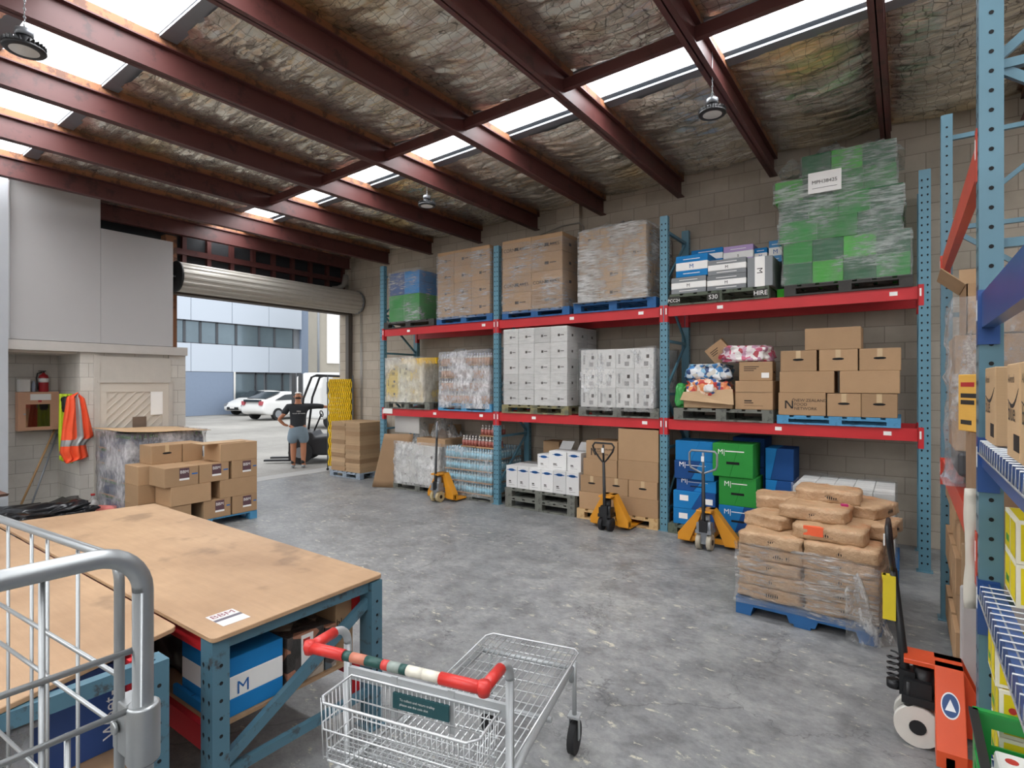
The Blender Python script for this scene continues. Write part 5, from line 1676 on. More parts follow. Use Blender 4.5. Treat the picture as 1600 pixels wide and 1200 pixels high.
for i, x in enumerate((-1.32, -1.48, -1.565, -1.72)):
    MB().tube([(x, 0.395 - 0.005 * i, 1.595), (x, 0.395 - 0.005 * i, 0.15)], 0.0035, 6).build('mesh_wire', M_ZINC, cage)
for z_ in (1.40, 1.31, 1.10, 0.85, 0.6, 0.35):
    MB().tube([(-1.13, 0.40, z_), (-1.87, 0.36, z_)], 0.0045, 6).build('mesh_wire', M_ZINC, cage)
# side mesh lower half: starts below the sleeve
for i, (y, zt_) in enumerate(((0.312, 1.36), (0.28, 1.62), (0.20, 1.36), (0.10, 1.62), (0.0, 1.36), (-0.1, 1.62), (-0.2, 1.36))):
    MB().tube([(cx_ - 0.012, y, zt_), (cx_ - 0.012, y, 0.15)], 0.0045, 6).build('mesh_wire', M_ZINC, cage)
for z_ in (1.46, 1.36, 1.22, 1.04, 0.8, 0.5, 0.2):
    MB().tube([(cx_ - 0.004, 0.41, z_), (cx_ - 0.004, -0.31, z_)], 0.0052, 6).build('mesh_wire', M_ZINC, cage)
m = MB()
m.lathe([(0.021, -0.05), (0.026, -0.048), (0.026, 0.048), (0.021, 0.05)], 20, 0, Matrix.Translation((cx_, 0.415, 1.315)))
m.box((cx_ - 0.075, 0.395, 1.27), (cx_ - 0.01, 0.432, 1.36)); m.cyl((cx_ - 0.05, 0.393, 1.315), (cx_ - 0.05, 0.386, 1.315), 0.011, 12)
o = m.build('hinge_clamp', M_ZINC, cage); bev(o, 0.006, 2)
m = MB().box((cx_ - 0.02, -0.33, 0.10), (cx_ + 0.02, 0.43, 0.14)); m.box((-1.87, -0.33, 0.10), (-1.83, 0.43, 0.14)); m.box((-1.87, 0.39, 0.10), (cx_, 0.43, 0.14)); m.box((-1.87, -0.33, 0.10), (cx_, -0.29, 0.14))
m.build('base_frame', M_ZINC, cage)
for (x, y) in ((cx_, 0.40), (cx_, -0.3), (-1.85, 0.4), (-1.85, -0.3)):
    m = MB().cyl((x - 0.015, y, 0.05), (x + 0.015, y, 0.05), 0.05, 16); m.box((x - 0.022, y - 0.015, 0.04), (x + 0.022, y + 0.015, 0.10)); m.build('caster', M_RUBBER, cage)

# ================================================================== flat bed shopping trolley
CR = math.radians(12.5)
cart = thing('shopping_trolley', 'wire platform trolley with red handle grips beside the bench', 'trolley', (-1.36, 1.24, FL), CR)
M_CHR = flat('dull_chrome', '#cfd1d2', 0.30, 0.55, 0.08, 20)
M_TUBE = flat('grey_trolley_tube', '#adb0b1', 0.4, 0.35)
M_HRED = flat('handle_red', '#c8322c', 0.35)
HW = 0.335
# two handle posts with bends towards the user
for s in (-1, 1):
    x = s * HW
    pts = [Vector((x, 0.20, 0.10)), Vector((x, 0.20, 0.93))] + arc((x, 0.13, 0.93), 0.07, 0, PI / 2, 'YZ') + [Vector((x, 0.12, 1.0))]
    MB().tube(pts, 0.015, 12).build('handle_post', M_TUBE, cart)
    m = MB().tube([(x, 0.125, 1.0), (x, 0.0, 1.0)], 0.019, 12); m.tube([(x, 0.0, 1.0), (x - s * 0.15, 0.0, 1.0)], 0.019, 12)
    m.lathe([(0.0, -0.023), (0.018, -0.021), (0.023, 0), (0.018, 0.021), (0.0, 0.023)], 12, 0, Matrix.Translation((x, 0, 1.0)))
    m.build('corner_grip', M_HRED, cart)
cols = ['#1f4a44', '#b8735c', '#1f4a44', '#c8423c', '#8b958e', '#1f4a44', '#d8d3c4', '#d8d3c4']
segs = [(-0.185, -0.155), (-0.155, -0.095), (-0.095, -0.03), (-0.03, -0.005), (-0.005, 0.04), (0.04, 0.065), (0.065, 0.125), (0.125, 0.185)]
for (a, b), c in zip(segs, cols):
    MB().tube([(a, 0, 1.0), (b, 0, 1.0)], 0.0165, 12).build('handle_sleeve', flat('sleeve_' + c[1:], c, 0.4), cart)
# basket hung on the user side of the posts
m = MB()
BX_, BY0, BY1, BZ0, BZ1 = 0.305, 0.0, 0.185, 0.62, 0.82
def loop(z, g=0.0, r=0.0035, mb=None):
    mb.tube([(-BX_ + g, BY0 + g + 0.03, z), (-BX_ + g + 0.03, BY0 + g, z), (BX_ - g - 0.03, BY0 + g, z), (BX_ - g, BY0 + g + 0.03, z), (BX_ - g, BY1, z), (-BX_ + g, BY1, z)], r, 6, 0, True)
for z_, rr in ((BZ1, 0.005), (0.73, 0.003), (0.665, 0.003), (BZ0, 0.004)):
    loop(z_, 0.0 if z_ > 0.7 else 0.01, rr, m)
m.build('basket_rims', M_CHR, cart)
m = MB()
for i in range(31):
    x = -BX_ + 0.02 + i * (2 * BX_ - 0.04) / 30
    m.tube([(x, BY0, BZ1), (x, BY0 + 0.01, BZ0), (x, BY1, BZ0), (x, BY1, BZ1)], 0.0016, 5)
for i in range(9):
    y = BY0 + 0.02 + i * (BY1 - BY0 - 0.03) / 8
    m.tube([(-BX_, y, BZ1), (-BX_ + 0.01, y, BZ0), (BX_ - 0.01, y, BZ0), (BX_, y, BZ1)], 0.0016, 5)
m.build('basket_wires', M_CHR, cart)
m = MB().box((-0.13, 0.188, 0.70), (-0.105, 0.194, 0.85)); m.box((0.105, 0.188, 0.70), (0.13, 0.194, 0.85)); m.box((-HW, 0.19, 0.80), (HW, 0.205, 0.845)); m.build('sign_bracket', M_TUBE, cart)
m = MB().box((-0.115, 0.176, 0.745), (0.115, 0.187, 0.80)); sg = m.build('advert_panel', flat('teal_sign', '#1d4d52', 0.45), cart)
for zz, ln in ((0.778, 'To collect and return trolley'), (0.761, 'please use the coin slot')):
    lettering(ln, sg, (-0.085, 0.1745, zz), 0.0125, M_LABEL)
# platform
PZ = 0.50
RWn, RWf, PY0, PY1 = 0.325, 0.25, 0.0, 1.31
m = MB()
m.tube([(-RWn + 0.05, PY0 - 0.03, PZ), (RWn - 0.05, PY0 - 0.03, PZ), (RWn - 0.012, PY0 - 0.012, PZ), (RWn, PY0 + 0.05, PZ), (RWf + 0.02, 0.5, PZ - 0.01), (RWf, PY1 - 0.12, PZ - 0.02)], 0.016, 10)
m.tube([(RWf, PY1 - 0.12, PZ - 0.02), (RWf - 0.02, PY1 - 0.05, PZ - 0.12)], 0.014, 10)
m.tube([(-RWn + 0.05, PY0 - 0.03, PZ), (-RWn + 0.012, PY0 - 0.012, PZ), (-RWn, PY0 + 0.05, PZ), (-RWf - 0.02, 0.5, PZ - 0.01), (-RWf, PY1 - 0.12, PZ - 0.02)], 0.016, 10)
m.tube([(-RWf, PY1 - 0.12, PZ - 0.02), (RWf, PY1 - 0.12, PZ - 0.02)], 0.014, 10)
for y in (0.25, 0.75): m.tube([(-RWn + 0.03, y, PZ - 0.025), (RWn - 0.03, y, PZ - 0.025)], 0.012, 10)
m.build('chassis', M_TUBE, cart)
m = MB()
m.tube([(-RWf - 0.02, 0.22, PZ + 0.02), (RWf + 0.02, 0.22, PZ + 0.02), (RWf + 0.015, PY1 - 0.04, PZ + 0.02), (RWf - 0.015, PY1, PZ + 0.02), (-RWf + 0.015, PY1, PZ + 0.02), (-RWf - 0.015, PY1 - 0.04, PZ + 0.02)], 0.0045, 8, 0, True)
m.build('platform_rim', M_CHR, cart)
m = MB()
for i in range(17):
    x = -RWf + 0.01 + i * (2 * RWf - 0.02) / 16
    m.tube([(x, 0.22, PZ + 0.016), (x, PY1, PZ + 0.016)], 0.0024, 5)
for i in range(13):
    y = 0.26 + i * (PY1 - 0.30) / 12
    m.tube([(-RWf, y, PZ + 0.011), (RWf, y, PZ + 0.011)], 0.0028, 5)
for i in range(19):
    x = -0.29 + i * 0.58 / 18
    m.tube([(x, 0.0, PZ + 0.006), (x, 0.24, PZ + 0.006)], 0.002, 5)
for i in range(6):
    m.tube([(-0.30, 0.02 + i * 0.04, PZ + 0.002), (0.30, 0.02 + i * 0.04, PZ + 0.002)], 0.002, 5)
m.build('platform_wires', M_CHR, cart)
for (x, y) in ((RWf - 0.01, PY1 - 0.03), (-RWf + 0.01, PY1 - 0.03), (RWn - 0.03, 0.15), (-RWn + 0.03, 0.15)):
    c = MB().box((x - 0.028, y - 0.012, 0.07), (x - 0.022, y + 0.012, 0.19)); c.box((x + 0.022, y - 0.012, 0.07), (x + 0.028, y + 0.012, 0.19)); c.box((x - 0.03, y - 0.03, 0.185), (x + 0.03, y + 0.03, 0.195)); c.cyl((x, y, 0.19), (x, y, PZ - 0.03), 0.012, 8)
    ca = c.build('caster_fork', M_TUBE, cart)
    w = MB().cyl((x - 0.018, y, 0.08), (x + 0.018, y, 0.08), 0.08, 20); w.build('caster_wheel', M_RUBBER, ca)

# ================================================================== rack on the near right, facing the aisle
RX = 0.238
rk = thing('pallet_rack', 'blue rack bay on the near side with deep blue beams and wire decks', 'pallet rack', (0, 0, 0))
rk2 = thing('pallet_rack', 'blue rack bay with orange red beams beyond the near post', 'pallet rack', (0, 0, 0))
M_NBLUE = worn('near_rack_blue', '#567a89', '#466878', 0.70, 5, 0.38)
RA = -PI / 2                       # front of the frame faces -X
def rframe(r_, y, h, paint):
    frame(r_, RX, y, h, 0.86, paint, RA)
rframe(rk, 2.90, 4.08, M_NBLUE)
rframe(rk2, 5.72, 4.08, M_NBLUE)
rframe(rk, 0.12, 4.08, M_NBLUE)
def rbeam(r_, y0, y1, z, paint, hgt, front=True, conn=0.2):
    # local +X of the beam runs towards -Y
    return load_beam(r_, -y1, -y0, (RX + 0.008) if front else (RX + 0.86), z, paint, hgt, front, RA, (0, 0), (), conn)
for z_, hh, pt in ((2.27, 0.135, M_DBLUE), (1.69, 0.10, M_DBLUE), (1.13, 0.09, M_DBLUE), (0.48, 0.1, M_DBLUE)):
    rbeam(rk, 0.17, 2.85, z_, pt, hh, conn=0.20)
    rbeam(rk, 0.17, 2.85, z_, pt, hh, False)
for z_ in (2.93, 1.30):
    rbeam(rk2, 2.95, 5.67, z_, worn('rack_orange_red', '#c4402c', '#8a4a3a', 0.66, 10, 0.45), 0.14)
    rbeam(rk2, 2.95, 5.67, z_, MATS['rack_orange_red'], 0.14, False)
# wire decks
for z_ in (1.69, 1.13, 0.48):
    d_ = MB()
    for i in range(44):
        y = 0.2 + i * 0.06
        d_.tube([(RX - 0.002, y, z_ - 0.045), (RX - 0.002, y, z_ + 0.006), (RX + 0.92, y, z_ + 0.006)], 0.003, 5)
    for x in (RX + 0.03, RX + 0.25, RX + 0.47, RX + 0.70, RX + 0.9):
        d_.tube([(x, 0.18, z_ + 0.001), (x, 2.84, z_ + 0.001)], 0.003, 5)
    d_.tube([(RX - 0.004, 0.18, z_ - 0.045), (RX - 0.004, 2.84, z_ - 0.045)], 0.003, 5)
    d_.build('wire_deck', M_CHR, rk)
# hand pack cartons on the 1.69 shelf
def shelf_box(label, x, y0, y1, z, d, h, mat, txt=None, swoosh=False, g=None, name='carton', cat='carton'):
    """long face towards -X"""
    o = link(name, carton_mesh(y1 - y0, d, h, 'plain', mat), None, (x + d / 2, (y0 + y1) / 2, z + 0.0005), -PI / 2)
    tag(o, label, cat, g); bev(o, 0.003)
    W = (y1 - y0) / 2
    if swoosh:
        s = MB(); pts = []
        for i in range(9):
            t = i / 8; pts.append((-W + 0.02 + t * (2 * W - 0.03), h * (0.62 + 0.12 * t - 0.10 * math.sin(PI * t))))
        lo = [(a, b - 0.012 * math.sin(PI * min(1, max(0.05, k / 8)))) for k, (a, b) in enumerate(pts)]
        s.prism(pts + lo[::-1], 'Y', -d / 2 - 0.001, -d / 2 + 0.001); s.build('printed_swoosh', M_INK, o)
        b = MB()
        for i in range(8): b.box((W * 0.15 + i * 0.012, -d / 2 - 0.001, h * 0.10), (W * 0.15 + 0.007 + i * 0.012, -d / 2 + 0.001, h * 0.27))
        b.build('barcode', M_INK, o)
        lettering('Almond', o, (-W + 0.03, -d / 2 - 0.0015, h * 0.80), 0.035, M_INK)
    if txt: lettering(txt, o, (-W + 0.03, -d / 2 - 0.0015, h * 0.40), 0.075, M_INK, bold=0.001)
    return o
M_ALM = card('almond_carton', '#c6a57e')
AZ = 1.70
for i, (ya, yb) in enumerate(((2.52, 2.80), (2.02, 2.24), (1.72, 2.0))):
    shelf_box('brown carton with swoosh lettered blue, %s on the upper wire shelf' % ['farthest', 'second', 'nearest'][i], RX + 0.015, ya, yb, AZ, 0.36 if i else 0.2, 0.275, M_ALM, 'blue', True, 'cartons lettered blue')
# yellow noodle cartons
C_NOOD = card('noodle_yellow', '#ddc81f', 0.05)
def noodle(label, x, y0, y1, z, d, h, g='yellow food cartons on the near rack'):
    W, D = (y1 - y0) / 2, d / 2
    m = MB()
    m.box((-W, -D, 0), (W, D, h), 1)
    for (a, b) in ((-W + 0.012, -0.008), (0.008, W - 0.012)):
        m.quad([(a, -D - 0.001, 0.012), (b, -D - 0.001, 0.012), (b, -D - 0.001, h - 0.012), (a, -D - 0.001, h - 0.012)], 0)
    m.quad([(W + 0.001, -D + 0.012, 0.012), (W + 0.001, D - 0.012, 0.012), (W + 0.001, D - 0.012, h - 0.012), (W + 0.001, -D + 0.012, h - 0.012)], 0)
    m.quad([(-W + 0.01, -D + 0.01, h + 0.001), (W - 0.01, -D + 0.01, h + 0.001), (W - 0.01, D - 0.01, h + 0.001), (-W + 0.01, D - 0.01, h + 0.001)], 0)
    o = m.build('food_carton', [C_NOOD, flat('cream_card', '#e4dfc8', 0.6)], None, (x + D, (y0 + y1) / 2, z + 0.0005), -PI / 2)
    tag(o, label, 'carton', g)
    e = MB()
    for rr, mi, yy in ((h * 0.36, 0, 0.0018), (h * 0.31, 1, 0.0026)):
        pts = [(D * 0.35 + rr * 1.2 * math.cos(i * PI / 10), h * 0.45 + rr * math.sin(i * PI / 10)) for i in range(20)]
        e.quad([(W + yy, a, b) for a, b in pts], mi)
    e.build('bowl_picture', [flat('bowl_brown', '#5a3a1c', 0.5), flat('noodle_tan', '#c9a24a', 0.6)], o)
    r = MB()
    for i in range(2):
        pts = [(-D * 0.80 + 0.012 * math.cos(k * PI / 5), h * (0.35 + 0.25 * i) + 0.012 * math.sin(k * PI / 5)) for k in range(10)]
        r.quad([(W + 0.0018, a, b) for a, b in pts], 0)
    r.build('red_dots', flat('dot_red', '#b02a2a', 0.5), o)
    gq = MB().box((-W * 0.7, -D - 0.0015, h * 0.25), (-W * 0.2, -D + 0.001, h * 0.42)); gq.build('green_script', flat('script_green', '#3f8a2c', 0.5), o)
    return o
noodle('yellow food carton at the bottom of the pair on the middle shelf', 0.315, 2.58, 2.84, 1.14, 0.36, 0.15)
noodle('yellow food carton on top of the pair on the middle shelf', 0.315, 2.58, 2.84, 1.2915, 0.36, 0.15)
noodle('upper yellow food carton below the middle shelf', 0.265, 2.63, 2.84, 0.83, 0.36, 0.15)
noodle('middle yellow food carton below the middle shelf', 0.275, 2.62, 2.84, 0.66, 0.36, 0.165)
noodle('lowest yellow food carton below the middle shelf', 0.275, 2.62, 2.84, 0.49, 0.36, 0.165)
# green crate
cr = thing('plastic_crate', 'green plastic crate of flour packets beside the orange jack', 'crate', (0.0, 0, 0.49))
m = MB()
x0, x1, y0, y1, zb, zt = 0.20, 0.62, 2.02, 2.60, 0.0, 0.25
M_CRATE = flat('crate_green', '#1f8a3c', 0.35)
m.box((x0 + .02, y0 + .02, zb), (x1 - .02, y1 - .02, zb + 0.01))
for (a, b) in (((x0, y0), (x1, y0)), ((x1, y0), (x1, y1)), ((x1, y1), (x0, y1)), ((x0, y1), (x0, y0))):
    d_ = Vector((b[0] - a[0], b[1] - a[1], 0)); n_ = Vector((-d_.y, d_.x, 0)).normalized() * 0.008
    A, B = Vector((*a, 0)), Vector((*b, 0))
    for (s0, s1, za, zc) in ((0, 1, zt - 0.05, zt), (0, 1, 0.0, 0.05), (0, 0.12, 0.05, zt - 0.05), (0.88, 1, 0.05, zt - 0.05), (0.44, 0.56, 0.05, zt - 0.05), (0.12, 0.88, 0.11, 0.14)):
        p, q = A + d_ * s0, A + d_ * s1
        m._add([p + Vector((0, 0, za)), q + Vector((0, 0, za)), q + n_ + Vector((0, 0, za)), p + n_ + Vector((0, 0, za)), p + Vector((0, 0, zc)), q + Vector((0, 0, zc)), q + n_ + Vector((0, 0, zc)), p + n_ + Vector((0, 0, zc))],
               [(0, 3, 2, 1), (4, 5, 6, 7), (0, 1, 5, 4), (1, 2, 6, 5), (2, 3, 7, 6), (3, 0, 4, 7)])
m.build('crate_body', M_CRATE, cr)
m = MB().box((x0 - 0.012, y0, zt - 0.004), (x0 + 0.014, y1, zt + 0.008)); m.build('black_rim', M_BLACK, cr)
m = MB().box((x0, y1 - 0.014, zt - 0.004), (x1, y1 + 0.01, zt + 0.008)); m.build('green_rim', M_CRATE, cr)
for i in range(3):
    y = 2.46 - i * 0.125
    o = MB().box((0.25, y - 0.055, 0.505), (0.46, y + 0.055, 0.66), 0); o.box((0.249, y - 0.056, 0.57), (0.461, y + 0.056, 0.661), 1)
    q = o.build('flour_packet', [flat('packet_slate_blue', '#4c5a80', 0.55), M_LABEL]); bev(q, 0.01, 2)
    tag(q, 'white and slate blue flour packet, %s from the crate end' % COLN[i], 'packet', 'flour packets in the green crate')
    d_ = MB().cyl((0.29, y, 0.6612), (0.29, y, 0.6622), 0.018, 12); d_.build('red_seal', flat('seal_red', '#c43a34', 0.5), q)
q = blob('red_packet', 'red packet hanging over the crate edge', 'packet', 0.52, 2.30, 0.505, 0.08, 0.14, 0.24, flat('packet_red', '#a82330', 0.3), 14)
# far bay loads on the right: floor stack
pallet('teal pallet under the tall carton column on the near rack side', 0.80, 4.97, FL, 1.05, 1.05, 0.12, flat('teal_pallet', '#1f5a56', 0.7))
GR = 'carton column beside the grey panel'
hz = 0.232
for k in range(5):
    for j in range(3):
        y0 = 4.45 + j * 0.34 + (0.04 if (k + j) % 2 else 0.0)
        o = shelf_box('brown carton, %s, %s from grey panel, floor column behind orange jack' % (layer_name(k, 5), COLN[j]), RX + 0.02 + (0.025 if k % 2 else 0), y0, min(y0 + 0.335, 5.5), FL + 0.121 + k * (hz + 0.001), 0.40, hz, M_CARD, None, False, GR)
# grey panel leaning in front of them
q = tag(MB().box((RX + 0.02, 4.06, 0.16), (RX + 0.34, 4.10, 0.92), 0).build('folded_panel', flat('panel_grey', '#b4b2b0', 0.55)), 'pale grey rounded panel standing before the carton column', 'panel'); bev(q, 0.015, 3)
q.location = (0.0, 0.0, -0.157)
q = tag(MB().box((RX + 0.03, 4.102, FL), (RX + 0.5, 4.14, 0.99), 0).build('cardboard_sheet', M_CARD2), 'upright brown cardboard sheet behind the pale grey panel', 'cardboard sheet')
# white plastic strip hanging by the post
m = MB(); n = 14
for i in range(n + 1):
    z_ = 0.98 + 0.50 * i / n
    w = 0.024 + 0.004 * math.sin(i * 0.7)
    for s in (-1, 1):
        m.v.append(Vector((RX - 0.01 + s * w, 2.99 + 0.012 * math.sin(i * 0.9 + s), z_)))
for i in range(n):
    m.f.append((2 * i, 2 * i + 1, 2 * i + 3, 2 * i + 2)); m.mi.append(0); m.sm.append(True)
o = tag(m.build('plastic_strip', flat('dirty_white_plastic', '#cdc6b8', 0.4)), 'dirty white plastic strip hanging from the rack end', 'plastic strip'); o.modifiers.new('t', 'SOLIDIFY').thickness = 0.008
# second level of that bay: black tray, wrapped cartons, open carton
pallet('timber pallet on the lower beam behind the near post', 0.80, 3.98, 1.302, 1.0, 1.0, 0.10, M_PALGREY)
tr = tag(MB().box((RX + 0.0, 3.9, 1.404), (1.25, 4.48, 1.54)).build('black_tray', flat('dark_grey_tray', '#3c3d40', 0.4)), 'dark film covered tray low in the near rack', 'tray'); bev(tr, 0.02, 2)
GW = 'tall wrapped cartons behind the near post'
for k in range(2):
    for j in range(2):
        h_ = 0.32
        zz = 1.541 + 0.3215 * k
        shelf_box('film wrapped brown carton, %s one, %s in the near rack' % (['lower', 'upper'][k], ['front', 'rear'][j]), RX - 0.01, 3.95 + j * 0.27, 4.21 + j * 0.27, zz, 0.5, h_, M_CARD, None, False, GW)
        pass
# open carton at the top (flaps up)
oc = thing('open_carton', 'open carton with raised flaps at the top of the near rack load', 'carton', (RX + 0.26, 4.20, 2.188))
m = MB(); W, D, H_ = 0.22, 0.24, 0.28
for a, b in (((-W, -D, 0), (W, -D + 0.006, H_)), ((-W, D - 0.006, 0), (W, D, H_)), ((-W, -D, 0), (-W + 0.006, D, H_)), ((W - 0.006, -D, 0), (W, D, H_)), ((-W, -D, 0), (W, D, 0.006))): m.box(a, b)
m.build('carton_body', M_CARD, oc)
m = MB(); m._add([(-W, -D, H_), (-W, D, H_), (-W - 0.11, D, H_ + 0.10), (-W - 0.11, -D, H_ + 0.10)], [(0, 1, 2, 3)]); m._add([(-W, D, H_), (W, D, H_), (W, D + 0.03, H_ + 0.16), (-W, D + 0.03, H_ + 0.16)], [(0, 1, 2, 3)])
q = m.build('flap', M_CARD2, oc); q.modifiers.new('t', 'SOLIDIFY').thickness = 0.005
film('cloudy film round the tall cartons of the near rack', RX - 0.01, 0.74, 3.95, 4.48, 1.38, 2.40, film_mat('near_film', 0.15, 0.6, (0.8, 0.79, 0.78), False, 0.42, 0.66), seed=71, puff=0.05)
crumple('bunched film and blue plastic at the foot of the wrapped cartons', RX + 0.05, 4.4, 1.305, 0.10, 0.22, 0.30, film_mat('blue_white_film', 0.4, 0.9, (0.7, 0.78, 0.9), False), seed=15)
bx = tag(MB().box((RX - 0.0, 3.16, 1.302), (RX + 0.3, 3.42, 1.70)).build('brown_carton', card('film_dulled_carton', '#94785f')), 'dull brown carton under the yellow one beside the near post', 'carton')
yb_ = shelf_box('small golden yellow carton with black and red print beside the post', RX - 0.01, 3.14, 3.32, 1.7015, 0.20, 0.255, card('golden_carton', '#d3a24c'), None, False)
yb_.rotation_euler = (0, 0, -PI / 2 + 0.42)
for zz, ww, mt in ((0.20, 0.10, 'dot_red'), (0.15, 0.14, 'dark_ink'), (0.12, 0.10, 'dark_ink'), (0.03, 0.08, 'dark_ink')):
    MB().box((-0.07, -0.1005, zz), (-0.07 + ww, -0.098, zz + 0.02)).build('printed_line', MATS[mt], yb_)
# upper load seen right of the near post
pallet('pallet on the upper blue beams of the near rack', 0.85, 1.5, 2.272, 1.0, 1.0, 0.12, M_PALGREY)
for i in range(2):
    shelf_box('brown film covered carton behind the near post, %s' % ['lower', 'upper'][i], 0.62, 3.0, 3.46, 1.302 + i * 0.5, 0.5, 0.49, M_CARD, None, False, 'film covered cartons beside the near frame')
# ================================================================== high bay lamps
def lamp(label, x, y, z, rz):
    t = thing('high_bay_lamp', label, 'lamp', (x, y, z))
    m = MB().lathe([(0.0, 0.075), (0.045, 0.075), (0.05, 0.03), (0.075, 0.02), (0.115, 0.0), (0.120, -0.012), (0.112, -0.022), (0.09, -0.02)], 28)
    for i in range(28):
        a = 2 * PI * i / 28
        R = Matrix.Rotation(a, 4, 'Z')
        m.box((0.05, -0.002, 0.0), (0.118, 0.002, 0.03), 0, R)
    m.build('heat_sink', M_BLACK, t)
    MB().lathe([(0.0, -0.026), (0.07, -0.024), (0.092, -0.016), (0.095, -0.010)], 28).build('lens', flat('frosted_lens', '#c9c8c4', 0.35), t)
    MB().cyl((0, 0, 0.075), (0, 0, 0.12), 0.05, 20).build('driver_housing', M_GREYM, t)
    m = MB().tube([(0, 0, 0.12), (0.012, 0, 0.14), (0, 0, 0.165), (-0.012, 0, 0.14)], 0.003, 6, 0, True)
    for k in range(6):
        zz = 0.165 + k * 0.028
        if zz < roofz(x) - 0.22 - z: m.tube([(0, 0.006 * (k % 2), zz), (0.007 * (1 - k % 2), 0.007 * (k % 2), zz + 0.014), (0, 0, zz + 0.028), (-0.007 * (1 - k % 2), -0.007 * (k % 2), zz + 0.014)], 0.0022, 5, 0, True)
    m.tube([(0, 0, 0.16), (0.0, 0.0, max(0.17, roofz(x) + 0.02 - z))], 0.003, 6)
    m.build('hanging_chain', M_STEEL, t)
lp = PT(38, 75, Z=4.16); lamp('round black high bay lamp hanging below the side skylight', lp.x, lp.y, 4.16, 0)
lp = PT(1113, 176, Z=4.34); lamp('round black high bay lamp hanging near the green load', lp.x, lp.y, 4.34, 0)
lp = PT(667, 320, Z=4.34); lamp('round black high bay lamp hanging mid roof before the second bay', lp.x, lp.y, 4.34, 0)
# conduit along the back wall and cable
m = MB().tube([(Xf(835, 7.93), 7.93, 4.30), (Xf(845, 7.93), 7.93, 4.42), (Xf(880, 7.93), 7.93, 4.5), (Xf(905, 7.93), 7.93, 4.5), (Xf(912, 7.93), 7.93, 4.42), (Xf(912, 7.93), 7.93, 4.0)], 0.012, 8)
tag(m.build('conduit', flat('conduit_grey', '#8a857c', 0.6)), 'thin grey conduit bending over the wall pillar', 'conduit')
m = MB().cyl((-10.0, 7.82, 4.05), (-10.0, 7.82, 4.25), 0.06, 16); m.tube([(-10.0, 7.82, 4.28), (-10.02, 7.78, 4.05), (-10.1, 7.70, 3.98), (-10.18, 7.6, 3.97)], 0.055, 14)
tag(m.build('drain_pipe', flat('pipe_grey', '#8a857e', 0.5)), 'bent grey pipe above the roller door end', 'pipe')
# ================================================================== alcove
M_PINE = flat('pinkish_pine', '#c99a7c', 0.5)
c = thing('first_aid_cabinet', 'pale timber cabinet with glazed door on the alcove wall', 'cabinet', (-10.49, 2.63, 1.225))
MB().box((0, -0.235, 0), (0.12, 0.235, 0.56)).build('cabinet_body', M_PINE, c)
m = MB()
for a, b in (((0.121, -0.235, 0), (0.14, -0.15, 0.56)), ((0.121, 0.13, 0), (0.14, 0.235, 0.56)), ((0.121, -0.15, 0), (0.14, 0.13, 0.05)), ((0.121, -0.15, 0.38), (0.14, 0.13, 0.56))): m.box(a, b)
d_ = m.build('door', M_PINE, c)
MB().box((0.124, -0.15, 0.05), (0.130, 0.13, 0.38)).build('mirror_pane', flat('mirror_glass', '#9a948c', 0.06, 0.95), d_)
MB().cyl((0.14, -0.165, 0.24), (0.16, -0.165, 0.24), 0.012, 10).build('knob', M_STEEL, d_)
MB().box((0.1405, -0.10, 0.44), (0.1425, 0.14, 0.53)).build('paper_label', M_LABEL, d_)
MB().box((0.1405, -0.01, 0.41), (0.1425, 0.03, 0.44)).build('red_mark', MATS['dot_red'], d_)
e = thing('fire_extinguisher', 'red fire extinguisher standing on the timber cabinet', 'fire extinguisher', (-10.42, 2.70, 1.786))
MB().lathe([(0.0, 0.0), (0.055, 0.0), (0.06, 0.012), (0.06, 0.21), (0.05, 0.245), (0.02, 0.265), (0.018, 0.28), (0.0, 0.28)], 20).build('cylinder_body', flat('extinguisher_red', '#a5232a', 0.3), e)
MB().lathe([(0.0605, 0.14), (0.0612, 0.14), (0.0612, 0.20), (0.0605, 0.20)], 20).build('label_band', M_LABEL, e)
m = MB().box((-0.012, -0.012, 0.28), (0.012, 0.012, 0.30)); m.box((-0.008, -0.06, 0.30), (0.008, 0.03, 0.312)); m.build('trigger', M_BLACK, e)
MB().tube([(0, -0.02, 0.29), (0, -0.07, 0.27), (0.01, -0.085, 0.2), (0.02, -0.075, 0.08), (0.02, -0.07, 0.03)], 0.009, 8).build('hose', M_BLACK, e)
o = tag(MB().box((-10.49, 2.41, 1.786), (-10.37, 2.54, 1.97)).build('switch_box', M_WHITE), 'small white box at the end of the timber cabinet', 'box'); bev(o, 0.006)
o = tag(MB().lathe([(0, 0), (0.025, 0), (0.025, 0.12), (0.012, 0.135), (0.012, 0.16), (0, 0.16)], 14).build('spray_can', flat('spray_white_blue', '#9fa9bb', 0.35), None, (-10.42, 2.585, 1.786)), 'small spray can between the white box and extinguisher', 'spray can')
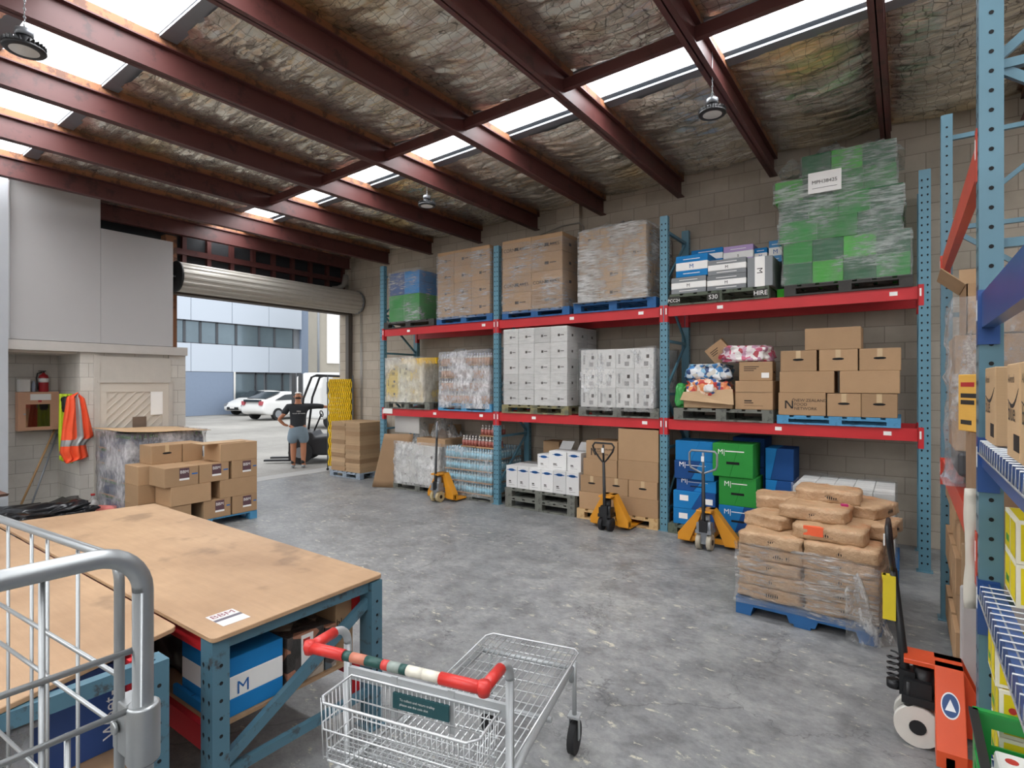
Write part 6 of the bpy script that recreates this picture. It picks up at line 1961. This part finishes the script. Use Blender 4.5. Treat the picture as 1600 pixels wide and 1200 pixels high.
# hi-vis clothing hanging on the pillar
def garment(name, label, pts, xbase, mat, bands, thick=0.07, seed=0, folds=5):
    """cloth hanging against the wall: outline in (y, z), filled and given folds"""
    ys = [p[0] for p in pts]; zs = [p[1] for p in pts]
    y0, y1, z0, z1 = min(ys), max(ys), min(zs), max(zs)
    nz, ny = 34, 18
    m = MB()
    def span(z):
        xs = []
        for i in range(len(pts)):
            (a, b), (c_, d__) = pts[i], pts[(i + 1) % len(pts)]
            if (b - z) * (d__ - z) <= 0 and b != d__:
                xs.append(a + (c_ - a) * (z - b) / (d__ - b))
        return (min(xs), max(xs)) if xs else (y0, y1)
    for k in range(nz + 1):
        z = z0 + 1e-4 + (z1 - z0 - 2e-4) * k / nz
        a, b = span(z)
        for i in range(ny + 1):
            u = i / ny
            y = a + (b - a) * u
            bul = math.sin(PI * u) ** 0.6
            f = 0.5 + 0.5 * math.sin(u * folds * 2 * PI + 2.5 * noise.noise(Vector((u * 2, z * 3, seed))))
            x = xbase + 0.008 + bul * thick * (0.35 + 0.65 * f) * (0.5 + 0.5 * min(1, (z1 - z) / 0.3 + 0.2))
            m.v.append(Vector((x, y, z)))
    for k in range(nz):
        zc = (z0 + (z1 - z0) * (k + 0.5) / nz)
        for i in range(ny):
            a = k * (ny + 1) + i
            u = (i + 0.5) / ny
            mi = 0
            for bd in bands:
                if bd[0] == 'h' and bd[1] <= (zc - z0) / (z1 - z0) - bd[3] * u <= bd[2]: mi = 1
                if bd[0] == 'v' and bd[1] <= u <= bd[2] and (zc - z0) / (z1 - z0) > bd[3]: mi = 1
            m.f.append((a, a + 1, a + ny + 2, a + ny + 1)); m.mi.append(mi); m.sm.append(True)
    o = m.build(name, [mat, flat('reflective_grey', '#9a9a98', 0.35, 0.3)])
    o.modifiers.new('t', 'SOLIDIFY').thickness = 0.006
    return tag(o, label, 'jacket' if 'jacket' in name else 'vest')
M_HIO = flat('hi_vis_orange', '#f0552a', 0.6); M_HIY = flat('hi_vis_yellow', '#c9e02a', 0.6)
garment('safety_vest', 'hi-vis yellow vest hanging behind the orange jacket', [(2.74, 1.76), (2.90, 1.76), (2.89, 1.2), (2.88, 0.76), (2.74, 0.80), (2.73, 1.2)], PX - 0.30, M_HIY, [('h', 0.12, 0.18, 0)], 0.06, 3, 3)
garment('safety_jacket', 'hi-vis orange jacket with grey bands hanging at the pillar', [(2.74, 1.72), (2.86, 1.78), (2.95, 1.70), (3.02, 1.35), (3.06, 1.15), (2.96, 1.05), (3.00, 0.84), (2.72, 0.80), (2.66, 0.95), (2.70, 1.4)], PX + 0.0, M_HIO, [('h', 0.24, 0.31, 0), ('v', 0.45, 0.62, 0.3)], 0.11, 5, 4)
blob('dark_bag', 'black cap hanging beside the orange jacket', 'cap', PX - 0.22, 2.82, 1.50, 0.07, 0.07, 0.22, M_BLACK, 21)
# broom, bin liner, bottle, foam rollers, little cabinet
b = thing('broom', 'timber handled broom leaning in the alcove', 'broom', (0, 0, 0))
MB().tube([(-10.10, 2.32, 0.08), (-10.44, 2.85, 1.25)], 0.014, 10).build('handle', flat('broom_wood', '#b08a5e', 0.5), b)
MB().box((-10.2, 2.2, 0.03), (-10.0, 2.42, 0.09)).build('brush_head', M_BLACK, b)
t_ = thing('mop', 'dark handled mop leaning beside the broom', 'mop', (0, 0, 0))
MB().tube([(-10.02, 2.42, 0.06), (-10.45, 2.87, 1.15)], 0.012, 10).build('handle', M_GREYM, t_)
MB().lathe([(0.0, 0.0), (0.07, 0.0), (0.05, 0.05), (0.02, 0.09), (0, 0.09)], 12, 0, Matrix.Translation((-10.02, 2.42, 0.0))).build('mop_head', M_GREYM, t_)
blob('bin_liner', 'black plastic bin liner slumped on the floor in the alcove', 'bin liner', -8.90, 2.20, FL, 0.36, 0.50, 0.36, flat('black_liner', '#15161a', 0.22), 31, amp=0.5, sub=4)
j = thing('juice_bottle', 'clear bottle with orange liquid by the alcove pillar', 'bottle', (-9.28, 2.95, FL + 0.0))
MB().lathe([(0.0, 0.0), (0.075, 0.0), (0.08, 0.02), (0.08, 0.20), (0.06, 0.27), (0.022, 0.31), (0.022, 0.34), (0, 0.34)], 18).build('bottle_body', film_mat('bottle_plastic', 0.35, 0.5, (0.85, 0.85, 0.85), False), j)
MB().lathe([(0.0, 0.003), (0.07, 0.003), (0.075, 0.02), (0.075, 0.14), (0, 0.14)], 18).build('liquid', flat('orange_liquid', '#d98a3c', 0.3), j)
MB().cyl((0, 0, 0.34), (0, 0, 0.365), 0.026, 12).build('cap', MATS['dot_red'], j)
M_PNK = flat('pink_foam', '#d97a72', 0.6)
for i, (x, y, a, L_, zz) in enumerate(((-8.9, 2.95, 0.2, 0.30, 0.06), (-8.75, 2.85, 0.9, 0.34, 0.06), (-8.95, 3.03, 0.5, 0.28, 0.175))):
    d_ = Vector((math.cos(a), math.sin(a), 0)) * L_ / 2
    p = Vector((x, y, FL + zz)); 
    tag(MB().cyl(p - d_, p + d_, 0.055, 16).build('foam_roller', M_PNK), 'pink foam roller on the floor by the wrapped bottles, %s' % ['farther', 'nearer', 'topmost'][i], 'foam roller', 'pink foam rollers')
o = thing('small_cabinet', 'cream cabinet with brown tray at the edge of the second bench', 'cabinet', (-8.35, 1.55, FL))
MB().box((-0.3, -0.3, 0), (0.2, 0.14, 0.66)).build('cabinet_body', M_CREAM, o)
m = MB(); m.prism([(-0.34, 0.66), (0.22, 0.66), (0.30, 0.70), (0.22, 0.69), (-0.34, 0.69)], 'Y', -0.32, 0.24); m.build('brown_tray', flat('brown_tray', '#6a4a3a', 0.5), o)
# ================================================================== outside the doorway
FX = -33.5
def zf(px, py, X=FX): return PT(px, py, X=X).z
def yf(px, X=FX): return PT(px, 600, X=X).y
bd = thing('office_building', 'pale panelled office building across the yard with ribbon windows', 'building', (0, 0, 0))
M_PANL = flat('pale_blue_panel', '#c8d2de', 0.5, var=0.03, scale=0.2); M_SLATE = flat('slate_blue_wall', '#8796ac', 0.7, var=0.05)
ya, yb = 1.0, yf(472)
z1, z2, z3, z4 = zf(280, 498), zf(280, 535), zf(292, 580), 8.8
m = MB()
n = 9
for i in range(n):
    a = ya + (yb - ya) * i / n; b = ya + (yb - ya) * (i + 1) / n - 0.03
    m.box((FX - 0.3, a, z1), (FX, b, z4)); m.box((FX - 0.3, a, z3), (FX, b, z2))
m.build('facade_panels', M_PANL, bd)
MB().box((FX - 0.6, ya, 0), (FX - 0.31, yb + 1.5, z4)).build('wall', flat('interior_grey', '#8f949a', 0.8), bd)
MB().box((FX - 0.3, ya, 0.0), (FX - 0.02, yf(366), z3 - 0.02)).build('lower_wall', M_SLATE, bd)
MB().box((FX - 0.4, yb, 0), (FX - 0.1, yf(495), z4)).build('end_wall', M_SLATE, bd)
yy = ya
i = 0
GL = flat('reflective_pane', '#6f7f88', 0.12, 0.3, 0.35, 0.5)
wn_y = [ya, yf(290), yf(315), yf(341), yf(371), yf(407), yf(431), yf(461)]
for a, b in zip(wn_y[:-1], wn_y[1:]):
    if b - a < 0.1: continue
    w_ = MB().box((FX - 0.25, a, z2), (FX - 0.18, a + 0.09, z1)); w_.box((FX - 0.25, b - 0.05, z2), (FX - 0.18, b, z1)); w_.box((FX - 0.25, a, z2), (FX - 0.18, b, z2 + 0.06)); w_.box((FX - 0.25, a, z1 - 0.06), (FX - 0.18, b, z1))
    wf_ = w_.build('window_frame', flat('dark_frame', '#4a4e54', 0.5), bd)
    MB().box((FX - 0.23, a + 0.09, z2 + 0.06), (FX - 0.22, b - 0.05, z1 - 0.06)).build('pane', GL, wf_)
for a, b in ((yf(368), yf(400)), (yf(402), yf(415)), (yf(418), yf(442)), (yf(444), yf(455))):
    w_ = MB().box((FX - 0.25, a, 0.1), (FX - 0.18, a + 0.08, z3 - 0.05)); w_.box((FX - 0.25, a, z3 - 0.12), (FX - 0.18, b, z3 - 0.02))
    wf_ = w_.build('window_frame', MATS['dark_frame'], bd)
    MB().box((FX - 0.23, a + 0.08, 0.1), (FX - 0.22, b, z3 - 0.12)).build('pane', GL, wf_)
MB().cyl((FX + 0.05, yf(366), 0), (FX + 0.05, yf(366), z3), 0.06, 10).build('downpipe', M_WHITE, bd)
nb = thing('neighbour_building', 'weathered concrete wall with a blank white sign beyond the doorway', 'building', (0, 0, 0))
NX = -29.5
MB().box((NX - 1.0, yf(497, NX), 0), (NX, yf(560, NX), 9)).build('wall', flat('weathered_concrete', '#a9a397', 0.8, var=0.15, scale=0.8), nb)
MB().box((NX, yf(510, NX), zf(520, 568, NX)), (NX + 0.08, yf(535, NX), zf(520, 488, NX))).build('sign_board', M_LABEL, nb)
MB().cyl((NX + 0.1, yf(496, NX), 0), (NX + 0.1, yf(496, NX), 9), 0.07, 8).build('downpipe', M_GREYM, nb)
w = MB().box((-14.0, yf(537, -13.8), 0), (-13.8, 18, 6)); struct(w.build('wall_yard', blocks('pale_yard_block', '#b7bcc4', '#adb2ba', '#8d929a', 'YZ')), 'pale block wall outside the doorway')

def car(label, x, y, rz, dark=False):
    t = thing('car', label, 'car', (x, y, 0.0), rz)
    side = [(-2.22, 0.35), (-2.25, 0.62), (-2.15, 0.95), (-2.05, 1.08), (-1.55, 1.22), (-0.9, 1.44), (-0.1, 1.49), (0.45, 1.42), (1.25, 1.02), (1.75, 0.86), (2.12, 0.68), (2.22, 0.5), (2.18, 0.28), (1.72, 0.25), (-1.72, 0.25)]
    bm = bmesh.new()
    rows_ = []
    ys = [-0.87, -0.80, -0.62, 0.62, 0.80, 0.87]
    for yv in ys:
        r = []
        for (px_, pz_) in side:
            s = 1.0
            if abs(yv) > 0.85: f, zf_ = 0.97, min(pz_, 0.92 if pz_ > 0.9 else pz_)
            elif abs(yv) > 0.7: f, zf_ = 0.985, pz_ - (0.16 if pz_ > 1.1 else 0.03)
            else: f, zf_ = 1.0, pz_
            r.append(bm.verts.new((px_ * f, yv, zf_)))
        rows_.append(r)
    for a, b in zip(rows_[:-1], rows_[1:]):
        for i in range(len(side)):
            j = (i + 1) % len(side)
            bm.faces.new((a[i], a[j], b[j], b[i]))
    bm.faces.new(rows_[0]); bm.faces.new(rows_[-1][::-1])
    bmesh.ops.recalc_face_normals(bm, faces=bm.faces)
    me = bpy.data.meshes.new('car_body'); bm.to_mesh(me); bm.free()
    me.materials.append(flat('car_white', '#e6e6e4', 0.2, var=0.02))
    b_ = link('car_body', me, t)
    sb = b_.modifiers.new('s', 'SUBSURF'); sb.levels = 1; sb.render_levels = 2
    for p in me.polygons: p.use_smooth = True
    G = flat('car_glass', '#2c3338', 0.08)
    for s in (-1, 1):
        MB().prism([(-1.50, 1.02), (-0.85, 1.30), (0.0, 1.34), (0.45, 1.28), (1.0, 1.02)], 'Y', s * 0.80, s * 0.865).build('side_window', G, t)
    m = MB(); m._add([(0.52, -0.60, 1.40), (0.52, 0.60, 1.40), (1.25, 0.68, 1.03), (1.25, -0.68, 1.03)], [(0, 1, 2, 3)]); o = m.build('windscreen', G, t); o.modifiers.new('t', 'SOLIDIFY').thickness = 0.03
    m = MB(); m._add([(-0.95, -0.58, 1.45), (-0.95, 0.58, 1.45), (-1.95, 0.66, 1.13), (-1.95, -0.66, 1.13)], [(0, 1, 2, 3)]); o = m.build('rear_window', G, t); o.modifiers.new('t', 'SOLIDIFY').thickness = 0.03
    MB().box((-2.26, -0.55, 0.95), (-2.10, 0.55, 1.06)).build('rear_panel', G, t)
    for s in (-1, 1):
        MB().box((-2.25, s * 0.62 - 0.1, 0.78), (-2.12, s * 0.62 + 0.1, 0.98)).build('tail_light', flat('tail_red', '#b5525a', 0.3), t)
        MB().prism([(1.75, 0.62), (2.17, 0.55), (2.10, 0.68), (1.7, 0.80)], 'Y', s * 0.60, s * 0.86).build('headlight', M_GREYM, t)
        for xx in (-1.35, 1.35):
            w_ = MB().cyl((xx, s * 0.70, 0.31), (xx, s * 0.90, 0.31), 0.31, 24); ww = w_.build('wheel', M_RUBBER, t)
            MB().cyl((xx, s * 0.895, 0.31), (xx, s * 0.91, 0.31), 0.20, 10).build('hubcap', M_GREYM, ww)
    MB().box((2.12, -0.45, 0.34), (2.25, 0.45, 0.50)).build('grille', M_BLACK, t)
    MB().box((2.252, -0.18, 0.42), (2.262, 0.18, 0.52)).build('number_plate', M_LABEL, t)
    return t
p = PT(431, 656, Z=0)
car('white hatchback seen from behind beside the forklift', p.x - 0.3 - 0.55, p.y + 0.9 + 0.25, math.radians(100))
p = PT(352, 649, Z=0)
car('white hatchback parked nose out at the building', p.x + 0.4, p.y + 2.2, math.radians(-80))
vn = thing('van', 'tall white van standing behind the forklift', 'van', (0, 0, 0))
vx = -19.5
m = MB(); y0_, y1_ = yf(458, vx - 1.9), yf(575, vx)
m.prism([(y0_, 0.4), (y1_, 0.4), (y1_, 2.35), (y0_ + 0.5, 2.35), (y0_ + 0.12, 2.2), (y0_, 1.7)], 'X', vx - 1.9, vx)
o = m.build('van_body', MATS['car_white'], vn); bev(o, 0.12, 3)
MB().box((vx - 0.2, y0_ + 0.3, 1.45), (vx + 0.01, y0_ + 1.2, 1.95)).build('window', MATS['car_glass'], vn)
MB().box((vx + 0.005, y0_ + 0.6, 2.10), (vx + 0.015, y0_ + 1.3, 2.18)).build('roof_lettering_panel', flat('gold_band', '#cdb58a', 0.5), vn)
for yy in (y0_ + 0.6, y1_ - 0.8):
    MB().cyl((vx - 0.2, yy, 0.33), (vx + 0.02, yy, 0.33), 0.33, 20).build('wheel', M_RUBBER, vn)
# ---- forklift
fkp = PT(460, 728, Z=0)
fk = thing('forklift', 'black and grey forklift with raised overhead guard in the doorway', 'forklift', (fkp.x - 0.55, fkp.y + 0.62, 0.0), math.radians(222))
# local: +X forward (mast), wheel near origin
M_FK = flat('forklift_grey', '#55585c', 0.4); M_FKD = flat('forklift_black', '#232427', 0.4)
m = MB().prism([(-1.75, 0.25), (-1.80, 0.55), (-1.72, 0.95), (-1.2, 1.0), (-1.2, 0.7), (-0.35, 0.62), (-0.3, 0.75), (0.05, 0.75), (0.1, 0.35), (-0.05, 0.2), (-1.2, 0.18)], 'Y', -0.50, 0.50)
o = m.build('chassis', M_FKD, fk); bev(o, 0.05, 2)
m = MB().prism([(-1.82, 0.22), (-1.87, 0.55), (-1.78, 0.98), (-1.35, 1.0), (-1.35, 0.22)], 'Y', -0.52, 0.52); o = m.build('counterweight', M_FK, fk); bev(o, 0.06, 2)
for s in (-1, 1):
    m = MB().tube([(0.0, s * 0.45, 0.72), (-0.10, s * 0.44, 1.55), (-0.28, s * 0.42, 2.05), (-0.4, s * 0.42, 2.10), (-1.25, s * 0.42, 2.06), (-1.38, s * 0.42, 1.95), (-1.45, s * 0.44, 0.98)], 0.028, 8); m.build('overhead_guard', M_FKD, fk)
    m = MB().box((0.10, s * 0.30 - 0.04, 0.10), (0.20, s * 0.30 + 0.04, 2.15)); m.build('mast_rail', M_FK, fk)
    m = MB().box((0.24, s * 0.25 - 0.06, 0.04), (0.85, s * 0.25 + 0.06, 0.08)); m.box((0.24, s * 0.25 - 0.06, 0.04), (0.28, s * 0.25 + 0.06, 0.5)); m.build('fork_tine', M_FKD, fk)
    m = MB().cyl((-0.05, s * 0.38, 0.27), (-0.05, s * 0.56, 0.27), 0.27, 20); w_ = m.build('wheel', M_RUBBER, fk); MB().cyl((-0.05, s * 0.555, 0.27), (-0.05, s * 0.57, 0.27), 0.13, 14).build('hub', M_GREYM, w_)
    m = MB().cyl((-1.35, s * 0.36, 0.22), (-1.35, s * 0.52, 0.22), 0.22, 20); m.build('wheel', M_RUBBER, fk)
m = MB()
for i in range(7): m.box((-0.35 - i * 0.14, -0.42, 2.06), (-0.32 - i * 0.14, 0.42, 2.10))
m.build('guard_bars', M_FKD, fk)
MB().box((0.11, -0.34, 1.05), (0.19, 0.34, 1.12)).build('mast_crossbar', M_FK, fk)
MB().box((0.20, -0.42, 0.35), (0.24, 0.42, 0.42)).build('carriage', M_FKD, fk)
MB().prism([(-1.1, 0.78), (-0.7, 0.78), (-0.7, 0.88), (-1.0, 0.9), (-1.12, 1.35), (-1.2, 1.35)], 'Y', -0.24, 0.24).build('seat', M_RUBBER, fk)
MB().box((-1.16, 0.10, 0.95), (-1.04, 0.3, 1.45)).build('seat_belt', M_HIO, fk)
m = MB().cyl((-0.25, 0, 0.75), (-0.42, 0, 1.15), 0.02, 8); m.tube([(-0.42 + 0.02 * math.cos(a), 0.15 * math.sin(a), 1.16 + 0.14 * math.cos(a) * 0.5) for a in [i * PI / 6 for i in range(12)]], 0.014, 6, 0, True); m.build('steering_wheel', M_RUBBER, fk)
lettering('SHS', fk, (-1.6, -0.522, 0.45), 0.14, M_LABEL, bold=0.004)
# ---- expanding yellow barrier
bp0 = PT(512, 735, Z=0); bp1 = PT(545, 728, Z=0)
A = Vector((bp0.x, bp0.y, 0)); B = Vector((bp0.x + 0.50, 7.86, 0))
dv = (B - A)
br = thing('expanding_barrier', 'folded yellow expanding lattice barrier beside the doorway', 'barrier', (A.x, A.y, FL), math.atan2(dv.y, dv.x))
M_YB = flat('barrier_yellow', '#f0c818', 0.45)
L_ = dv.length
ns = 24
for i in range(ns):
    x = 0.04 + i * (L_ - 0.08) / (ns - 1)
    sg_ = 1 if i % 2 else -1
    pts = [(x + sg_ * 0.014 * math.sin(k * PI), sg_ * 0.012, 0.10 + k * 0.245 * 0.5) for k in [q * 0.25 for q in range(63)]]
    MB().tube(pts, 0.0155, 6).build('lattice_slat', M_YB, br)
for x in (0.0, L_):
    MB().tube([(x, 0, 0.05), (x, 0, 2.08)], 0.014, 8).build('end_post', M_FK, br)
    MB().cyl((x, -0.012, 0.028), (x, 0.012, 0.028), 0.027, 14).build('caster', M_RUBBER, br)
m = MB().box((0, -0.02, 0.30), (L_, 0.02, 0.32)); m.box((0, -0.02, 1.7), (L_, 0.02, 1.72))
# ---- person, back to the camera, hand on hip, other arm on the forklift
pp = PT(470, 733, Z=0)
FACE = math.atan2(-pp.x, -pp.y)
per = thing('person', 'person in a black T-shirt and grey shorts standing with hand on hip', 'person', (pp.x - 0.25, pp.y + 0.10, FL), YAW + math.radians(18))
per.scale = (1.12, 1.05, 1.0)
# local frame: x towards the forklift, +y away from the camera
def skin(name, joints, edges, mat, parent, sub=2, root=0):
    me = bpy.data.meshes.new(name)
    me.from_pydata([j[0] for j in joints], edges, [])
    me.materials.append(mat)
    o = link(name, me, parent)
    sk = o.modifiers.new('skin', 'SKIN')
    sk.use_smooth_shade = True
    for i, j in enumerate(joints):
        r = j[1] if isinstance(j[1], tuple) else (j[1], j[1])
        me.skin_vertices[0].data[i].radius = r
        me.skin_vertices[0].data[i].use_root = (i == root)
    s = o.modifiers.new('sub', 'SUBSURF'); s.levels = sub; s.render_levels = sub
    return o
M_SKIN = flat('skin_tone', '#b97c5c', 0.5, var=0.04)
J = [((0, 0, 0.90), (0.14, 0.10)), ((0, 0, 1.05), (0.13, 0.095)), ((0, 0.01, 1.22), (0.15, 0.10)), ((0, 0.0, 1.36), (0.13, 0.085)), ((0, 0, 1.44), (0.055, 0.055)), ((0, 0.01, 1.52), (0.055, 0.06)), ((0, 0.015, 1.60), (0.078, 0.095)), ((0, 0.015, 1.68), (0.055, 0.07)),
     ((-0.17, 0, 1.37), 0.055), ((-0.27, -0.04, 1.20), 0.045), ((-0.36, -0.04, 1.10), 0.040), ((-0.26, -0.03, 0.98), 0.032), ((-0.18, -0.04, 0.95), 0.026),
     ((0.17, 0, 1.37), 0.055), ((0.32, 0.02, 1.38), 0.045), ((0.44, 0.03, 1.37), 0.040), ((0.60, 0.06, 1.36), 0.030), ((0.68, 0.07, 1.36), 0.026),
     ((-0.09, 0, 0.84), 0.092), ((-0.09, 0.01, 0.50), 0.062), ((-0.09, 0.0, 0.36), 0.062), ((-0.09, 0.0, 0.10), 0.040), ((-0.09, 0.0, 0.05), 0.042), ((-0.10, 0.14, 0.035), 0.036),
     ((0.09, 0, 0.84), 0.092), ((0.10, 0.0, 0.50), 0.062), ((0.10, -0.01, 0.36), 0.062), ((0.10, -0.02, 0.10), 0.040), ((0.10, -0.02, 0.05), 0.042), ((0.12, 0.12, 0.035), 0.036)]
Eg = [(0, 1), (1, 2), (2, 3), (3, 4), (4, 5), (5, 6), (6, 7), (3, 8), (8, 9), (9, 10), (10, 11), (11, 12), (3, 13), (13, 14), (14, 15), (15, 16), (16, 17), (0, 18), (18, 19), (19, 20), (20, 21), (21, 22), (22, 23), (0, 24), (24, 25), (25, 26), (26, 27), (27, 28), (28, 29)]
skin('body', J, Eg, M_SKIN, per)
M_TEE = flat('black_tshirt', '#2a2c30', 0.8); M_SHO = flat('grey_blue_shorts', '#7d8e9a', 0.85)
T = [((0, 0, 0.86), (0.175, 0.135)), ((0, 0, 1.04), (0.16, 0.118)), ((0, 0.01, 1.22), (0.175, 0.122)), ((0, 0.0, 1.37), (0.15, 0.10)), ((0, 0, 1.43), (0.07, 0.07)),
     ((-0.18, 0, 1.38), 0.078), ((-0.28, -0.035, 1.20), 0.070), ((0.18, 0, 1.38), 0.078), ((0.36, 0.02, 1.385), 0.066), ((0.50, 0.035, 1.37), 0.055)]
te = skin('t_shirt', T, [(0, 1), (1, 2), (2, 3), (3, 4), (3, 5), (5, 6), (3, 7), (7, 8), (8, 9)], M_TEE, per)
Sh = [((0, 0, 1.0), (0.155, 0.12)), ((0, 0, 0.87), (0.17, 0.13)), ((-0.095, 0, 0.74), 0.125), ((-0.115, 0.005, 0.52), 0.115), ((0.095, 0, 0.74), 0.125), ((0.115, 0.0, 0.52), 0.115)]
skin('shorts', Sh, [(0, 1), (1, 2), (2, 3), (1, 4), (4, 5)], M_SHO, per)
for s, yy in ((-1, 0.0), (1, -0.02)):
    skin('sock', [((s * 0.095, yy, 0.20), 0.046), ((s * 0.095, yy, 0.07), 0.048)], [(0, 1)], M_BLACK, per, 1)
    skin('shoe', [((s * 0.095, yy - 0.04, 0.045), (0.045, 0.045)), ((s * 0.10, yy + 0.06, 0.04), (0.048, 0.04)), ((s * 0.11, yy + 0.17, 0.035), (0.042, 0.032))], [(0, 1), (1, 2)], flat('grey_trainer', '#9aa3a8', 0.6), per, 1)
hr = skin('hair', [((0, -0.02, 1.60), (0.08, 0.075)), ((0, -0.03, 1.54), (0.062, 0.05))], [(0, 1)], flat('dark_hair', '#2c2522', 0.8), per, 2)
cp = skin('cap', [((0, 0.01, 1.665), (0.088, 0.10)), ((0, 0.01, 1.71), (0.062, 0.075))], [(0, 1)], M_LABEL, per, 2)
m = MB().prism([(-0.07, 0.08), (0.07, 0.08), (0.05, 0.18), (-0.05, 0.18)], 'Z', 1.665, 1.675); m.build('cap_brim', M_LABEL, cp)
for s in (-1, 1):
    MB().lathe([(0, -0.012), (0.012, 0), (0, 0.012)], 8, 0, Matrix.Translation((s * 0.03, 0.105, 1.61))).build('eye', M_DARK, per)
    skin('ear', [((s * 0.08, 0.01, 1.62), 0.014), ((s * 0.082, 0.012, 1.585), 0.01)], [(0, 1)], M_SKIN, per, 1)
skin('nose', [((0, 0.10, 1.60), 0.012), ((0, 0.118, 1.58), 0.015)], [(0, 1)], M_SKIN, per, 1)
# hands: palm plus five separate fingers
def hand(px_, py_, pz_, dx, dz, up):
    d = Vector((dx, 0.02, dz)).normalized(); u = Vector((0, 0.3, up)).normalized()
    P0 = Vector((px_, py_, pz_))
    jj = [((P0), 0.026), (P0 + d * 0.07, (0.038, 0.018))]
    skin('palm', [(tuple(a), b) for a, b in jj], [(0, 1)], M_SKIN, per, 1)
    for k in range(4):
        b = P0 + d * 0.08 + u * (0.03 - 0.02 * k)
        L = (0.07, 0.08, 0.075, 0.055)[k]
        skin('finger', [(tuple(b), 0.009), (tuple(b + d * L * 0.5 + Vector((0, 0.008, 0))), 0.0085), (tuple(b + d * L + Vector((0, 0.022, -0.006))), 0.008)], [(0, 1), (1, 2)], M_SKIN, per, 1)
    b = P0 + d * 0.025 + u * 0.03
    skin('thumb', [(tuple(b), 0.011), (tuple(b + u * 0.035 + d * 0.02), 0.010), (tuple(b + u * 0.05 + d * 0.045), 0.009)], [(0, 1), (1, 2)], M_SKIN, per, 1)
hand(-0.18, -0.04, 0.95, 0.9, -0.3, 1.0)
hand(0.68, 0.07, 1.36, 1.0, 0.05, 1.0)
lt = lettering('MH', te, (-0.02, -0.145, 1.26), 0.05, M_LABEL)
lt = lettering('FOOD NETWORK', te, (-0.10, -0.145, 1.22), 0.03, M_LABEL)
